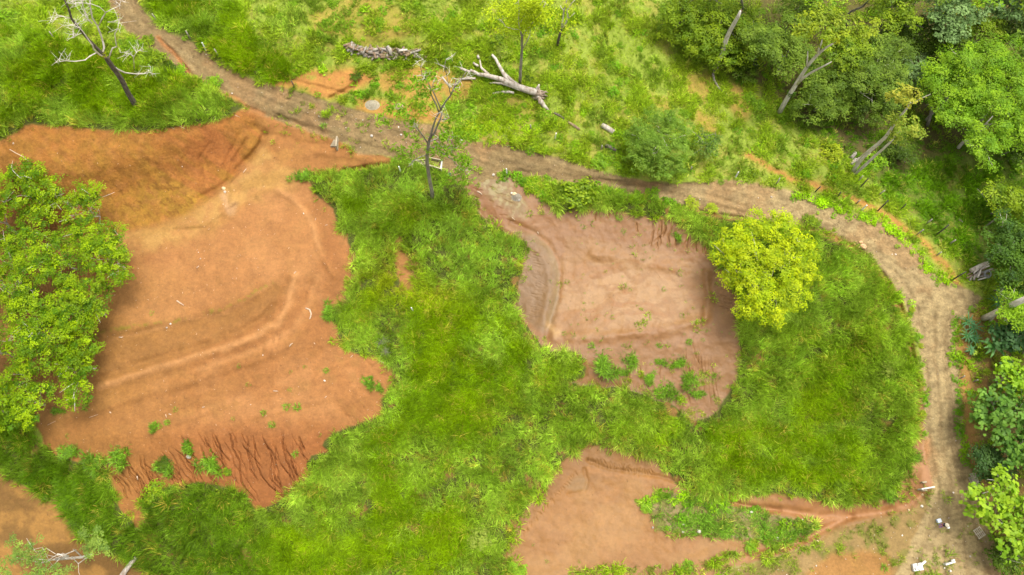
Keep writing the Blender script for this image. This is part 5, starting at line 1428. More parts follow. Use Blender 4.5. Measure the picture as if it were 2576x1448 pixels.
for (u, v, n) in [(957, 292, 1), (963, 310, 1), (981, 275, 1), (994, 284, 1), (978, 270, 1), (1005, 262, 1), (1012, 275, 1), (1018, 285, 1), (1022, 296, 1), (1064, 275, 1), (1035, 305, 1), (1043, 312, 1), (1022, 340, 1), (1046, 350, 1), (1045, 218, 1), (1070, 225, 1), (1072, 240, 1), (1060, 208, 1), (1062, 265, 1),
                  (1068, 195, 1), (1085, 195, 1), (1090, 180, 1), (1042, 202, 1), (1115, 335, 1), (1122, 330, 1), (1135, 340, 1), (1128, 350, 1), (1120, 310, 1), (1140, 300, 1), (1160, 310, 1), (1172, 290, 1), (1180, 280, 1), (1190, 275, 1), (1155, 325, 1), (1165, 345, 1), (1185, 340, 1),
                  (1080, 378, 1), (1086, 384, 1), (1100, 374, 1), (1108, 366, 1), (1118, 378, 1), (1126, 384, 1), (1134, 376, 1), (1142, 382, 1), (1112, 392, 1), (1120, 345, 1), (1145, 356, 1), (1152, 350, 1), (1160, 362, 1), (1150, 398, 1), (1158, 404, 1), (1166, 395, 1), (1175, 400, 1), (1160, 415, 1), (1170, 418, 1), (1180, 408, 1), (1185, 425, 1), (1150, 428, 1),
                  (1160, 440, 1), (1172, 450, 1), (1180, 462, 1), (1165, 465, 1), (1155, 455, 1), (1140, 448, 1), (1118, 445, 1), (1132, 452, 1), (1115, 460, 1), (1012, 388, 1), (1022, 376, 1), (1030, 398, 1), (1040, 382, 1), (1046, 368, 1), (998, 370, 1), (1006, 395, 1), (1195, 350, 1), (1200, 320, 1), (1150, 270, 1), (1130, 270, 1), (1045, 245, 1), (1056, 240, 1), (1100, 215, 1), (1110, 345, 1), (1190, 300, 1), (1095, 350, 1)]:
    c = D(u, v, rng.uniform(-1.2, 1.2))
    m = 24
    q = rng.normal(size=(m, 3)) * np.array([.30, .30, .16])
    Ps.append(np.array(c) + q); Ns.append(np.array([0, 0, .8]) + rng.normal(size=(m, 3)) * .5); Ls.append(rng.uniform(.32, .58, m))
V, F = leaf_quads(rng, np.concatenate(Ps), np.concatenate(Ns), np.concatenate(Ls), .32)
T = np.repeat(np.array([0.17, 0.31, 0.010]) * rng.uniform(.7, 1.5, (len(V) // 4, 1)), 4, axis=0)
link('foliage', quick_mesh('foliage', V - np.array(b0), F, CROWN_MAT, T), ct)

# ---- sparse yellow green tree and bare tree on the upper meadow
bu, bv = 1308, 212
b0 = G(bu, bv); z0 = b0.z
def D(u, v, dz=0.0): return P3(bu, bv, z0, u, v, dz)
t2 = empty('meadow_tree', b0, 'slim meadow tree with pale stem and thin yellow green crown at top centre', 'tree')
limb(t2, b0, [b0 - Vector((0, 0, .2)), D(1309, 185), D(1311, 155), D(1313, 128), D(1313, 95), D(1309, 75)], [.20, .17, .16, .14, .12, .09], BARK_GREY, 'trunk', 8)
ml = [([D(1313, 95), D(1325, 75, .2), D(1345, 52, .3), D(1362, 30, .3), D(1372, 8, .3)], [.09, .08, .06, .05, .03]), ([D(1310, 78), D(1304, 55), D(1306, 30), D(1304, 5)], [.08, .07, .05, .03]), ([D(1316, 122), D(1328, 100, .3), D(1335, 82, .3)], [.06, .05, .03]),
      ([D(1308, 75), D(1292, 74, .3), D(1272, 68, .3), D(1262, 52, .3)], [.05, .05, .04, .03]), ([D(1308, 60), D(1318, 40, -.4), D(1325, 25, -.4)], [.05, .04, .03])]
for pts, rr in ml: limb(t2, b0, pts, rr, BARK_PALE, 'branch', 6)
twigs(np.random.default_rng(9), t2, b0, [p[0][-1] for p in ml], BARK_PALE, 3, 1.0, .02)
rng = np.random.default_rng(21)
Ps, Ns, Ls = [], [], []
for k in range(150):
    u = 1322 + rng.normal() * 42; v = 22 + rng.normal() * 26 + abs(u - 1320) * .18
    c = D(u, v, rng.uniform(-1.3, 1.3)); m = 26
    Ps.append(np.array(c) + rng.normal(size=(m, 3)) * np.array([.40, .40, .22])); Ns.append(np.array([0, 0, .8]) + rng.normal(size=(m, 3)) * .45); Ls.append(rng.uniform(.2, .34, m))
V, F = leaf_quads(rng, np.concatenate(Ps), np.concatenate(Ns), np.concatenate(Ls), .5)
T = np.repeat(np.array([0.40, 0.50, 0.010]) * rng.uniform(.7, 1.35, (len(V) // 4, 1)), 4, axis=0)
link('crown', quick_mesh('crown', V - np.array(b0), F, CROWN_MAT, T), t2)

bu, bv = 1402, 118
b0 = G(bu, bv); z0 = b0.z
def D(u, v, dz=0.0): return P3(bu, bv, z0, u, v, dz)
t3 = empty('dead_tree', b0, 'small leafless forked tree with dark foot on the upper meadow', 'tree')
limb(t3, b0, [b0 - Vector((0, 0, .2)), D(1404, 104), D(1408, 90), D(1412, 73)], [.20, .17, .15, .13], BARK_DARK, 'trunk', 8)
for pts, rr in (([D(1412, 73), D(1415, 55), D(1418, 30), D(1424, 8), D(1428, -10)], [.09, .08, .07, .05, .04]), ([D(1413, 73), D(1424, 58, .3), D(1428, 42, .3), D(1427, 25, .3), D(1437, 10, .3), D(1447, 0, .3)], [.10, .09, .08, .07, .05, .03]), ([D(1426, 50, .3), D(1436, 42, .6), D(1446, 33, .6)], [.06, .05, .03]), ([D(1419, 28), D(1412, 20, -.3), D(1410, 15, -.3)], [.05, .04, .03])):
    limb(t3, b0, pts, rr, BARK_PALE, 'branch', 6)

# ---- bare standing trunk, forked pale trunk, leaning trunks with tufts of yellow leaves
bu, bv = 1800, 173
b0 = G(bu, bv); z0 = b0.z
def D(u, v, dz=0.0): return P3(bu, bv, z0, u, v, dz)
sn = empty('broken_tree', b0, 'bare broken trunk standing before the broad tree at the wood edge', 'tree')
limb(sn, b0, [b0 - Vector((0, 0, .2)), D(1808, 152), D(1816, 135), D(1822, 115), D(1830, 92), D(1838, 75), D(1848, 58), D(1857, 42), D(1863, 28)], [.34, .30, .28, .27, .26, .24, .22, .20, .12], BARK_PALE, 'trunk', 10)
limb(sn, b0, [D(1862, 34), D(1866, 28), D(1865, 24)], [.10, .08, .03], BARK_BROWN, 'splinter', 6)

bu, bv = 1960, 285
b0 = G(bu, bv); z0 = b0.z
def D(u, v, dz=0.0): return P3(bu, bv, z0, u, v, dz)
fk = empty('forked_tree', b0, 'pale forked leaning trunk rising from the shaded clearing', 'tree')
limb(fk, b0, [b0 - Vector((0, 0, .2)), D(1972, 262), D(1985, 240), D(1998, 220), D(2010, 200), D(2024, 178), D(2038, 158), D(2052, 143), D(2066, 130), D(2078, 120), D(2100, 108)], [.34, .28, .26, .25, .23, .21, .19, .17, .15, .12, .08], BARK_PALE, 'trunk', 9)
for pts, rr in (([D(2029, 168), D(2031, 150, .2), D(2032, 130, .2)], [.11, .09, .04]), ([D(2056, 138), D(2060, 124, .3), D(2066, 110, .3), D(2068, 100, .3)], [.13, .11, .09, .05]), ([D(2005, 212), D(2022, 196, .5), D(2036, 186, .6), D(2058, 174, .7), D(2076, 165, .7), D(2092, 156, .7)], [.17, .15, .13, .11, .09, .05])):
    limb(fk, b0, pts, rr, BARK_PALE, 'branch', 7)
for k, (u, v) in enumerate(((2102, 104), (2068, 112), (1990, 238), (2040, 172))):
    V, F = leaf_cloud(np.random.default_rng(30 + k), 46, .6, .45, .55, .4, .16)
    link('epiphyte', quick_mesh('epiphyte', V, F, CROWN_MAT, np.tile([0.32, 0.36, 0.01] if k < 2 else [0.09, 0.2, .01], (len(V), 1))), fk, loc=D(u, v) - b0)

rng = np.random.default_rng(34)
L = []; zc = D(2100, 108).z
for (u, v, r, dz) in ((2085, 66, 44, .8), (2040, 60, 36, .4), (2130, 62, 40, .6), (2010, 72, 26, .2), (2172, 80, 28, 0), (2075, 40, 36, 1.0), (2200, 66, 20, .2)):
    q = r * mpu(u, v, zc + dz); L.append((tuple(map(float, W(u, v, zc + dz))), (q, q, q * .5)))
V, F, T, _t = crown_geo(rng, L, .30, 2.1, ((0.13, 0.21, 0.008), (0.33, 0.40, 0.014)), .6, .6, .4, -.6)
link('crown', quick_mesh('crown', V - np.array(b0), F, CROWN_MAT, T), fk)
tag(fk, 'pale forked leaning tree with a yellowish crown over the shaded clearing')

bu, bv = 2144, 436
b0 = G(bu, bv); z0 = b0.z
def D(u, v, dz=0.0): return P3(bu, bv, z0, u, v, dz)
yt = empty('twin_trunk_tree', b0, 'leaning twin trunked tree with flat yellow leaf tufts before the bright crowns', 'tree')
limb(yt, b0, [b0 - Vector((0, 0, .2)), D(2158, 412), D(2172, 394), D(2190, 378), D(2210, 362), D(2228, 345), D(2242, 325), D(2250, 312), D(2266, 292), D(2282, 272), D(2290, 258)], [.26, .23, .22, .21, .20, .18, .16, .14, .12, .10, .06], BARK_PALE, 'trunk', 8)
limb(yt, b0, [D(2148, 440), D(2172, 420, -.3), D(2202, 392, -.3), D(2222, 375, -.3), D(2240, 358, -.3), D(2262, 330, -.3)], [.20, .17, .15, .13, .11, .08], BARK_PALE, 'trunk', 8)
limb(yt, b0, [D(2290, 262), D(2310, 252, .3), D(2340, 238, .4)], [.07, .05, .03], BARK_PALE, 'branch', 6)
rng = np.random.default_rng(33)
for lobes, pal, nm in (([(2250, 246, 20), (2275, 232, 24), (2300, 238, 20), (2268, 256, 14), (2238, 248, 12), (2290, 262, 12)], ((0.27, 0.30, 0.015), (0.46, 0.44, 0.05)), 'crown'), ([(2282, 312, 32), (2262, 300, 18), (2305, 330, 24), (2270, 335, 22), (2262, 350, 18), (2250, 302, 14)], ((0.16, 0.25, 0.012), (0.36, 0.40, 0.04)), 'crown')):
    L = []
    for (u, v, r) in lobes:
        c = D(u, v, rng.uniform(-.2, .5)); q = r * mpu(u, v, c.z); L.append((tuple(c), (q, q, q * .4)))
    V, F, T, _ = crown_geo(rng, L, .26, 1.9, pal, .6, .45, .4)
    link(nm, quick_mesh(nm, V - np.array(b0), F, CROWN_MAT, T), yt)
for lab, pts, rr in (('straight brown trunk under the bright drooping crown', [(2334, 318), (2338, 300), (2342, 285), (2346, 268)], [.22, .20, .19, .17]), ('thick pale trunk leaning out at the right edge above the banana plants', [(2473, 802), (2495, 792), (2520, 780), (2558, 762), (2585, 750)], [.34, .33, .33, .32, .31]), ('thin grey trunk leaning at the right edge above the shaded grass', [(2474, 574), (2492, 561), (2510, 547), (2530, 532)], [.10, .09, .09, .08])):
    bu, bv = pts[0]; b0 = G(bu, bv); z0 = b0.z
    t = empty('leaning_tree', b0, lab, 'tree')
    limb(t, b0, [b0 - Vector((0, 0, .2))] + [P3(bu, bv, z0, u, v) for u, v in pts[1:]], rr, BARK_GREY if 'pale' not in lab else BARK_PALE, 'trunk', 9)

# ------------------------------------------------------------------ bushes: one or another of a few shapes, each its own thing
def bush_mesh(seed, leaf, n, aspect=.6, tall=.8, mat=CROWN_MAT, pal=MID):
    rng = np.random.default_rng(seed)
    L = [((0, 0, .35 * tall), (.55, .55, .5 * tall))]
    for k in range(6):
        a = k * 1.05 + rng.uniform(-.3, .3)
        L.append(((math.cos(a) * .55, math.sin(a) * .55, .3 * tall * rng.uniform(.6, 1.3)), (.42, .42, .36 * tall)))
    V, F, T, tips = crown_geo(rng, L, leaf, n, pal, aspect, .26, .6, -.2)
    g = Geo()
    for q in rng.permutation(len(tips))[:8]:
        g.tube([(0, 0, -.05), tuple(tips[q] * .55), tuple(tips[q])], [.03, .02, .01], 4, cap=False)
    gv = np.array(g.V); gf = np.array([f for f in g.F if len(f) == 4]) + len(V)
    V2 = np.concatenate([V, gv]); F2 = np.concatenate([F, gf]); T2 = np.concatenate([T, np.tile([.2, .16, .11], (len(gv), 1))])
    return quick_mesh('bush', V2, F2, mat, T2)

def set_bush(name, me, u, v, r, label, cat='bush', group=None, hz=1.0, rot=0.0):
    p = G(u, v, -.03); s = r * mpu(u, v, p.z)
    o = link(name, me, None, p, (0, 0, rot), (s, s, s * hz))
    return tag(o, label, cat, group)

B_MID = [bush_mesh(300 + k, .17, 1.5, pal=MID) for k in range(3)]
B_BRIGHT = [bush_mesh(310 + k, .18, 1.5, pal=BRIGHT) for k in range(3)]
B_DARK = [bush_mesh(320 + k, .16, 1.5, pal=DARK) for k in range(2)]
B_YEL = [bush_mesh(330 + k, .20, 1.3, pal=((0.25, 0.33, 0.008), (0.38, 0.44, 0.015))) for k in range(2)]
B_PALE = [bush_mesh(340 + k, .13, 1.5, pal=PALEY, tall=.7) for k in range(2)]
BUSHES = [
    (B_PALE, 1209, 1350, 37, 'pale green bush standing alone in the tall grass at bottom centre', 1.0), (B_PALE, 2234, 922, 29, 'pale green bush in the tall grass near the right side of the bowl', 1.0),
    (B_MID, 1452, 488, 48, 'wide tangled bush with dead twigs on the edge of the silt pad', .9), (B_YEL, 2092, 390, 31, 'bright yellow green bush at the foot of the twin trunked tree', 1.1), (B_BRIGHT, 2200, 412, 30, 'leafy bush beneath the leaning twin trunks', 1.0),
    (B_BRIGHT, 2106, 464, 12, 'small round bush alone on the bare strip by the fence posts', .9), (B_MID, 1897, 440, 18, 'neat round bush on the meadow right of the feathery tree', 1.1), (B_BRIGHT, 1967, 302, 18, 'bush at the foot of the pale forked trunk', 1.1), (B_MID, 1990, 318, 12, 'low bush just below the pale forked trunk', .9),
    (B_BRIGHT, 1883, 247, 18, 'upper of two bushes on the bare earth left of the forked trunk', 1.0), (B_BRIGHT, 1904, 268, 21, 'lower of two bushes on the bare earth left of the forked trunk', 1.0), (B_BRIGHT, 2071, 335, 11, 'tiny bush in the shaded clearing under the olive trees', .9),
    (B_YEL, 1474, 265, 11, 'yellow plant on the meadow below the end of the fallen tree', 1.0), (B_YEL, 1618, 246, 13, 'upright yellow plant on the meadow above the feathery tree', 1.3), (B_MID, 1477, 315, 12, 'dull green bush on the meadow beside the short thick log', 1.0),
    (B_MID, 1692, 268, 13, 'round bush on the striped meadow above the small open tree', 1.0), (B_BRIGHT, 1372, 380, 11, 'bright bush on the upper verge of the track right of the central tree', 1.0), (B_BRIGHT, 1510, 408, 27, 'leafy bright bush on the upper verge left of the feathery tree', .8), (B_BRIGHT, 1560, 415, 18, 'smaller bright bush beside the feathery tree', .8), (B_YEL, 1598, 424, 14, 'yellow green bush at the foot of the feathery tree', .8),
    (B_MID, 1318, 178, 18, 'bush at the foot of the slim meadow tree', 1.0), (B_DARK, 1330, 200, 14, 'dark little bush right of the slim meadow tree stem', .9), (B_MID, 1250, 105, 26, 'dark leafy bush left of the slim meadow tree, upper of three', 1.0), (B_PALE, 1268, 132, 24, 'speckled bush left of the slim meadow tree, middle of three', 1.0), (B_MID, 1240, 148, 22, 'bush left of the slim meadow tree, lowest of three', 1.0), (B_YEL, 1229, 184, 12, 'bright broad leaved plant between the fallen limbs', 1.0),
    (B_BRIGHT, 839, 12, 17, 'bush at the top edge above the bare meadow patch', 1.1), (B_BRIGHT, 954, 58, 14, 'tallest bush in the middle of the bare meadow patch', 1.3), (B_BRIGHT, 918, 28, 9, 'little bush in the upper part of the bare meadow patch', 1.1), (B_MID, 852, 68, 10, 'dull bush in the left part of the bare meadow patch', 1.0), (B_BRIGHT, 999, 74, 11, 'bush on the right rim of the bare meadow patch', 1.0), (B_BRIGHT, 804, 86, 12, 'bush left of the firewood stack on the slope', 1.1), (B_BRIGHT, 820, 100, 11, 'lower bush left of the firewood stack', 1.0),
    (B_BRIGHT, 873, 128, 9, 'bright bush growing in the left end of the firewood stack', 1.0), (B_BRIGHT, 950, 148, 14, 'bush growing in front of the middle of the firewood stack', 1.0), (B_BRIGHT, 972, 146, 12, 'small bush against the front of the firewood stack', 1.0), (B_DARK, 897, 195, 16, 'dark round bush on the rim of the red meadow patch', 1.0), (B_MID, 942, 188, 11, 'low dull bush right of the dark round one', .8),
    (B_BRIGHT, 1006, 216, 15, 'leafy bush in the red patch left of the central tree', .9), (B_BRIGHT, 1028, 222, 11, 'small bush beside the leafy one in the red patch', .8), (B_MID, 849, 160, 8, 'tiny bush on the grass above the red patch', 1.0), (B_BRIGHT, 1121, 55, 13, 'round bush left of the meadow tree near the top', 1.0), (B_BRIGHT, 1062, 22, 11, 'round bush near the top edge above the firewood stack', 1.0), (B_BRIGHT, 1090, 76, 11, 'round bush right of the bare meadow patch', 1.0),
    (B_MID, 805, 165, 10, 'bush between the track and the firewood stack', 1.0), (B_BRIGHT, 660, 172, 15, 'bush among the lush clumps above the track', 1.0), (B_BRIGHT, 705, 42, 11, 'bush in the lush slope at the top left of the meadow', 1.1), (B_MID, 668, 120, 20, 'wide dark bush in the lush slope above the track', .9), (B_DARK, 625, 104, 9, 'small dark bush in the lush slope above the track', 1.0), (B_BRIGHT, 738, 12, 14, 'bush at the top edge left of the bare patch', 1.0),
    (B_MID, 400, 148, 26, 'grey green bush under the dead tree beside the track', 1.0), (B_MID, 372, 108, 22, 'bush in the gap between the dead tree and the track', 1.0), (B_BRIGHT, 335, 118, 24, 'yellowish bush behind the fork of the dead tree', .9), (B_DARK, 425, 172, 20, 'dark bush beside the washed edge of the track', .9), (B_BRIGHT, 455, 178, 18, 'bright bush beside the washed edge of the track', .9), (B_BRIGHT, 25, 50, 34, 'large bush in the upper left corner', .8), (B_BRIGHT, 150, 26, 18, 'yellow green bush at the top left', .8), (B_BRIGHT, 540, 208, 22, 'bright leafy bush at the tip of the grass spur', .7), (B_MID, 505, 228, 15, 'dark bush inside the tip of the grass spur', .9),
    (B_BRIGHT, 2307, 850, 15, 'round bush on the inner verge of the track', .9), (B_YEL, 2294, 780, 9, 'yellowish bush on the inner verge, upper one', .9), (B_YEL, 2316, 871, 9, 'yellowish bush just below the round verge bush', .9), (B_YEL, 2320, 994, 9, 'yellowish bush on the inner verge, middle one', .9), (B_YEL, 2321, 1041, 10, 'yellowish bush on the inner verge, lowest one', .9), (B_BRIGHT, 2268, 830, 20, 'bright bush on the right rim of the tall grass', .8), (B_MID, 2035, 556, 20, 'dull bush on the lower side of the track above the yellow tree', .8), (B_MID, 2052, 562, 16, 'greener bush on the lower side of the track above the yellow tree', .8),
    (B_BRIGHT, 1640, 490, 22, 'bush on the lower verge of the track below the feathery tree', .7), (B_BRIGHT, 1600, 498, 22, 'bush on the lower verge left of the feathery tree', .7), (B_BRIGHT, 1560, 486, 17, 'bush on the lower verge right of the tangled bush', .7), (B_YEL, 1740, 512, 20, 'straw coloured scrub on the lower verge, left of two', .6), (B_YEL, 1790, 525, 18, 'straw coloured scrub on the lower verge, right of two', .6), (B_BRIGHT, 1345, 470, 16, 'bush at the top of the silt pad beside the washed track edge', .8), (B_BRIGHT, 1378, 450, 13, 'leafy bush above the silt pad near the track', .8),
    (B_YEL, 1247, 834, 7, 'single bright yellow plant in the middle tall grass', .8), (B_YEL, 1306, 660, 16, 'bright yellow sprays at the tip of the lodged grass', .7), (B_YEL, 672, 1351, 11, 'yellow green plant in the grass at lower left', .8), (B_MID, 390, 1240, 32, 'small leaved shrub at the foot of the rilled slope, left one', .7), (B_MID, 525, 1258, 32, 'small leaved shrub at the foot of the rilled slope, right one', .6), (B_MID, 572, 1188, 13, 'tiny shrub beside a tussock on the rilled slope', .8), (B_DARK, 411, 1163, 19, 'dark shrub in the grass tussock on the rilled slope', .8),
    (B_MID, 2013, 1322, 19, 'round green bush on the islet near the channel fork', .7), (B_MID, 2055, 1323, 11, 'small round bush right at the channel fork', .8), (B_BRIGHT, 1630, 1276, 20, 'bright bush at the left tip of the grassy islet', .6), (B_BRIGHT, 1888, 1375, 18, 'bright bush at the right end of the green strip on the mud pad', .7), (B_BRIGHT, 1730, 1425, 18, 'bright bush in the middle of the green strip on the mud pad', .7), (B_BRIGHT, 1300, 1440, 30, 'bright bush cut by the bottom edge at the left of the mud pad', .6),
    (B_MID, 2445, 905, 10, 'low fern like bush between the track and the banana plants', .7), (B_YEL, 2480, 738, 8, 'yellow leaved plant beside the pile of poles', .8), (B_MID, 2300, 560, 9, 'low plant between the two rows of fence posts', .8), (B_BRIGHT, 2287, 462, 12, 'round weed in the middle of the shaded grass', .8), (B_MID, 2412, 470, 11, 'round weed in the right part of the shaded grass', .8),
]
ri = random.Random(4)
for k, (kind, u, v, r, lab, hz) in enumerate(BUSHES):
    set_bush('bush', kind[k % len(kind)], u, v, r, lab, 'bush', None, hz, ri.uniform(0, 6.28))
rb = np.random.default_rng(55)
n = 0
while n < 90:                                   # the many like shrubs dotted over the meadow
    u = rb.uniform(560, 1900); v = rb.uniform(-40, 420)
    m = masks(np.array([u]), np.array([v]))
    if m['pads'][0] + m['tallB'][0] + m['bare'][0] + m['ffloor'][0] > .35: continue
    if rb.random() > (.25 + fbm(np.array([u]), np.array([v]), 120, 91, 2)[0]): continue
    kind = (B_MID, B_BRIGHT, B_BRIGHT)[n % 3]
    set_bush('shrub', kind[n % 3], u, v, rb.uniform(6, 14), 'little round green shrub dotted over the upper meadow grass', 'shrub', 'little shrubs of the upper meadow', rb.uniform(.7, 1.1), rb.uniform(0, 6.28))
    n += 1
# leafless twig bushes
for u, v, s, lab in ((964, 864, .9, 'upper dry grey twig bush in the tall grass beside the terrace'), (972, 888, .75, 'lower dry grey twig bush in the tall grass beside the terrace'), (1447, 512, .9, 'dead grey twigs sticking out of the tangled bush')):
    p = G(u, v, .5); o = empty('twig_bush', p, lab, 'bush')
    twigs(np.random.default_rng(int(u)), o, p, [p], BARK_GREY, 22, s, .016, 'twig')

# ------------------------------------------------------------------ grass tussocks standing alone on the pads
def tussock_mesh(seed, n, h=.75):
    V, F, T = blade_tuft(np.random.default_rng(seed), n, h, .75, .055, .75, .30)
    me = quick_mesh('grass_tussock', V, F, TUSSOCK_MAT, np.array([0.18, 0.31, 0.02]) * T[:, None])
    return me
def tussock_clump(seed):
    rng = np.random.default_rng(seed); Vs, Fs, Ts, off = [], [], [], 0
    for k in range(9):
        a = rng.uniform(0, 6.28); r = .62 * math.sqrt(rng.random()) * (1 + .25 * math.cos(2 * a + seed))
        V, F, T = blade_tuft(rng, 46, rng.uniform(.42, .66), .42, .05, .5, .42)
        Vs.append(V + np.array([r * math.cos(a), r * math.sin(a), 0])); Fs.append(F + off); Ts.append(T * rng.uniform(.75, 1.25)); off += len(V)
    return quick_mesh('grass_tussock', np.concatenate(Vs), np.concatenate(Fs), TUSSOCK_MAT, np.array([0.145, 0.275, 0.014]) * np.concatenate(Ts)[:, None])
TUSSOCK_MAT = leaf_mat('tussock_blades', 'GEOMETRY', rough=.45, trans=.3, spec=.2, var=.2, nscale=.5)
TUS = [tussock_mesh(400 + k, 75) for k in range(3)]
TUS_BIG = [tussock_clump(410 + k) for k in range(4)]
TUS_THIN = [tussock_mesh(420 + k, 26) for k in range(3)]
TUSSOCKS = [
    (1523, 911, 35, 'largest round tussock at the lower rim of the silt pad'), (1585, 909, 24, 'tussock just right of the largest one on the silt pad'), (1564, 938, 16, 'tussock between the largest one and the lower grass of the silt pad'), (1663, 913, 18, 'round tussock in the middle of the lower silt pad'), (1702, 914, 21, 'leafy tussock beside the long cracks of the silt pad'),
    (1735, 959, 25, 'wide tussock at the foot of the long cracks on the silt pad'), (1752, 989, 17, 'tussock below the wide one at the foot of the cracks'), (1675, 991, 33, 'long tussock at the lower tongue of the silt pad'), (1640, 951, 16, 'spiky tussock above the long one of the lower tongue'), (1487, 871, 14, 'spiky tussock left of centre on the lower silt pad'), (1795, 946, 11, 'small tussock right of the long cracks of the silt pad'),
    (1557, 548, 13, 'spiky tussock at the upper rim of the silt pad'), (1703, 598, 15, 'spiky tussock in the cracked upper right of the silt pad'), (1795, 644, 14, 'tussock at the foot of the yellow green tree'), (1467, 571, 10, 'tussock in the upper left of the silt pad'), (1569, 582, 10, 'lower tussock at the upper rim of the silt pad'), (1670, 728, 10, 'tussock in the middle of the pale flow marks'), (1775, 831, 9, 'tussock on the right dark rim of the silt pad'), (1420, 840, 10, 'tussock beside the pale splash at the crescent foot'),
    (1659, 870, 12, 'star shaped tussock on the lower silt pad'), (1734, 861, 12, 'star shaped tussock right of the middle of the lower silt pad'), (1768, 856, 8, 'small star shaped tussock near the right of the lower silt pad'), (1567, 869, 7, 'tiny tussock above the largest one of the silt pad'), (1630, 859, 6, 'tiny tussock on the middle rim of the silt pad'), (1733, 918, 9, 'small tussock between the leafy one and the cracks'), (1678, 563, 9, 'small tussock at the head of the branching crack'), (1683, 617, 8, 'small tussock below the branching crack'),
    (924, 966, 19, 'left one of the joined tussocks on the right rim of the terrace'), (948, 978, 17, 'right one of the joined tussocks on the right rim of the terrace'), (821, 933, 11, 'spiky tussock on the right part of the lower terrace'), (721, 1025, 13, 'left tussock of a pair on the lower terrace'), (748, 1025, 14, 'right tussock of a pair on the lower terrace'), (685, 1069, 13, 'tussock above the rilled slope on the terrace'), (663, 1039, 12, 'ragged tussock left of the pair on the lower terrace'),
    (768, 924, 8, 'thin tussock in the middle of the lower terrace'), (731, 936, 7, 'thin small tussock left of the middle of the lower terrace'), (729, 981, 8, 'thin tussock above the pair on the lower terrace'), (391, 1074, 16, 'ragged tussock left of centre above the rills'), (422, 1064, 13, 'ragged tussock with dry stalk above the rills'), (442, 1031, 10, 'thin tussock near the lower end of the benches'), (602, 921, 9, 'dry tussock on the worn bench'), (625, 969, 9, 'thin tussock below the worn bench'), (382, 789, 10, 'wispy tussock on the upper left terrace'), (217, 1026, 13, 'tussock beside the lowest left tree'), (150, 1036, 16, 'tussock in the shade of the lowest left tree'), (587, 1054, 8, 'thin tussock right of the ragged pair'),
    (475, 1125, 20, 'tall tussock at the top of the rilled slope'), (412, 1180, 28, 'dark tussock in the middle of the rilled slope'), (530, 1178, 34, 'broadest round tussock on the rilled slope'), (175, 1133, 24, 'round tussock at the lower left corner of the terrace'), (307, 1145, 33, 'long tussock along the lower rim of the terrace, right part'), (240, 1157, 33, 'long tussock along the lower rim of the terrace, left part'), (744, 1143, 12, 'tussock beside the last rills at the grass edge'), (170, 1098, 9, 'small tussock above the lower left corner of the terrace'),
    (766, 440, 26, 'lone wide tussock on the neck of earth above the terrace'), (729, 452, 13, 'pale tussock left of the lone wide one on the neck'), (832, 780, 24, 'tussock jutting out of the grass onto the terrace'), (1375, 1413, 8, 'small tussock on the lower left of the mud pad'), (1457, 1413, 6, 'tiny tussock in the lower middle of the mud pad'), (1342, 1371, 6, 'tiny tussock at the left rim of the mud pad'),
    (882, 252, 15, 'dense round tussock between the red patch and the pale heap'), (736, 183, 20, 'large leafy tussock beside the red meadow patch'), (900, 316, 10, 'yellow tussock on the track, left of two'), (877, 328, 9, 'yellow tussock on the track, right of two'), (815, 318, 12, 'tussock on the upper verge of the left track'), (1814, 460, 13, 'round tussock on the upper edge of the right track'), (1780, 456, 11, 'smaller tussock left of the one on the right track edge'), (1525, 438, 9, 'little tussock on the track below the feathery tree'),
    (2300, 1150, 16, 'pale straw tussock on the red earth above the white culvert'), (2240, 1240, 24, 'tussock between the bowl of grass and the channel'), (2224, 1430, 14, 'tussock at the right foot of the yard mound'),
]
for k, (u, v, r, lab) in enumerate(TUSSOCKS):
    fam = TUS_BIG if r >= 15 else TUS if r >= 11 else TUS_THIN
    p = G(u, v, -.04); s = 1.25 * r * mpu(u, v, p.z) / (.95 if r < 20 else .92)
    o = link('grass_tussock', fam[k % len(fam)], None, p, (0, 0, ri.uniform(0, 6.28)), (s * ri.uniform(.85, 1.1), s * ri.uniform(.75, 1.05), max(s, .6) * ri.uniform(.7, .95)))
    tag(o, lab, 'tussock')
_rt = np.random.default_rng(66); n = 0
while n < 70:
    u, v = _rt.uniform(1430, 1850), _rt.uniform(540, 900)
    m = masks(np.array([u]), np.array([v]))
    if m['rpad'][0] < .9 or (1480 < u < 1740 and 660 < v < 830 and _rt.random() < .85): continue
    p = G(u, v, -.02); s = _rt.uniform(.12, .28)
    o = link('seedling', TUS_THIN[n % 3], None, p, (0, 0, _rt.uniform(0, 6.28)), (s, s, s))
    tag(o, 'tiny green seedling sprouting from the silt pad', 'seedling', 'seedlings on the silt pad'); n += 1

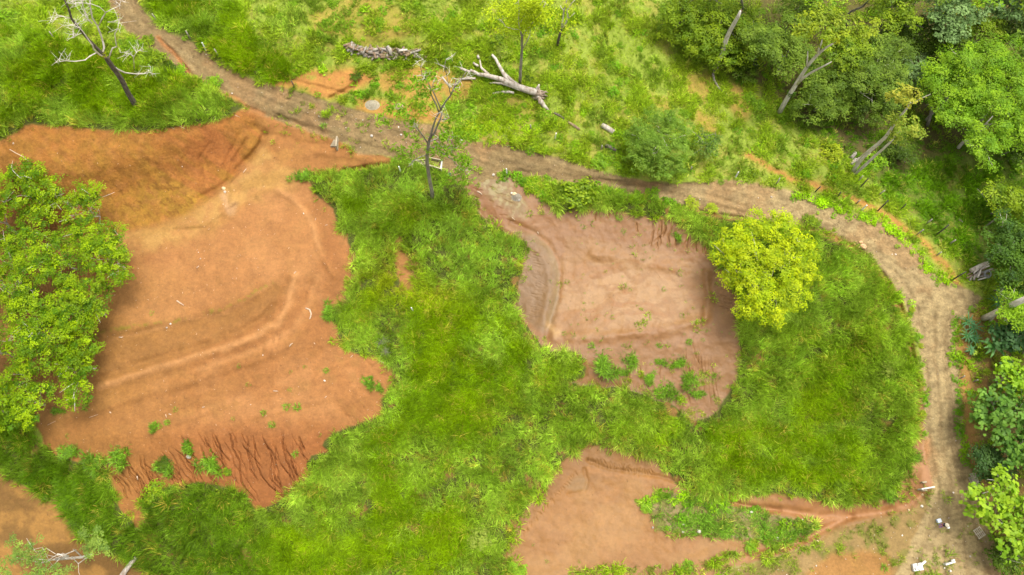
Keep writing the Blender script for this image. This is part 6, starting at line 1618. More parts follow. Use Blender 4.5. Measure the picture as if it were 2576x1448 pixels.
# ------------------------------------------------------------------ posts
POST_W = plain_mat('white_paint', (0.66, 0.65, 0.62), (0.82, 0.81, 0.79), 8, .6, .002)
POST_D = plain_mat('dark_post_wood', (0.05, 0.042, 0.035), (0.12, 0.10, 0.085), 8, .9, .01, (1, 1, .3))
POST_G = plain_mat('grey_post_wood', (0.22, 0.19, 0.15), (0.42, 0.37, 0.31), 8, .9, .01, (1, 1, .3))
def post_mesh(mat, h, r, seed, square=False):
    g = Geo(); rng = np.random.default_rng(seed)
    g.tube([(0, 0, -.2), (rng.uniform(-.02, .02), rng.uniform(-.02, .02), h * .5), (rng.uniform(-.05, .05), rng.uniform(-.05, .05), h)], [r * 1.05, r, r * .9], 4 if square else 7, bumps=0 if square else .08, rng=rng)
    return g.mesh('fence_post', mat, not square)
def post(u, v, me, lab, group=None, h=None):
    o = link('fence_post', me, None, G(u, v), (ri.uniform(-.05, .05), ri.uniform(-.05, .05), ri.uniform(0, 6.28)))
    return tag(o, lab, 'post', group)
PW, PD, PG = post_mesh(POST_W, 1.35, .085, 1, True), post_mesh(POST_D, 1.5, .07, 2), post_mesh(POST_G, 1.4, .075, 3)
PDT, PGS = post_mesh(POST_D, 2.6, .075, 4), post_mesh(POST_G, .9, .075, 5)
for u, v, me, lab in (
    (519, 129, PW, 'white post on the upper verge of the left track'), (396, 56, PG, 'grey post on the upper verge near the top of the track'), (550, 144, PG, 'grey post just right of the white one on the left track verge'), (480, 99, PG, 'grey post between the top post and the white one'), (142, 103, PG, 'grey post in the grass left of the dead tree'), (741, 222, PD, 'short dark post where the red patch meets the track'),
    (1397, 350, PW, 'white post on the meadow above the track near the centre'), (1335, 325, PGS, 'short grey stake left of the white meadow post'), (1008, 434, PW, 'white post at the upper rim of the middle tall grass'), (1275, 440, PW, 'white post at the corner where the track meets the silt pad'), (1039, 784, PW, 'white post sunk in the middle of the tall grass'),
    (1850, 448, PW, 'white post on the upper verge right of the feathery tree'), (1737, 430, PGS, 'short grey stake at the right foot of the feathery tree'), (1513, 377, PGS, 'short stake beside the dark log near the track'), (2167, 530, PW, 'white post at the bend of the right track'),
    (1951, 465, PG, 'first grey fence post of the strip along the right track'), (2051, 483, PD, 'first dark fence post of the strip, left of the bend'), (2104, 499, PD, 'second dark fence post of the strip, left of the bend'), (2154, 513, PGS, 'short grey fence post just above the white post at the bend'), (2207, 532, PDT, 'tallest dark fence post just right of the bend'), (2264, 529, PD, 'dark fence post on the shaded grass side of the bare strip'),
    (2158, 458, PG, 'short grey post below the leaning twin trunks, upper one'), (2161, 475, PDT, 'long thin post below the leaning twin trunks, lower one'), (2209, 493, PG, 'grey fence post on the grass between the trunks and the bend'), (2329, 566, PG, 'grey fence post in the upper row right of the bend'), (2306, 591, PG, 'grey fence post on the bare strip right of the bend'), (2354, 592, PDT, 'long brown fence post in the upper row right of the bend'),
    (2386, 617, PG, 'thick pale fence post in the upper row, furthest right'), (2357, 643, PGS, 'short fence post on the bright weeds beside the track'), (2394, 706, PDT, 'long leaning gate post beside the pile of poles'), (2448, 960, PGS, 'short stake on the bare earth below the banana plants'), (2416, 952, PGS, 'short pale stake on the right verge of the lower track')):
    post(u, v, me, lab)

# ------------------------------------------------------------------ the fallen tree and loose logs
def on_ground(pts, lifts):
    return [G(u, v, l) for (u, v), l in zip(pts, lifts)]
def Z4(x, y): return (1600 + x / 6.033) / 1.39752, (180 + y / 6.033) / 1.39752       # a survey grid of the fallen tree
base = G(1340, 246, .3)
ft = empty('fallen_tree', base, 'bleached fallen tree with split limbs and torn roots on the meadow', 'fallen tree')
for nm, pts, lf, rr in (
    ('trunk', [(1720, 960), (1500, 900), (1300, 830), (1120, 750)], [.75, .75, .75, .75], [.62, .55, .50, .42]),
    ('limb', [(1150, 770), (980, 690), (830, 655), (640, 610), (480, 595)], [.75, .8, .85, .9, .9], [.46, .40, .38, .34, .28]),
    ('limb', [(500, 600), (420, 550), (330, 520)], [.9, .95, 1.0], [.27, .25, .22]), ('limb', [(330, 545), (230, 520), (120, 490)], [.9, 1.0, 1.1], [.22, .2, .18]),
    ('limb', [(1560, 940), (1350, 880), (1150, 800), (1000, 755), (860, 735), (740, 735)], [.7, .7, .65, .6, .55, .5], [.34, .3, .27, .22, .16, .08]),
    ('limb', [(1130, 735), (1060, 640), (990, 520), (920, 400), (860, 300), (790, 220)], [.8, .95, 1.05, 1.1, 1.2, 1.2], [.34, .31, .29, .26, .24, .20]),
    ('limb', [(1340, 810), (1230, 740), (1120, 640), (1060, 575)], [.8, .85, .9, .9], [.26, .24, .2, .16]),
    ('limb', [(730, 610), (650, 540), (560, 460), (545, 380), (530, 290)], [.85, .9, .9, .9, .9], [.24, .22, .18, .14, .11]), ('limb', [(500, 410), (440, 370), (390, 320)], [.8, .7, .6], [.2, .2, .16]),
    ('limb', [(440, 640), (300, 620), (100, 635)], [.5, .35, .3], [.2, .2, .16]), ('limb', [(1250, 930), (1150, 905), (1000, 905), (800, 930)], [.35, .35, .3, .25], [.2, .2, .2, .17])):
    pp = on_ground([Z4(*q) for q in pts], lf)
    limb(ft, base, pp, [q * .72 for q in rr], BARK_BLEACHED, nm, 10)
rng = np.random.default_rng(77)
pl = np.array(G(*Z4(1720, 1000), .6))
g = Geo()                                      # the torn root plate
for k in range(13):
    a = rng.uniform(-1, 1)
    tip = G(*Z4(1760 + rng.uniform(-20, 210), 980 + rng.uniform(-90, 260)), rng.uniform(.0, 1.3))
    s0 = Vector(pl) + Vector((rng.normal() * .2, rng.normal() * .2, rng.normal() * .3))
    mid = s0.lerp(tip, .55) + Vector((rng.normal() * .12, rng.normal() * .12, .15))
    g.tube([s0 - base, mid - base, tip - base], [.26 * rng.uniform(.7, 1.2), .17, .06], 7, bumps=.15, rng=rng)
o = link('root_plate', g.mesh('root_plate', ROOT_MAT), ft); o['kind'] = 'stuff'
limb(ft, base, on_ground([Z4(1740, 1000), Z4(1800, 1100), Z4(1880, 1200), Z4(1980, 1265)], [.8, .6, .35, .1]), [.34, .3, .25, .12], BARK_BLEACHED, 'root', 9)
limb(ft, base, on_ground([Z4(1700, 950), Z4(1760, 890), Z4(1775, 870)], [.9, 1.3, 1.5]), [.2, .16, .08], BARK_BLEACHED, 'root', 8)
def log(pts, lf, rr, mat, lab, name='log', cat='log', group=None):
    pp = on_ground(pts, lf); b = pp[0]
    g = Geo(); g.tube([p - b for p in pp], rr, 9, bumps=.07, rng=np.random.default_rng(int(pts[0][0] * 7)))
    o = link(name, g.mesh(name, mat), None, b)
    return tag(o, lab, cat, group)
log([(1393, 286), (1406, 292), (1419, 301)], [.1, .12, .1], [.13, .15, .12], BARK_DARK, 'dark log in the grass just past the torn roots')
log([(1428, 309), (1441, 317), (1458, 328)], [.12, .14, .12], [.17, .18, .15], BARK_BROWN, 'brown log below the torn roots of the fallen tree')
log([(1514, 318), (1528, 326), (1543, 336)], [.25, .25, .25], [.30, .31, .29], BARK_BLEACHED, 'short thick pale log left of the feathery tree')
log([(1523, 369), (1536, 375), (1550, 381)], [.2, .2, .2], [.22, .24, .2], BARK_DARK, 'dark weathered log on the verge left of the feathery tree')
log([(1112, 195), (1122, 208), (1134, 222)], [.1, .1, .1], [.10, .12, .13], BARK_BLEACHED, 'pale broken branch on the bare soil left of the fallen tree', 'branch_piece', 'branch')
log([(1202, 146), (1205, 154)], [.5, .4], [.14, .14], BARK_BLEACHED, 'short white stick standing clear of the fallen tree', 'branch_piece', 'branch')
log([(1754, 136), (1764, 137), (1774, 135)], [.3, .3, .3], [.09, .09, .06], BARK_PALE, 'white forked branch left of the bare standing trunk', 'branch_piece', 'branch')
log([(1768, 140), (1776, 148), (1790, 152)], [.2, .2, .2], [.10, .10, .08], BARK_DARK, 'dark branch beside the white forked one', 'branch_piece', 'branch')
log([(1797, 178), (1792, 192), (1797, 208), (1808, 225), (1822, 236), (1837, 248)], [.5, .3, .2, .15, .12, .1], [.14, .14, .13, .12, .10, .06], BARK_GREY, 'long crooked fallen branch below the bare standing trunk', 'branch_piece', 'branch')
log([(305, 1458), (318, 1437), (332, 1420), (347, 1403)], [.3, .3, .35, .4], [.30, .27, .25, .20], BARK_BLEACHED, 'thick pale log poking into the bottom edge at lower left')
log([(2150, 408), (2165, 400), (2186, 391)], [.3, .3, .3], [.2, .2, .18], BARK_GREY, 'grey log lying behind the twin trunks')
log([(2140, 417), (2150, 404)], [.2, .25], [.24, .22], BARK_GREY, 'lower short sawn log at the twin trunks')
log([(2140, 400), (2150, 388)], [.2, .25], [.22, .2], BARK_GREY, 'upper short sawn log at the twin trunks')
log([(2408, 552), (2416, 558)], [.08, .08], [.12, .12], BARK_BROWN, 'first small wood piece lying in the shaded grass'); log([(2412, 549), (2420, 561)], [.1, .1], [.07, .07], BARK_BLEACHED, 'thin pale wood piece lying in the shaded grass')
CHIPW = plain_mat('dry_stick', (0.34, 0.23, 0.14), (0.56, 0.44, 0.32), 5, .8, .01)
for pts, r, lab in (
    ([(769, 776), (779, 780), (783, 789), (782, 797), (779, 804)], .13, 'curved pale branch on the right part of the terrace'), ([(445, 757), (453, 763), (463, 769)], .12, 'forked pale stick on the upper left terrace'), ([(728, 873), (732, 867), (737, 864)], .09, 'bent pale stick on the middle terrace'), ([(790, 863), (793, 867)], .07, 'tiny pale stick right of the bent one'),
    ([(954, 908), (962, 912), (970, 916)], .10, 'straight pale stick at the grass edge of the terrace'), ([(882, 900), (888, 894)], .07, 'pale stick below the grass bulge on the terrace'), ([(300, 849), (306, 850), (310, 848)], .10, 'pale curved stick on the left bench'), ([(25, 377), (40, 386), (58, 395), (73, 408)], .07, 'long thin branch at the left top of the ochre bank'),
    ([(495, 675), (501, 670)], .10, 'small white stick on the upper terrace'), ([(740, 689), (745, 684)], .12, 'pale block of wood on the upper right terrace'), ([(793, 555), (795, 549)], .06, 'thin stick near the grass on the upper terrace'), ([(276, 1037), (280, 1040)], .10, 'pale stick on the lower left terrace'), ([(509, 1026), (515, 1024)], .10, 'pale stick below the benches'), ([(425, 1042), (431, 1044)], .09, 'pale stick left of the ragged tussocks'), ([(417, 1043), (419, 1052)], .06, 'thin upright stick left of the ragged tussocks'),
    ([(688, 984), (700, 985)], .09, 'straight pale stick above the pair of tussocks'), ([(817, 1002), (822, 997)], .07, 'short pale stick above the last rills'), ([(345, 1198), (347, 1208)], .09, 'white curved stick among the rills'), ([(818, 568), (824, 566)], .07, 'pale chip of wood near the grass on the upper terrace'), ([(1200, 482), (1208, 486), (1213, 491)], .12, 'pale stick on the gravel tongue above the silt pad'), ([(1352, 584), (1356, 591)], .08, 'white stick on the crescent of the silt pad'), ([(1288, 548), (1296, 555)], .07, 'white stick at the head of the crescent'),
    ([(612, 435), (620, 425)], .08, 'grey stick beside the gully of the ochre bank'), ([(425, 318), (440, 326)], .06, 'thin dry branch under the grass lip of the bank, left'), ([(450, 317), (466, 325)], .06, 'thin dry branch under the grass lip of the bank, right'), ([(590, 290), (604, 296)], .05, 'thin pale stick on the red shoulder below the grass spur'), ([(225, 1051), (247, 1043)], .05, 'thin bleached stick beside the lowest left tree'), ([(120, 1070), (140, 1060)], .05, 'thin bleached stick under the lowest left tree')):
    log(pts, [r * .4] * len(pts), [r * .65] * (len(pts) - 1) + [r * .4], CHIPW, lab, 'stick', 'stick')

# ------------------------------------------------------------------ the firewood stack: every billet its own thing
rng = np.random.default_rng(88)
def WPX(x, y): return (1200 + x / 8.587) / 1.39752, (140 + y / 8.587) / 1.39752
W_MESH = []
FIRE = plain_mat('weathered_billet', (0.13, 0.10, 0.075), (0.36, 0.30, 0.24), 5, .9, .02, (.3, 1, 1))
for k in range(6):
    g = Geo(); g.tube([(-.5, 0, 0), (-.15, rng.uniform(-.02, .02), 0), (.2, rng.uniform(-.02, .02), .01), (.5, 0, 0)], [.13, .125, .12, .115], 8, bumps=.08, rng=rng)
    W_MESH.append(g.mesh('firewood', (BARK_GREY, BARK_BROWN, FIRE)[k % 3]))
top_line = [(170, 180), (450, 260), (700, 230), (1000, 290), (1250, 300), (1600, 280), (1900, 310), (2280, 340)]
low_line = [(170, 250), (480, 450), (700, 560), (950, 590), (1250, 560), (1500, 600), (1850, 600), (2280, 540)]
placed = 0
for layer in range(3):
    for k in range(62 if layer == 0 else 44 if layer == 1 else 26):
        x = rng.uniform(190, 2260)
        t = np.interp(x, [p[0] for p in top_line], [p[1] for p in top_line]); b = np.interp(x, [p[0] for p in low_line], [p[1] for p in low_line])
        y = t + (b - t) * rng.uniform(.04 + .1 * layer, .96 - .1 * layer)
        p = G(*WPX(x, y), .12 + layer * .2)
        L = rng.uniform(.7, 1.25) if rng.random() > .12 else rng.uniform(1.6, 2.4)
        a = rng.normal(0, .35) if rng.random() < .66 else rng.normal(1.2, .5)
        o = link('firewood', W_MESH[int(rng.integers(6))], None, p, (rng.uniform(0, 6), rng.normal(0, .10), a), (L, rng.uniform(.75, 1.35), rng.uniform(.75, 1.35)))
        tag(o, 'grey cut billet lying in the long firewood stack', 'firewood', 'billets of the firewood stack'); placed += 1
for k, (x0, y0, x1, y1, r, lab) in enumerate(((265, 330, 490, 430, .16, 'long brown billet at the left front of the firewood stack'), (1420, 320, 1540, 600, .2, 'broad grey slab leaning down the front of the firewood stack'), (1480, 350, 1560, 520, .08, 'thin straight pole beside the grey slab on the firewood stack'), (1760, 460, 2020, 435, .12, 'long pale pole on the right half of the firewood stack'), (680, 570, 800, 330, .12, 'upright pole across the left half of the firewood stack'), (1100, 310, 1240, 470, .10, 'slanting brown pole in the middle of the firewood stack'), (1000, 455, 1130, 395, .15, 'short thick bleached billet in the middle of the firewood stack'), (2330, 590, 2400, 530, .15, 'single cut log lying off the right end of the firewood stack'), (1950, 580, 2050, 650, .15, 'billet rolled off the front right of the firewood stack'), (2510, 540, 2576, 570, .16, 'brown stump piece beyond the right end of the firewood stack'))):
    hgt = .15 if k >= 7 else .75
    log([WPX(x0, y0), WPX((x0 + x1) / 2, (y0 + y1) / 2), WPX(x1, y1)], [hgt] * 3, [r, r * 1.02, r * .9], (BARK_BROWN, BARK_GREY, BARK_BLEACHED, BARK_PALE, BARK_GREY, BARK_BROWN, BARK_BLEACHED, BARK_BLEACHED, BARK_PALE, BARK_BROWN)[k], lab, 'firewood', 'firewood')

# ------------------------------------------------------------------ the pile of poles on the right
def PPX(x, y): return (3350 + x / 10.304) / 1.39752, (900 + y / 10.304) / 1.39752
POLES = [((540, 610), (1110, 350), .26, .75, 'thick bleached trunk along the top of the pole pile', BARK_BLEACHED), ((450, 745), (640, 620), .10, .35, 'brown pole end sticking out left of the pole pile, upper one', BARK_BROWN), ((450, 840), (680, 720), .12, .35, 'brown pole end sticking out left of the pole pile, lower one', BARK_BROWN),
         ((800, 850), (900, 550), .10, .65, 'crooked pale pole lying across the pole pile', BARK_PALE), ((760, 810), (870, 560), .08, .6, 'thin pole beside the crooked pale one', BARK_GREY), ((720, 860), (830, 590), .09, .55, 'bent grey pole left of the crooked pale one', BARK_GREY), ((560, 940), (640, 740), .10, .3, 'lowest left pole sloping to the ground', BARK_GREY), ((700, 910), (730, 700), .13, .35, 'thick short pole with whitish end at the lower left', BARK_BLEACHED),
         ((900, 600), (1140, 470), .10, .7, 'brown pole in the upper right of the pole pile', BARK_BROWN), ((900, 680), (1330, 540), .10, .6, 'long pole reaching right under the leaves', BARK_GREY), ((960, 720), (1400, 590), .09, .5, 'longest thin pole reaching furthest right', BARK_BROWN), ((880, 800), (1280, 760), .09, .4, 'pole under the wire coil', BARK_GREY), ((860, 900), (1280, 790), .09, .3, 'lowest thin pole along the front of the pile', BARK_PALE), ((930, 760), (1200, 740), .08, .35, 'short grey pole left of the wire coil', BARK_GREY), ((640, 700), (800, 560), .09, .7, 'slim pole crossing the left of the pile', BARK_PALE), ((860, 560), (1170, 460), .09, .75, 'pale pole along the upper right of the pile', BARK_PALE)]
for (a, b, r, z, lab, mat) in POLES:
    log([PPX(*a), PPX((a[0] + b[0]) / 2, (a[1] + b[1]) / 2), PPX(*b)], [z * .8, z, z], [r, r, r * .85], mat, lab, 'pole', 'pole')
WIRE = plain_mat('galvanised_wire', (0.20, 0.22, 0.22), (0.34, 0.36, 0.36), 12, .5, 0)
c = G(*PPX(1150, 730), .55); g = Geo()
for k in range(5):
    r = .46 - .035 * k
    g.tube([(r * math.cos(a), r * math.sin(a), .02 * k) for a in np.linspace(0, 2 * math.pi, 25)], .018, 5, cap=False)
tag(link('wire_coil', g.mesh('wire_coil', WIRE), None, c, (.35, .1, 0)), 'coil of grey fence wire resting on the pole pile', 'wire')

# ------------------------------------------------------------------ concrete: basin, headwall, culverts
CONC = plain_mat('stained_concrete', (0.24, 0.19, 0.12), (0.44, 0.37, 0.26), 1.2, .85, .004)
CONC_W = plain_mat('whitewashed_concrete', (0.46, 0.43, 0.37), (0.70, 0.68, 0.64), 1.5, .7, .004)
CONC_D = plain_mat('mossy_concrete', (0.15, 0.115, 0.06), (0.27, 0.21, 0.125), 1.6, .6, .004)
def CPX(x, y): return (1380 + x / 6.033) / 1.39752, (480 + y / 6.033) / 1.39752
base = G(*CPX(900, 560), 0)
basin = empty('concrete_basin', base, 'open concrete drainage basin with sloping apron beside the central tree', 'basin')
rim_o = [CPX(700, 420), CPX(1060, 492), CPX(1032, 700), CPX(700, 600)]
rim_i = [CPX(722, 440), CPX(1034, 512), CPX(1012, 668), CPX(722, 580)]
zt = base.z + .45
def at(uv, z): x, y, z = W(uv[0], uv[1], z); return Vector((float(x), float(y), float(z))) - base
for k in range(4):
    a, b = k, (k + 1) % 4
    g = Geo()
    top = [at(rim_o[a], zt), at(rim_o[b], zt), at(rim_i[b], zt), at(rim_i[a], zt)]
    bot = [Vector((p.x, p.y, p.z - 1.5)) for p in top]
    link('basin_wall', g.prism(top, bot).mesh('basin_wall', CONC_W if k == 1 else CONC, False, .012), basin)
g = Geo(); fl = [Vector((at(p, zt).x, at(p, zt).y, zt - base.z - 1.05)) for p in rim_i]
link('basin_floor', g.prism(fl, [p - Vector((0, 0, .15)) for p in fl]).mesh('basin_floor', CONC_D, False), basin)
ap = [CPX(390, 505), CPX(700, 488), CPX(700, 600), CPX(350, 600)]
g = Geo(); tp = [at(ap[0], base.z + .12), at(ap[1], base.z + .42), at(ap[2], base.z + .36), at(ap[3], base.z + .06)]
link('apron', g.prism(tp, [p - Vector((0, 0, .7)) for p in tp]).mesh('apron', CONC, False, .01), basin)
g = Geo(); tp = [at(CPX(385, 505), base.z + .34), at(CPX(700, 480), base.z + .62), at(CPX(700, 498), base.z + .62), at(CPX(385, 522), base.z + .34)]
link('apron_curb', g.prism(tp, [p - Vector((0, 0, .9)) for p in tp]).mesh('apron_curb', CONC, False, .01), basin)

def HPX(x, y): return (1100 + x / 12.88) / 1.39752, (440 + y / 12.88) / 1.39752
b = G(*HPX(1040, 960), 0)
hw = empty('headwall', b, 'narrow concrete headwall set in the washed red bank by the track', 'headwall'); hw['kind'] = 'thing'
def at2(uv, z): x, y, z = W(uv[0], uv[1], z); return Vector((float(x), float(y), float(z))) - b
tp = [at2(HPX(*q), b.z + 1.0) for q in ((1040, 510), (1120, 510), (1060, 960), (985, 960))]
link('wall', Geo().prism(tp, [p - Vector((0, 0, 1.6)) for p in tp]).mesh('wall', CONC, False, .015), hw)
tp = [at2(HPX(*q), b.z + z) for q, z in (((940, 660), .5), ((1010, 690), .5), ((985, 960), .12), ((780, 960), .12))]
link('apron', Geo().prism(tp, [p - Vector((0, 0, .7)) for p in tp]).mesh('apron', CONC, False, .01), hw)

def YPX(x, y): return (3150 + x / 3.883) / 1.39752, (1650 + y / 3.883) / 1.39752
def block(name, corners, z0, z1, mat, lab, cat, bevel=.02):
    q = [YPX(*c) for c in corners]
    gz = G(sum(p[0] for p in q) / len(q), sum(p[1] for p in q) / len(q))
    tp = [Vector(map(float, W(p[0], p[1], gz.z + z1))) - gz for p in q]
    bt = [Vector((p.x, p.y, z0)) for p in tp]
    return tag(link(name, Geo().prism(tp, bt).mesh(name, mat, False, bevel), None, gz), lab, cat, None, 'thing')
cv = empty('culvert', G(*YPX(445, 262)), 'white culvert headwall where the channel passes under the track', 'culvert')
tp = [Vector(map(float, W(*YPX(*q), cv.location.z + .55))) - cv.location for q in ((350, 262), (530, 232), (537, 252), (356, 282))]
link('headwall', Geo().prism(tp, [p - Vector((0, 0, 1.3)) for p in tp]).mesh('headwall', CONC_W, False, .03), cv)
tp = [Vector(map(float, W(*YPX(*q), cv.location.z + .14))) - cv.location for q in ((345, 270), (430, 262), (428, 300), (372, 302))]
link('apron', Geo().prism(tp, [p - Vector((0, 0, .6)) for p in tp]).mesh('apron', CONC, False, .02), cv)
block('concrete_step', ((360, 170), (418, 162), (425, 186), (366, 192)), -.2, .3, CONC, 'small brown stained concrete step above the channel culvert', 'step')
cv = empty('culvert', G(*YPX(750, 1288)), 'second white culvert headwall near the bottom edge of the yard', 'culvert')
tp = [Vector(map(float, W(*YPX(*q), cv.location.z + .5))) - cv.location for q in ((676, 1290), (812, 1252), (822, 1276), (684, 1318))]
link('headwall', Geo().prism(tp, [p - Vector((0, 0, 1.1)) for p in tp]).mesh('headwall', CONC_W, False, .03), cv)
g = Geo(); p0 = Vector(map(float, W(*YPX(752, 1252), cv.location.z + .3))) - cv.location; p1 = Vector(map(float, W(*YPX(800, 1240), cv.location.z + .3))) - cv.location
link('pipe', g.tube([p0, p1], .09, 10).mesh('pipe', CONC_W), cv)
block('white_block', ((738, 1380), (756, 1376), (762, 1402), (742, 1406)), -.05, .25, CONC_W, 'small white block in the grass below the second culvert', 'block')
block('white_slab', ((228, 1298), (284, 1284), (314, 1388), (246, 1398)), -.05, .30, CONC_W, 'left one of two white slabs beside the grass patch in the yard', 'slab')
block('white_slab', ((292, 1288), (352, 1276), (384, 1378), (324, 1388)), -.05, .32, CONC_W, 'right one of two white slabs beside the grass patch in the yard', 'slab')
gz = G(*YPX(335, 1312)); p0 = Vector(map(float, W(*YPX(272, 1366), gz.z + .42))) - gz; p1 = Vector(map(float, W(*YPX(402, 1258), gz.z + .40))) - gz
tag(link('white_post', Geo().tube([p0, p1], .13, 4).mesh('white_post', POST_W, False, .015), None, gz), 'white square post laid across the two white slabs', 'post')
BLUE = plain_mat('pale_blue_plastic', (0.46, 0.56, 0.72), (0.54, 0.64, 0.78), 3, .45, 0)
gz = G(*YPX(572, 706)); cb = empty('cool_box', gz, 'pale blue cool box standing on the yard near the person', 'box')
cb.rotation_euler.z = .25
link('body', Geo().box((0, 0, .14), (.40, .36, .28)).mesh('body', BLUE, False, .02), cb)
link('lid', Geo().box((0, 0, .315), (.43, .39, .07)).mesh('lid', plain_mat('white_plastic', (.62, .66, .72), (.7, .73, .78), 3, .45, 0), False, .02), cb)
link('handle', Geo().tube([(-.21, 0, .26), (-.21, 0, .37), (.21, 0, .37), (.21, 0, .26)], .012, 6).mesh('handle', BLUE), cb)
PALLET = plain_mat('pallet_wood', (0.40, 0.33, 0.24), (0.60, 0.52, 0.40), 6, .85, .004, (1, .2, 1))
def pallet(px, py, ln, wd, rz, lab, tilt=(0, 0)):
    gz = G(*YPX(px, py), .04); pa = empty('pallet', gz, lab, 'pallet'); pa.rotation_euler = (tilt[0], tilt[1], rz)
    for k in range(5): link('slat', Geo().box(((k / 4 - .5) * (wd - .1), 0, .13), (.09, ln, .022)).mesh('slat', PALLET, False, .004), pa)
    for k in range(3): link('bearer', Geo().box((0, (k - 1) * (ln / 2 - .06), .06), (wd, .08, .10)).mesh('bearer', PALLET, False, .004), pa)
pallet(1072, 152, 1.5, .62, .22, 'slatted wooden pallet at the foot of the dark feathery tree'); pallet(1128, 870, 1.0, .9, .5, 'slatted pallet half hidden below the brightest large leaved tree')
pallet(1010, 150, .6, .3, .3, 'narrow crate of slats beside the wooden pallet')
PIPE = plain_mat('green_pipe', (0.02, 0.14, 0.11), (0.03, 0.2, 0.16), 3, .4, 0)
gz = G(1131, 439.5); pp = empty('pipe_end', gz, 'round green pipe end in the weeds right of the concrete basin', 'pipe'); pp.rotation_euler = (.35, .1, 0)
g = Geo()
ring = [(math.cos(a), math.sin(a)) for a in np.linspace(0, 2 * math.pi, 17)[:-1]]
for r0, r1 in ((.15, .12),):
    b0 = 0
    for z, r in ((-.3, r0), (.35, r0), (.35, r1), (-.05, r1)): g.V += [(x * r, y * r, z) for x, y in ring]
    for j in range(3):
        for k in range(16): g.F.append((j * 16 + k, j * 16 + (k + 1) % 16, (j + 1) * 16 + (k + 1) % 16, (j + 1) * 16 + k))
    g.F.append(tuple(48 + k for k in range(16)))
link('tube', g.mesh('tube', PIPE), pp)

# ------------------------------------------------------------------ heaps and rocks
def rock_mesh(seed, mat):
    rng = np.random.default_rng(seed); bm = bmesh.new(); bmesh.ops.create_icosphere(bm, subdivisions=2, radius=.5)
    off = rng.normal(size=(6, 3)); off /= np.linalg.norm(off, axis=1)[:, None]
    for v in bm.verts:
        c = np.array(v.co)
        for o in off:
            d = c @ o
            if d > .36: c = c - o * (d - .36)
        v.co = c * rng.uniform(.97, 1.03); v.co.z *= .75
    me = bpy.data.meshes.new('rock'); bm.to_mesh(me); bm.free(); me.materials.append(mat); return me
ROCK_W = plain_mat('white_rock', (0.40, 0.34, 0.27), (0.64, 0.58, 0.50), 3, .85, .02); ROCK_Y = plain_mat('yellow_rock', (0.48, 0.35, 0.17), (0.62, 0.50, 0.30), 3, .85, .02); ROCK_G = plain_mat('grey_rock', (0.24, 0.21, 0.17), (0.38, 0.34, 0.29), 3, .85, .02); ROCK_O = plain_mat('orange_rock', (0.40, 0.22, 0.10), (0.60, 0.38, 0.22), 3, .85, .03)
RW, RY, RG, RO = rock_mesh(1, ROCK_W), rock_mesh(2, ROCK_Y), rock_mesh(3, ROCK_G), rock_mesh(4, ROCK_O)
for u, v, s, me, lab in ((935, 343, .42, RW, 'whitish rock on the track left of the central tree'), (1009, 340, .30, RW, 'small whitish rock on the track right of the whitish one'), (584, 236, .22, RW, 'white stone at the edge of the left track'), (1241, 441, .38, RW, 'white rock on the gravel tongue left of the white post'), (1294, 491, .62, RY, 'yellow rock on top of the grey gravel heap'), (1287, 487, .34, RW, 'whitish rock beside the yellow one on the gravel heap'), (1301, 498, .5, RG, 'grey rock in the gravel heap'),
                         (1306, 505, .4, RG, 'lower grey rock in the gravel heap'), (2165, 611, .5, RO, 'upper pale orange rock fallen below the track bend'), (2172, 622, .75, RO, 'larger orange rock fallen below the track bend'), (2166, 619, .4, RO, 'smaller orange rock beside the larger one below the bend'), (2318, 1274, .34, RW, 'white rock beside the channel below the culvert'), (2285.5, 1284, .28, RY, 'yellowish stone at the lower edge of the channel'), (2320, 1245, .26, RY, 'yellowish stone just below the culvert wall'),
                         (1720, 1319, .42, RW, 'white rock below the grassy islet, left one'), (1758, 1336, .55, RW, 'largest white rock below the grassy islet'), (1718, 1338, .36, RW, 'pointed white rock left of the largest one'), (1642, 1328, .3, RG, 'grey rock at the left gravel of the islet'), (1890, 1290, .46, RW, 'white rock at the right end of the islet'), (1957, 1355, .42, RW, 'white rock at the channel fork, left one'), (1986, 1356, .44, RW, 'white rock at the channel fork, right one'), (2018, 1309, .3, RW, 'white stone above the channel fork'), (2056, 1362, .32, RY, 'pale stone at the edge of the side channel'),
                         (2053, 1424, .22, RW, 'white stone on the yard left of the mound'), (475, 1150, .55, RG, 'flat grey stone beside the tall tussock above the rills'), (429, 816, .24, RW, 'white stone on the left bench'), (420, 825, .24, RG, 'grey stone on the left bench'), (345, 1370, .26, RW, 'white stone in the grass at lower left'), (566, 484, .4, RW, 'pale clod at the foot of the gully'), (563, 475, .55, RY, 'yellowish clod at the foot of the gully')):
    tag(link('rock', me, None, G(u, v, s * .12), (ri.uniform(-.3, .3), ri.uniform(-.3, .3), ri.uniform(0, 6.28)), (s, s * ri.uniform(.75, 1.1), s)), lab, 'rock')
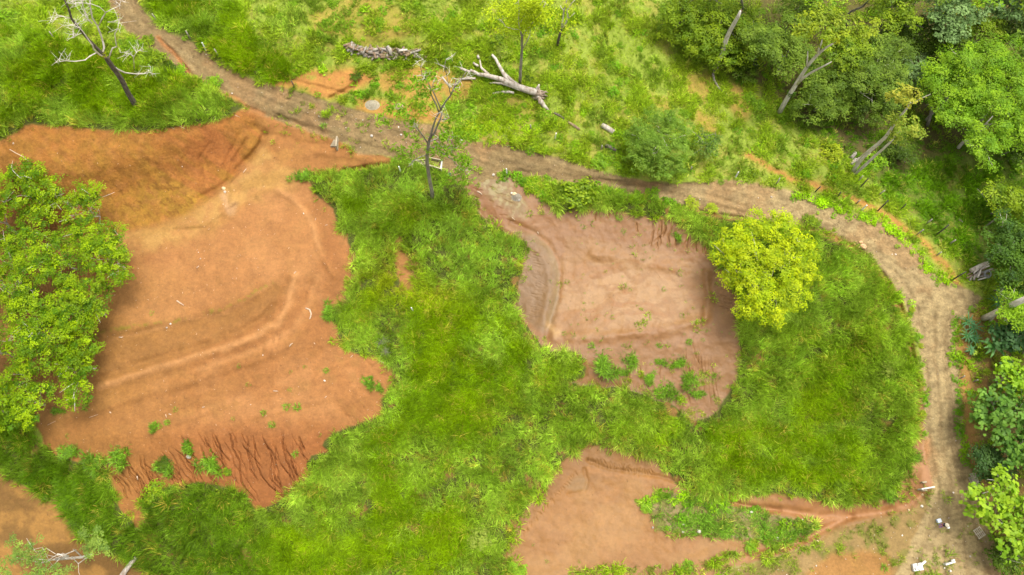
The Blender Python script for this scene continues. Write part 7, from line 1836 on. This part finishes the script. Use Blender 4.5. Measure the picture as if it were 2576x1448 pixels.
def heap(u, v, ru, rv, h, mat, lab, seed):
    rng = np.random.default_rng(seed); p = G(u, v); s = mpu(u, v, p.z); bm = bmesh.new()
    bmesh.ops.create_grid(bm, x_segments=26, y_segments=26, size=1.15)
    for q in bm.verts:
        r = math.hypot(q.co.x, q.co.y)
        nz = float(fbm(np.array([q.co.x * 40 + seed * 9]), np.array([q.co.y * 40]), 14, 93, 3)[0]) - .5
        z = max(-.12, h * (math.cos(min(1, r * (1 + .35 * nz)) * math.pi) * .5 + .5) + .12 * h * nz * 3 - .02)
        uu, vv = u + q.co.x * ru, v - q.co.y * rv
        w = G(uu, vv); q.co = (w.x - p.x, w.y - p.y, w.z - p.z + z - (.08 if r > .95 else 0))
    me = bpy.data.meshes.new('gravel_heap'); bm.to_mesh(me); bm.free()
    for f in me.polygons: f.use_smooth = True
    me.materials.append(mat); return tag(link('gravel_heap', me, None, p), lab, 'heap', None, 'thing')
HEAP1 = plain_mat('pale_sand', (0.22, 0.19, 0.12), (0.38, 0.33, 0.24), 5, .9, .02); HEAP2 = plain_mat('brown_sand', (0.27, 0.20, 0.11), (0.42, 0.32, 0.2), 22, .9, .02); HEAP3 = plain_mat('wet_grey_gravel', (0.15, 0.125, 0.085), (0.30, 0.26, 0.20), 9, .9, .03)
heap(937, 266, 26, 18, .5, HEAP1, 'pale sand heap beside the track left of the central tree', 1); heap(1002, 270, 20, 13, .4, HEAP2, 'lower brown sand heap right of the pale one', 2); heap(1299, 497, 15, 12, .45, HEAP3, 'dark grey gravel heap at the top of the silt pad', 3)

# ------------------------------------------------------------------ banana plants and feather leaved plants on the right bank
BAN = plain_mat('banana_leaf', (0.05, 0.16, 0.02), (0.11, 0.26, 0.045), 3, .45, .004)
STEM = plain_mat('green_stem', (0.15, 0.22, 0.05), (0.28, 0.34, 0.10), 3, .7, 0)
def leaf_blade(L, w, droop, n=7, serr=0.0, rng=None):
    V, F = [], []
    px = pz = 0.0; th = .5
    for k in range(n + 1):
        t = k / n; ww = w * math.sin(math.pi * min(.97, .08 + .92 * t)) ** .7 * (1 - .1 * t)
        if serr: ww *= (1 - serr * (k % 2))
        V += [(px, ww / 2, pz + ww * .12), (px, 0, pz), (px, -ww / 2, pz + ww * .12)]
        px += math.sin(th) * L / n; pz += math.cos(th) * L / n; th += droop / n
    for k in range(n):
        a = 3 * k
        F += [(a, a + 3, a + 4, a + 1), (a + 1, a + 4, a + 5, a + 2)]
    return np.array(V), np.array(F)
def banana(u, v, ru, lab, nl=9, mat=BAN, stem_h=1.5, w=.42, serr=0.0, name='banana_plant', seed=0):
    p = G(u, v); root = empty(name, p, lab, 'plant'); rng = np.random.default_rng(seed)
    link('stem', Geo().tube([(0, 0, -.1), (0, 0, stem_h * .6), (.02, 0, stem_h)], [.13, .11, .06], 8).mesh('stem', STEM), root)
    L = ru * mpu(u, v, p.z) * 1.25
    for k in range(nl):
        V, F = leaf_blade(L * rng.uniform(.8, 1.1), w * rng.uniform(.85, 1.1), rng.uniform(1.1, 1.8), 12 if serr else 7, serr)
        link('leaf', quick_mesh('leaf', V, F, mat), root, (0, 0, stem_h * .92), (0, rng.uniform(.1, .45), 2 * math.pi * k / nl + rng.uniform(-.25, .25)))
banana(2479, 880, 30, 'banana plant with broad drooping leaves on the right bank', 10, seed=1); banana(2513, 926, 20, 'dark small banana plant above the large leaved teak', 6, seed=2, w=.5)
FERN = plain_mat('dark_frond', (0.025, 0.11, 0.03), (0.06, 0.20, 0.05), 3, .5, .004); FERN2 = plain_mat('yellow_frond', (0.22, 0.34, 0.01), (0.36, 0.44, 0.02), 3, .5, .004)
for k, (u, v, r, lab, m) in enumerate(((2425, 815, 22, 'dark frond plant at the top of the group beside the track', FERN), (2438, 830, 24, 'dark frond plant right of the top one beside the track', FERN), (2424, 850, 20, 'dark frond plant in the middle of the group', FERN), (2440, 858, 18, 'dark frond plant lower in the group', FERN), (2432, 886, 14, 'dark frond plant at the lower end of the group', FERN), (2452, 874, 9, 'yellow frond tuft beside the banana plant', FERN2), (2442, 892, 8, 'yellow frond tuft below the banana plant', FERN2), (2500, 768, 26, 'dark frond plant before the thick pale trunk', FERN))):
    banana(u, v, r, lab, 11, m, .7, .20, .65, 'frond_plant', 20 + k)

# ------------------------------------------------------------------ the person in the yard
def skin_obj(name, joints, edges, mat, parent, sub=1, root=0):
    me = bpy.data.meshes.new(name); me.from_pydata([j[0] for j in joints], edges, []); me.materials.append(mat)
    o = link(name, me, parent)
    o.modifiers.new('skin', 'SKIN')
    for k, j in enumerate(joints):
        sv = me.skin_vertices[0].data[k]; sv.radius = (j[1], j[1] if len(j) < 3 else j[2]); sv.use_root = (k == root)
    s = o.modifiers.new('smooth', 'SUBSURF'); s.levels = s.render_levels = sub
    for f in me.polygons: f.use_smooth = True
    return o
SKIN = plain_mat('skin', (0.36, 0.19, 0.12), (0.42, 0.24, 0.155), 6, .55, 0)
foot = G(*YPX(578, 776))
per = empty('person', foot, 'person in a wide straw hat, dark top and blue patterned trousers standing in the yard', 'person')
per.rotation_euler.z = 1.9
J = [((0, 0, .92), .125, .10), ((0, .01, 1.10), .12, .09), ((0, .01, 1.30), .15, .10), ((0, 0, 1.40), .09, .08), ((0, -.01, 1.47), .048), ((0, -.02, 1.56), .085, .09), ((0, -.015, 1.66), .075, .085),   # 0-6
     ((.17, 0, 1.36), .055), ((.23, -.06, 1.12), .042), ((.20, -.24, .98), .032), ((-.17, 0, 1.36), .055), ((-.22, -.05, 1.12), .042), ((-.18, -.22, 1.0), .032),                                               # 7-12
     ((.09, 0, .86), .085), ((.10, -.06, .48), .055), ((.10, .04, .09), .038), ((.10, -.10, .04), .035), ((-.09, 0, .86), .085), ((-.10, .03, .48), .055), ((-.10, .10, .09), .038), ((-.10, -.03, .04), .035)]  # 13-20
E = [(0, 1), (1, 2), (2, 3), (3, 4), (4, 5), (5, 6), (3, 7), (7, 8), (8, 9), (3, 10), (10, 11), (11, 12), (0, 13), (13, 14), (14, 15), (15, 16), (0, 17), (17, 18), (18, 19), (19, 20)]
for hand, sx in ((9, 1), (12, -1)):
    w = Vector(J[hand][0]); d = Vector((0, -1, -.25)).normalized()
    k0 = len(J); J.append((tuple(w + d * .06), .030, .018)); E.append((hand, k0))
    for f, (ox, ln) in enumerate(((-.026, .062), (-.009, .072), (.009, .068), (.026, .055))):
        a = w + d * .10 + Vector((ox, 0, 0)); b = a + d * ln * .5 + Vector((0, 0, -.012)); c = b + d * ln * .4 + Vector((0, .004, -.022))
        k = len(J); J += [(tuple(a), .0095), (tuple(b), .0085), (tuple(c), .007)]; E += [(k0, k), (k, k + 1), (k + 1, k + 2)]
    a = w + d * .045 + Vector((-sx * .034, 0, -.004)); b = a + d * .03 + Vector((-sx * .016, 0, -.012)); k = len(J)
    J += [(tuple(a), .011), (tuple(b), .009)]; E += [(k0, k), (k, k + 1)]
skin_obj('body', J, E, SKIN, per, 1, 0)
TOP = plain_mat('dark_top', (0.012, 0.012, 0.014), (0.03, 0.03, 0.034), 8, .8, 0)
skin_obj('shirt', [((0, 0, .94), .14, .115), ((0, .01, 1.10), .137, .105), ((0, .01, 1.30), .168, .118), ((0, 0, 1.40), .10, .085), ((.175, 0, 1.35), .07), ((.215, -.035, 1.22), .06), ((-.175, 0, 1.35), .07), ((-.21, -.03, 1.22), .06)], [(0, 1), (1, 2), (2, 3), (3, 4), (4, 5), (3, 6), (6, 7)], TOP, per)
m, nt, bb = new_mat('patterned_cloth')
tc = N(nt, 'ShaderNodeTexCoord'); vo = N(nt, 'ShaderNodeTexVoronoi', Scale=14.0); nt.links.new(tc.outputs['Object'], vo.inputs['Vector'])
cr = N(nt, 'ShaderNodeValToRGB'); cr.color_ramp.interpolation = 'CONSTANT'
cr.color_ramp.elements[0].color = (.05, .08, .45, 1); cr.color_ramp.elements[1].position = .7; cr.color_ramp.elements[1].color = (.55, .5, .7, 1)
e = cr.color_ramp.elements.new(.4); e.color = (.42, .05, .16, 1)
nt.links.new(vo.outputs['Color'], cr.inputs[0]); nt.links.new(cr.outputs[0], bb.inputs['Base Color']); bb.inputs['Roughness'].default_value = .85
skin_obj('trousers', [((0, 0, .95), .14, .115), ((.09, 0, .84), .105), ((.10, -.06, .48), .082), ((.10, .035, .16), .07), ((-.09, 0, .84), .105), ((-.10, .03, .48), .082), ((-.10, .095, .16), .07)], [(0, 1), (1, 2), (2, 3), (0, 4), (4, 5), (5, 6)], m, per)
STRAW = plain_mat('straw', (0.52, 0.45, 0.32), (0.68, 0.61, 0.47), 30, .85, .004)
g = Geo(); prof = [(.215, 1.625), (.22, 1.64), (.11, 1.665), (.10, 1.72), (.085, 1.765), (.03, 1.785), (.002, 1.786)]
for r, z in prof: g.V += [(math.cos(a) * r, math.sin(a) * r - .015, z) for a in np.linspace(0, 2 * math.pi, 25)[:-1]]
for j in range(len(prof) - 1):
    for k in range(24): g.F.append((j * 24 + k, j * 24 + (k + 1) % 24, (j + 1) * 24 + (k + 1) % 24, (j + 1) * 24 + k))
link('hat', g.mesh('hat', STRAW), per)
HAIR = plain_mat('dark_hair', (0.01, 0.008, 0.006), (0.025, 0.02, 0.016), 20, .6, 0)
skin_obj('hair', [((0, .05, 1.62), .07), ((0, .075, 1.50), .06), ((0, .08, 1.38), .04)], [(0, 1), (1, 2)], HAIR, per)
EYE = plain_mat('eye', (0.02, 0.015, 0.01), (0.03, 0.02, 0.015), 5, .3, 0)
for sx in (-1, 1):
    link('eye', Geo().tube([(sx * .03, -.098, 1.585), (sx * .03, -.112, 1.585)], .009, 7).mesh('eye', EYE), per)
link('nose', Geo().tube([(0, -.10, 1.58), (0, -.125, 1.548), (0, -.105, 1.54)], [.008, .014, .01], 6).mesh('nose', SKIN), per)
link('mouth', Geo().tube([(-.022, -.103, 1.515), (0, -.109, 1.513), (.022, -.103, 1.515)], .006, 5).mesh('mouth', plain_mat('lips', (0.3, 0.1, .08), (.35, .12, .1), 5, .5, 0)), per)
pk = tag(link('white_bag', Geo().box((0, 0, 0), (.26, .18, .30)).mesh('white_bag', POST_W, True, .05), None, foot + Vector((.42, -.22, 1.02)), (.1, .1, .4)), 'white bag carried at the side of the person in the straw hat', 'bag')
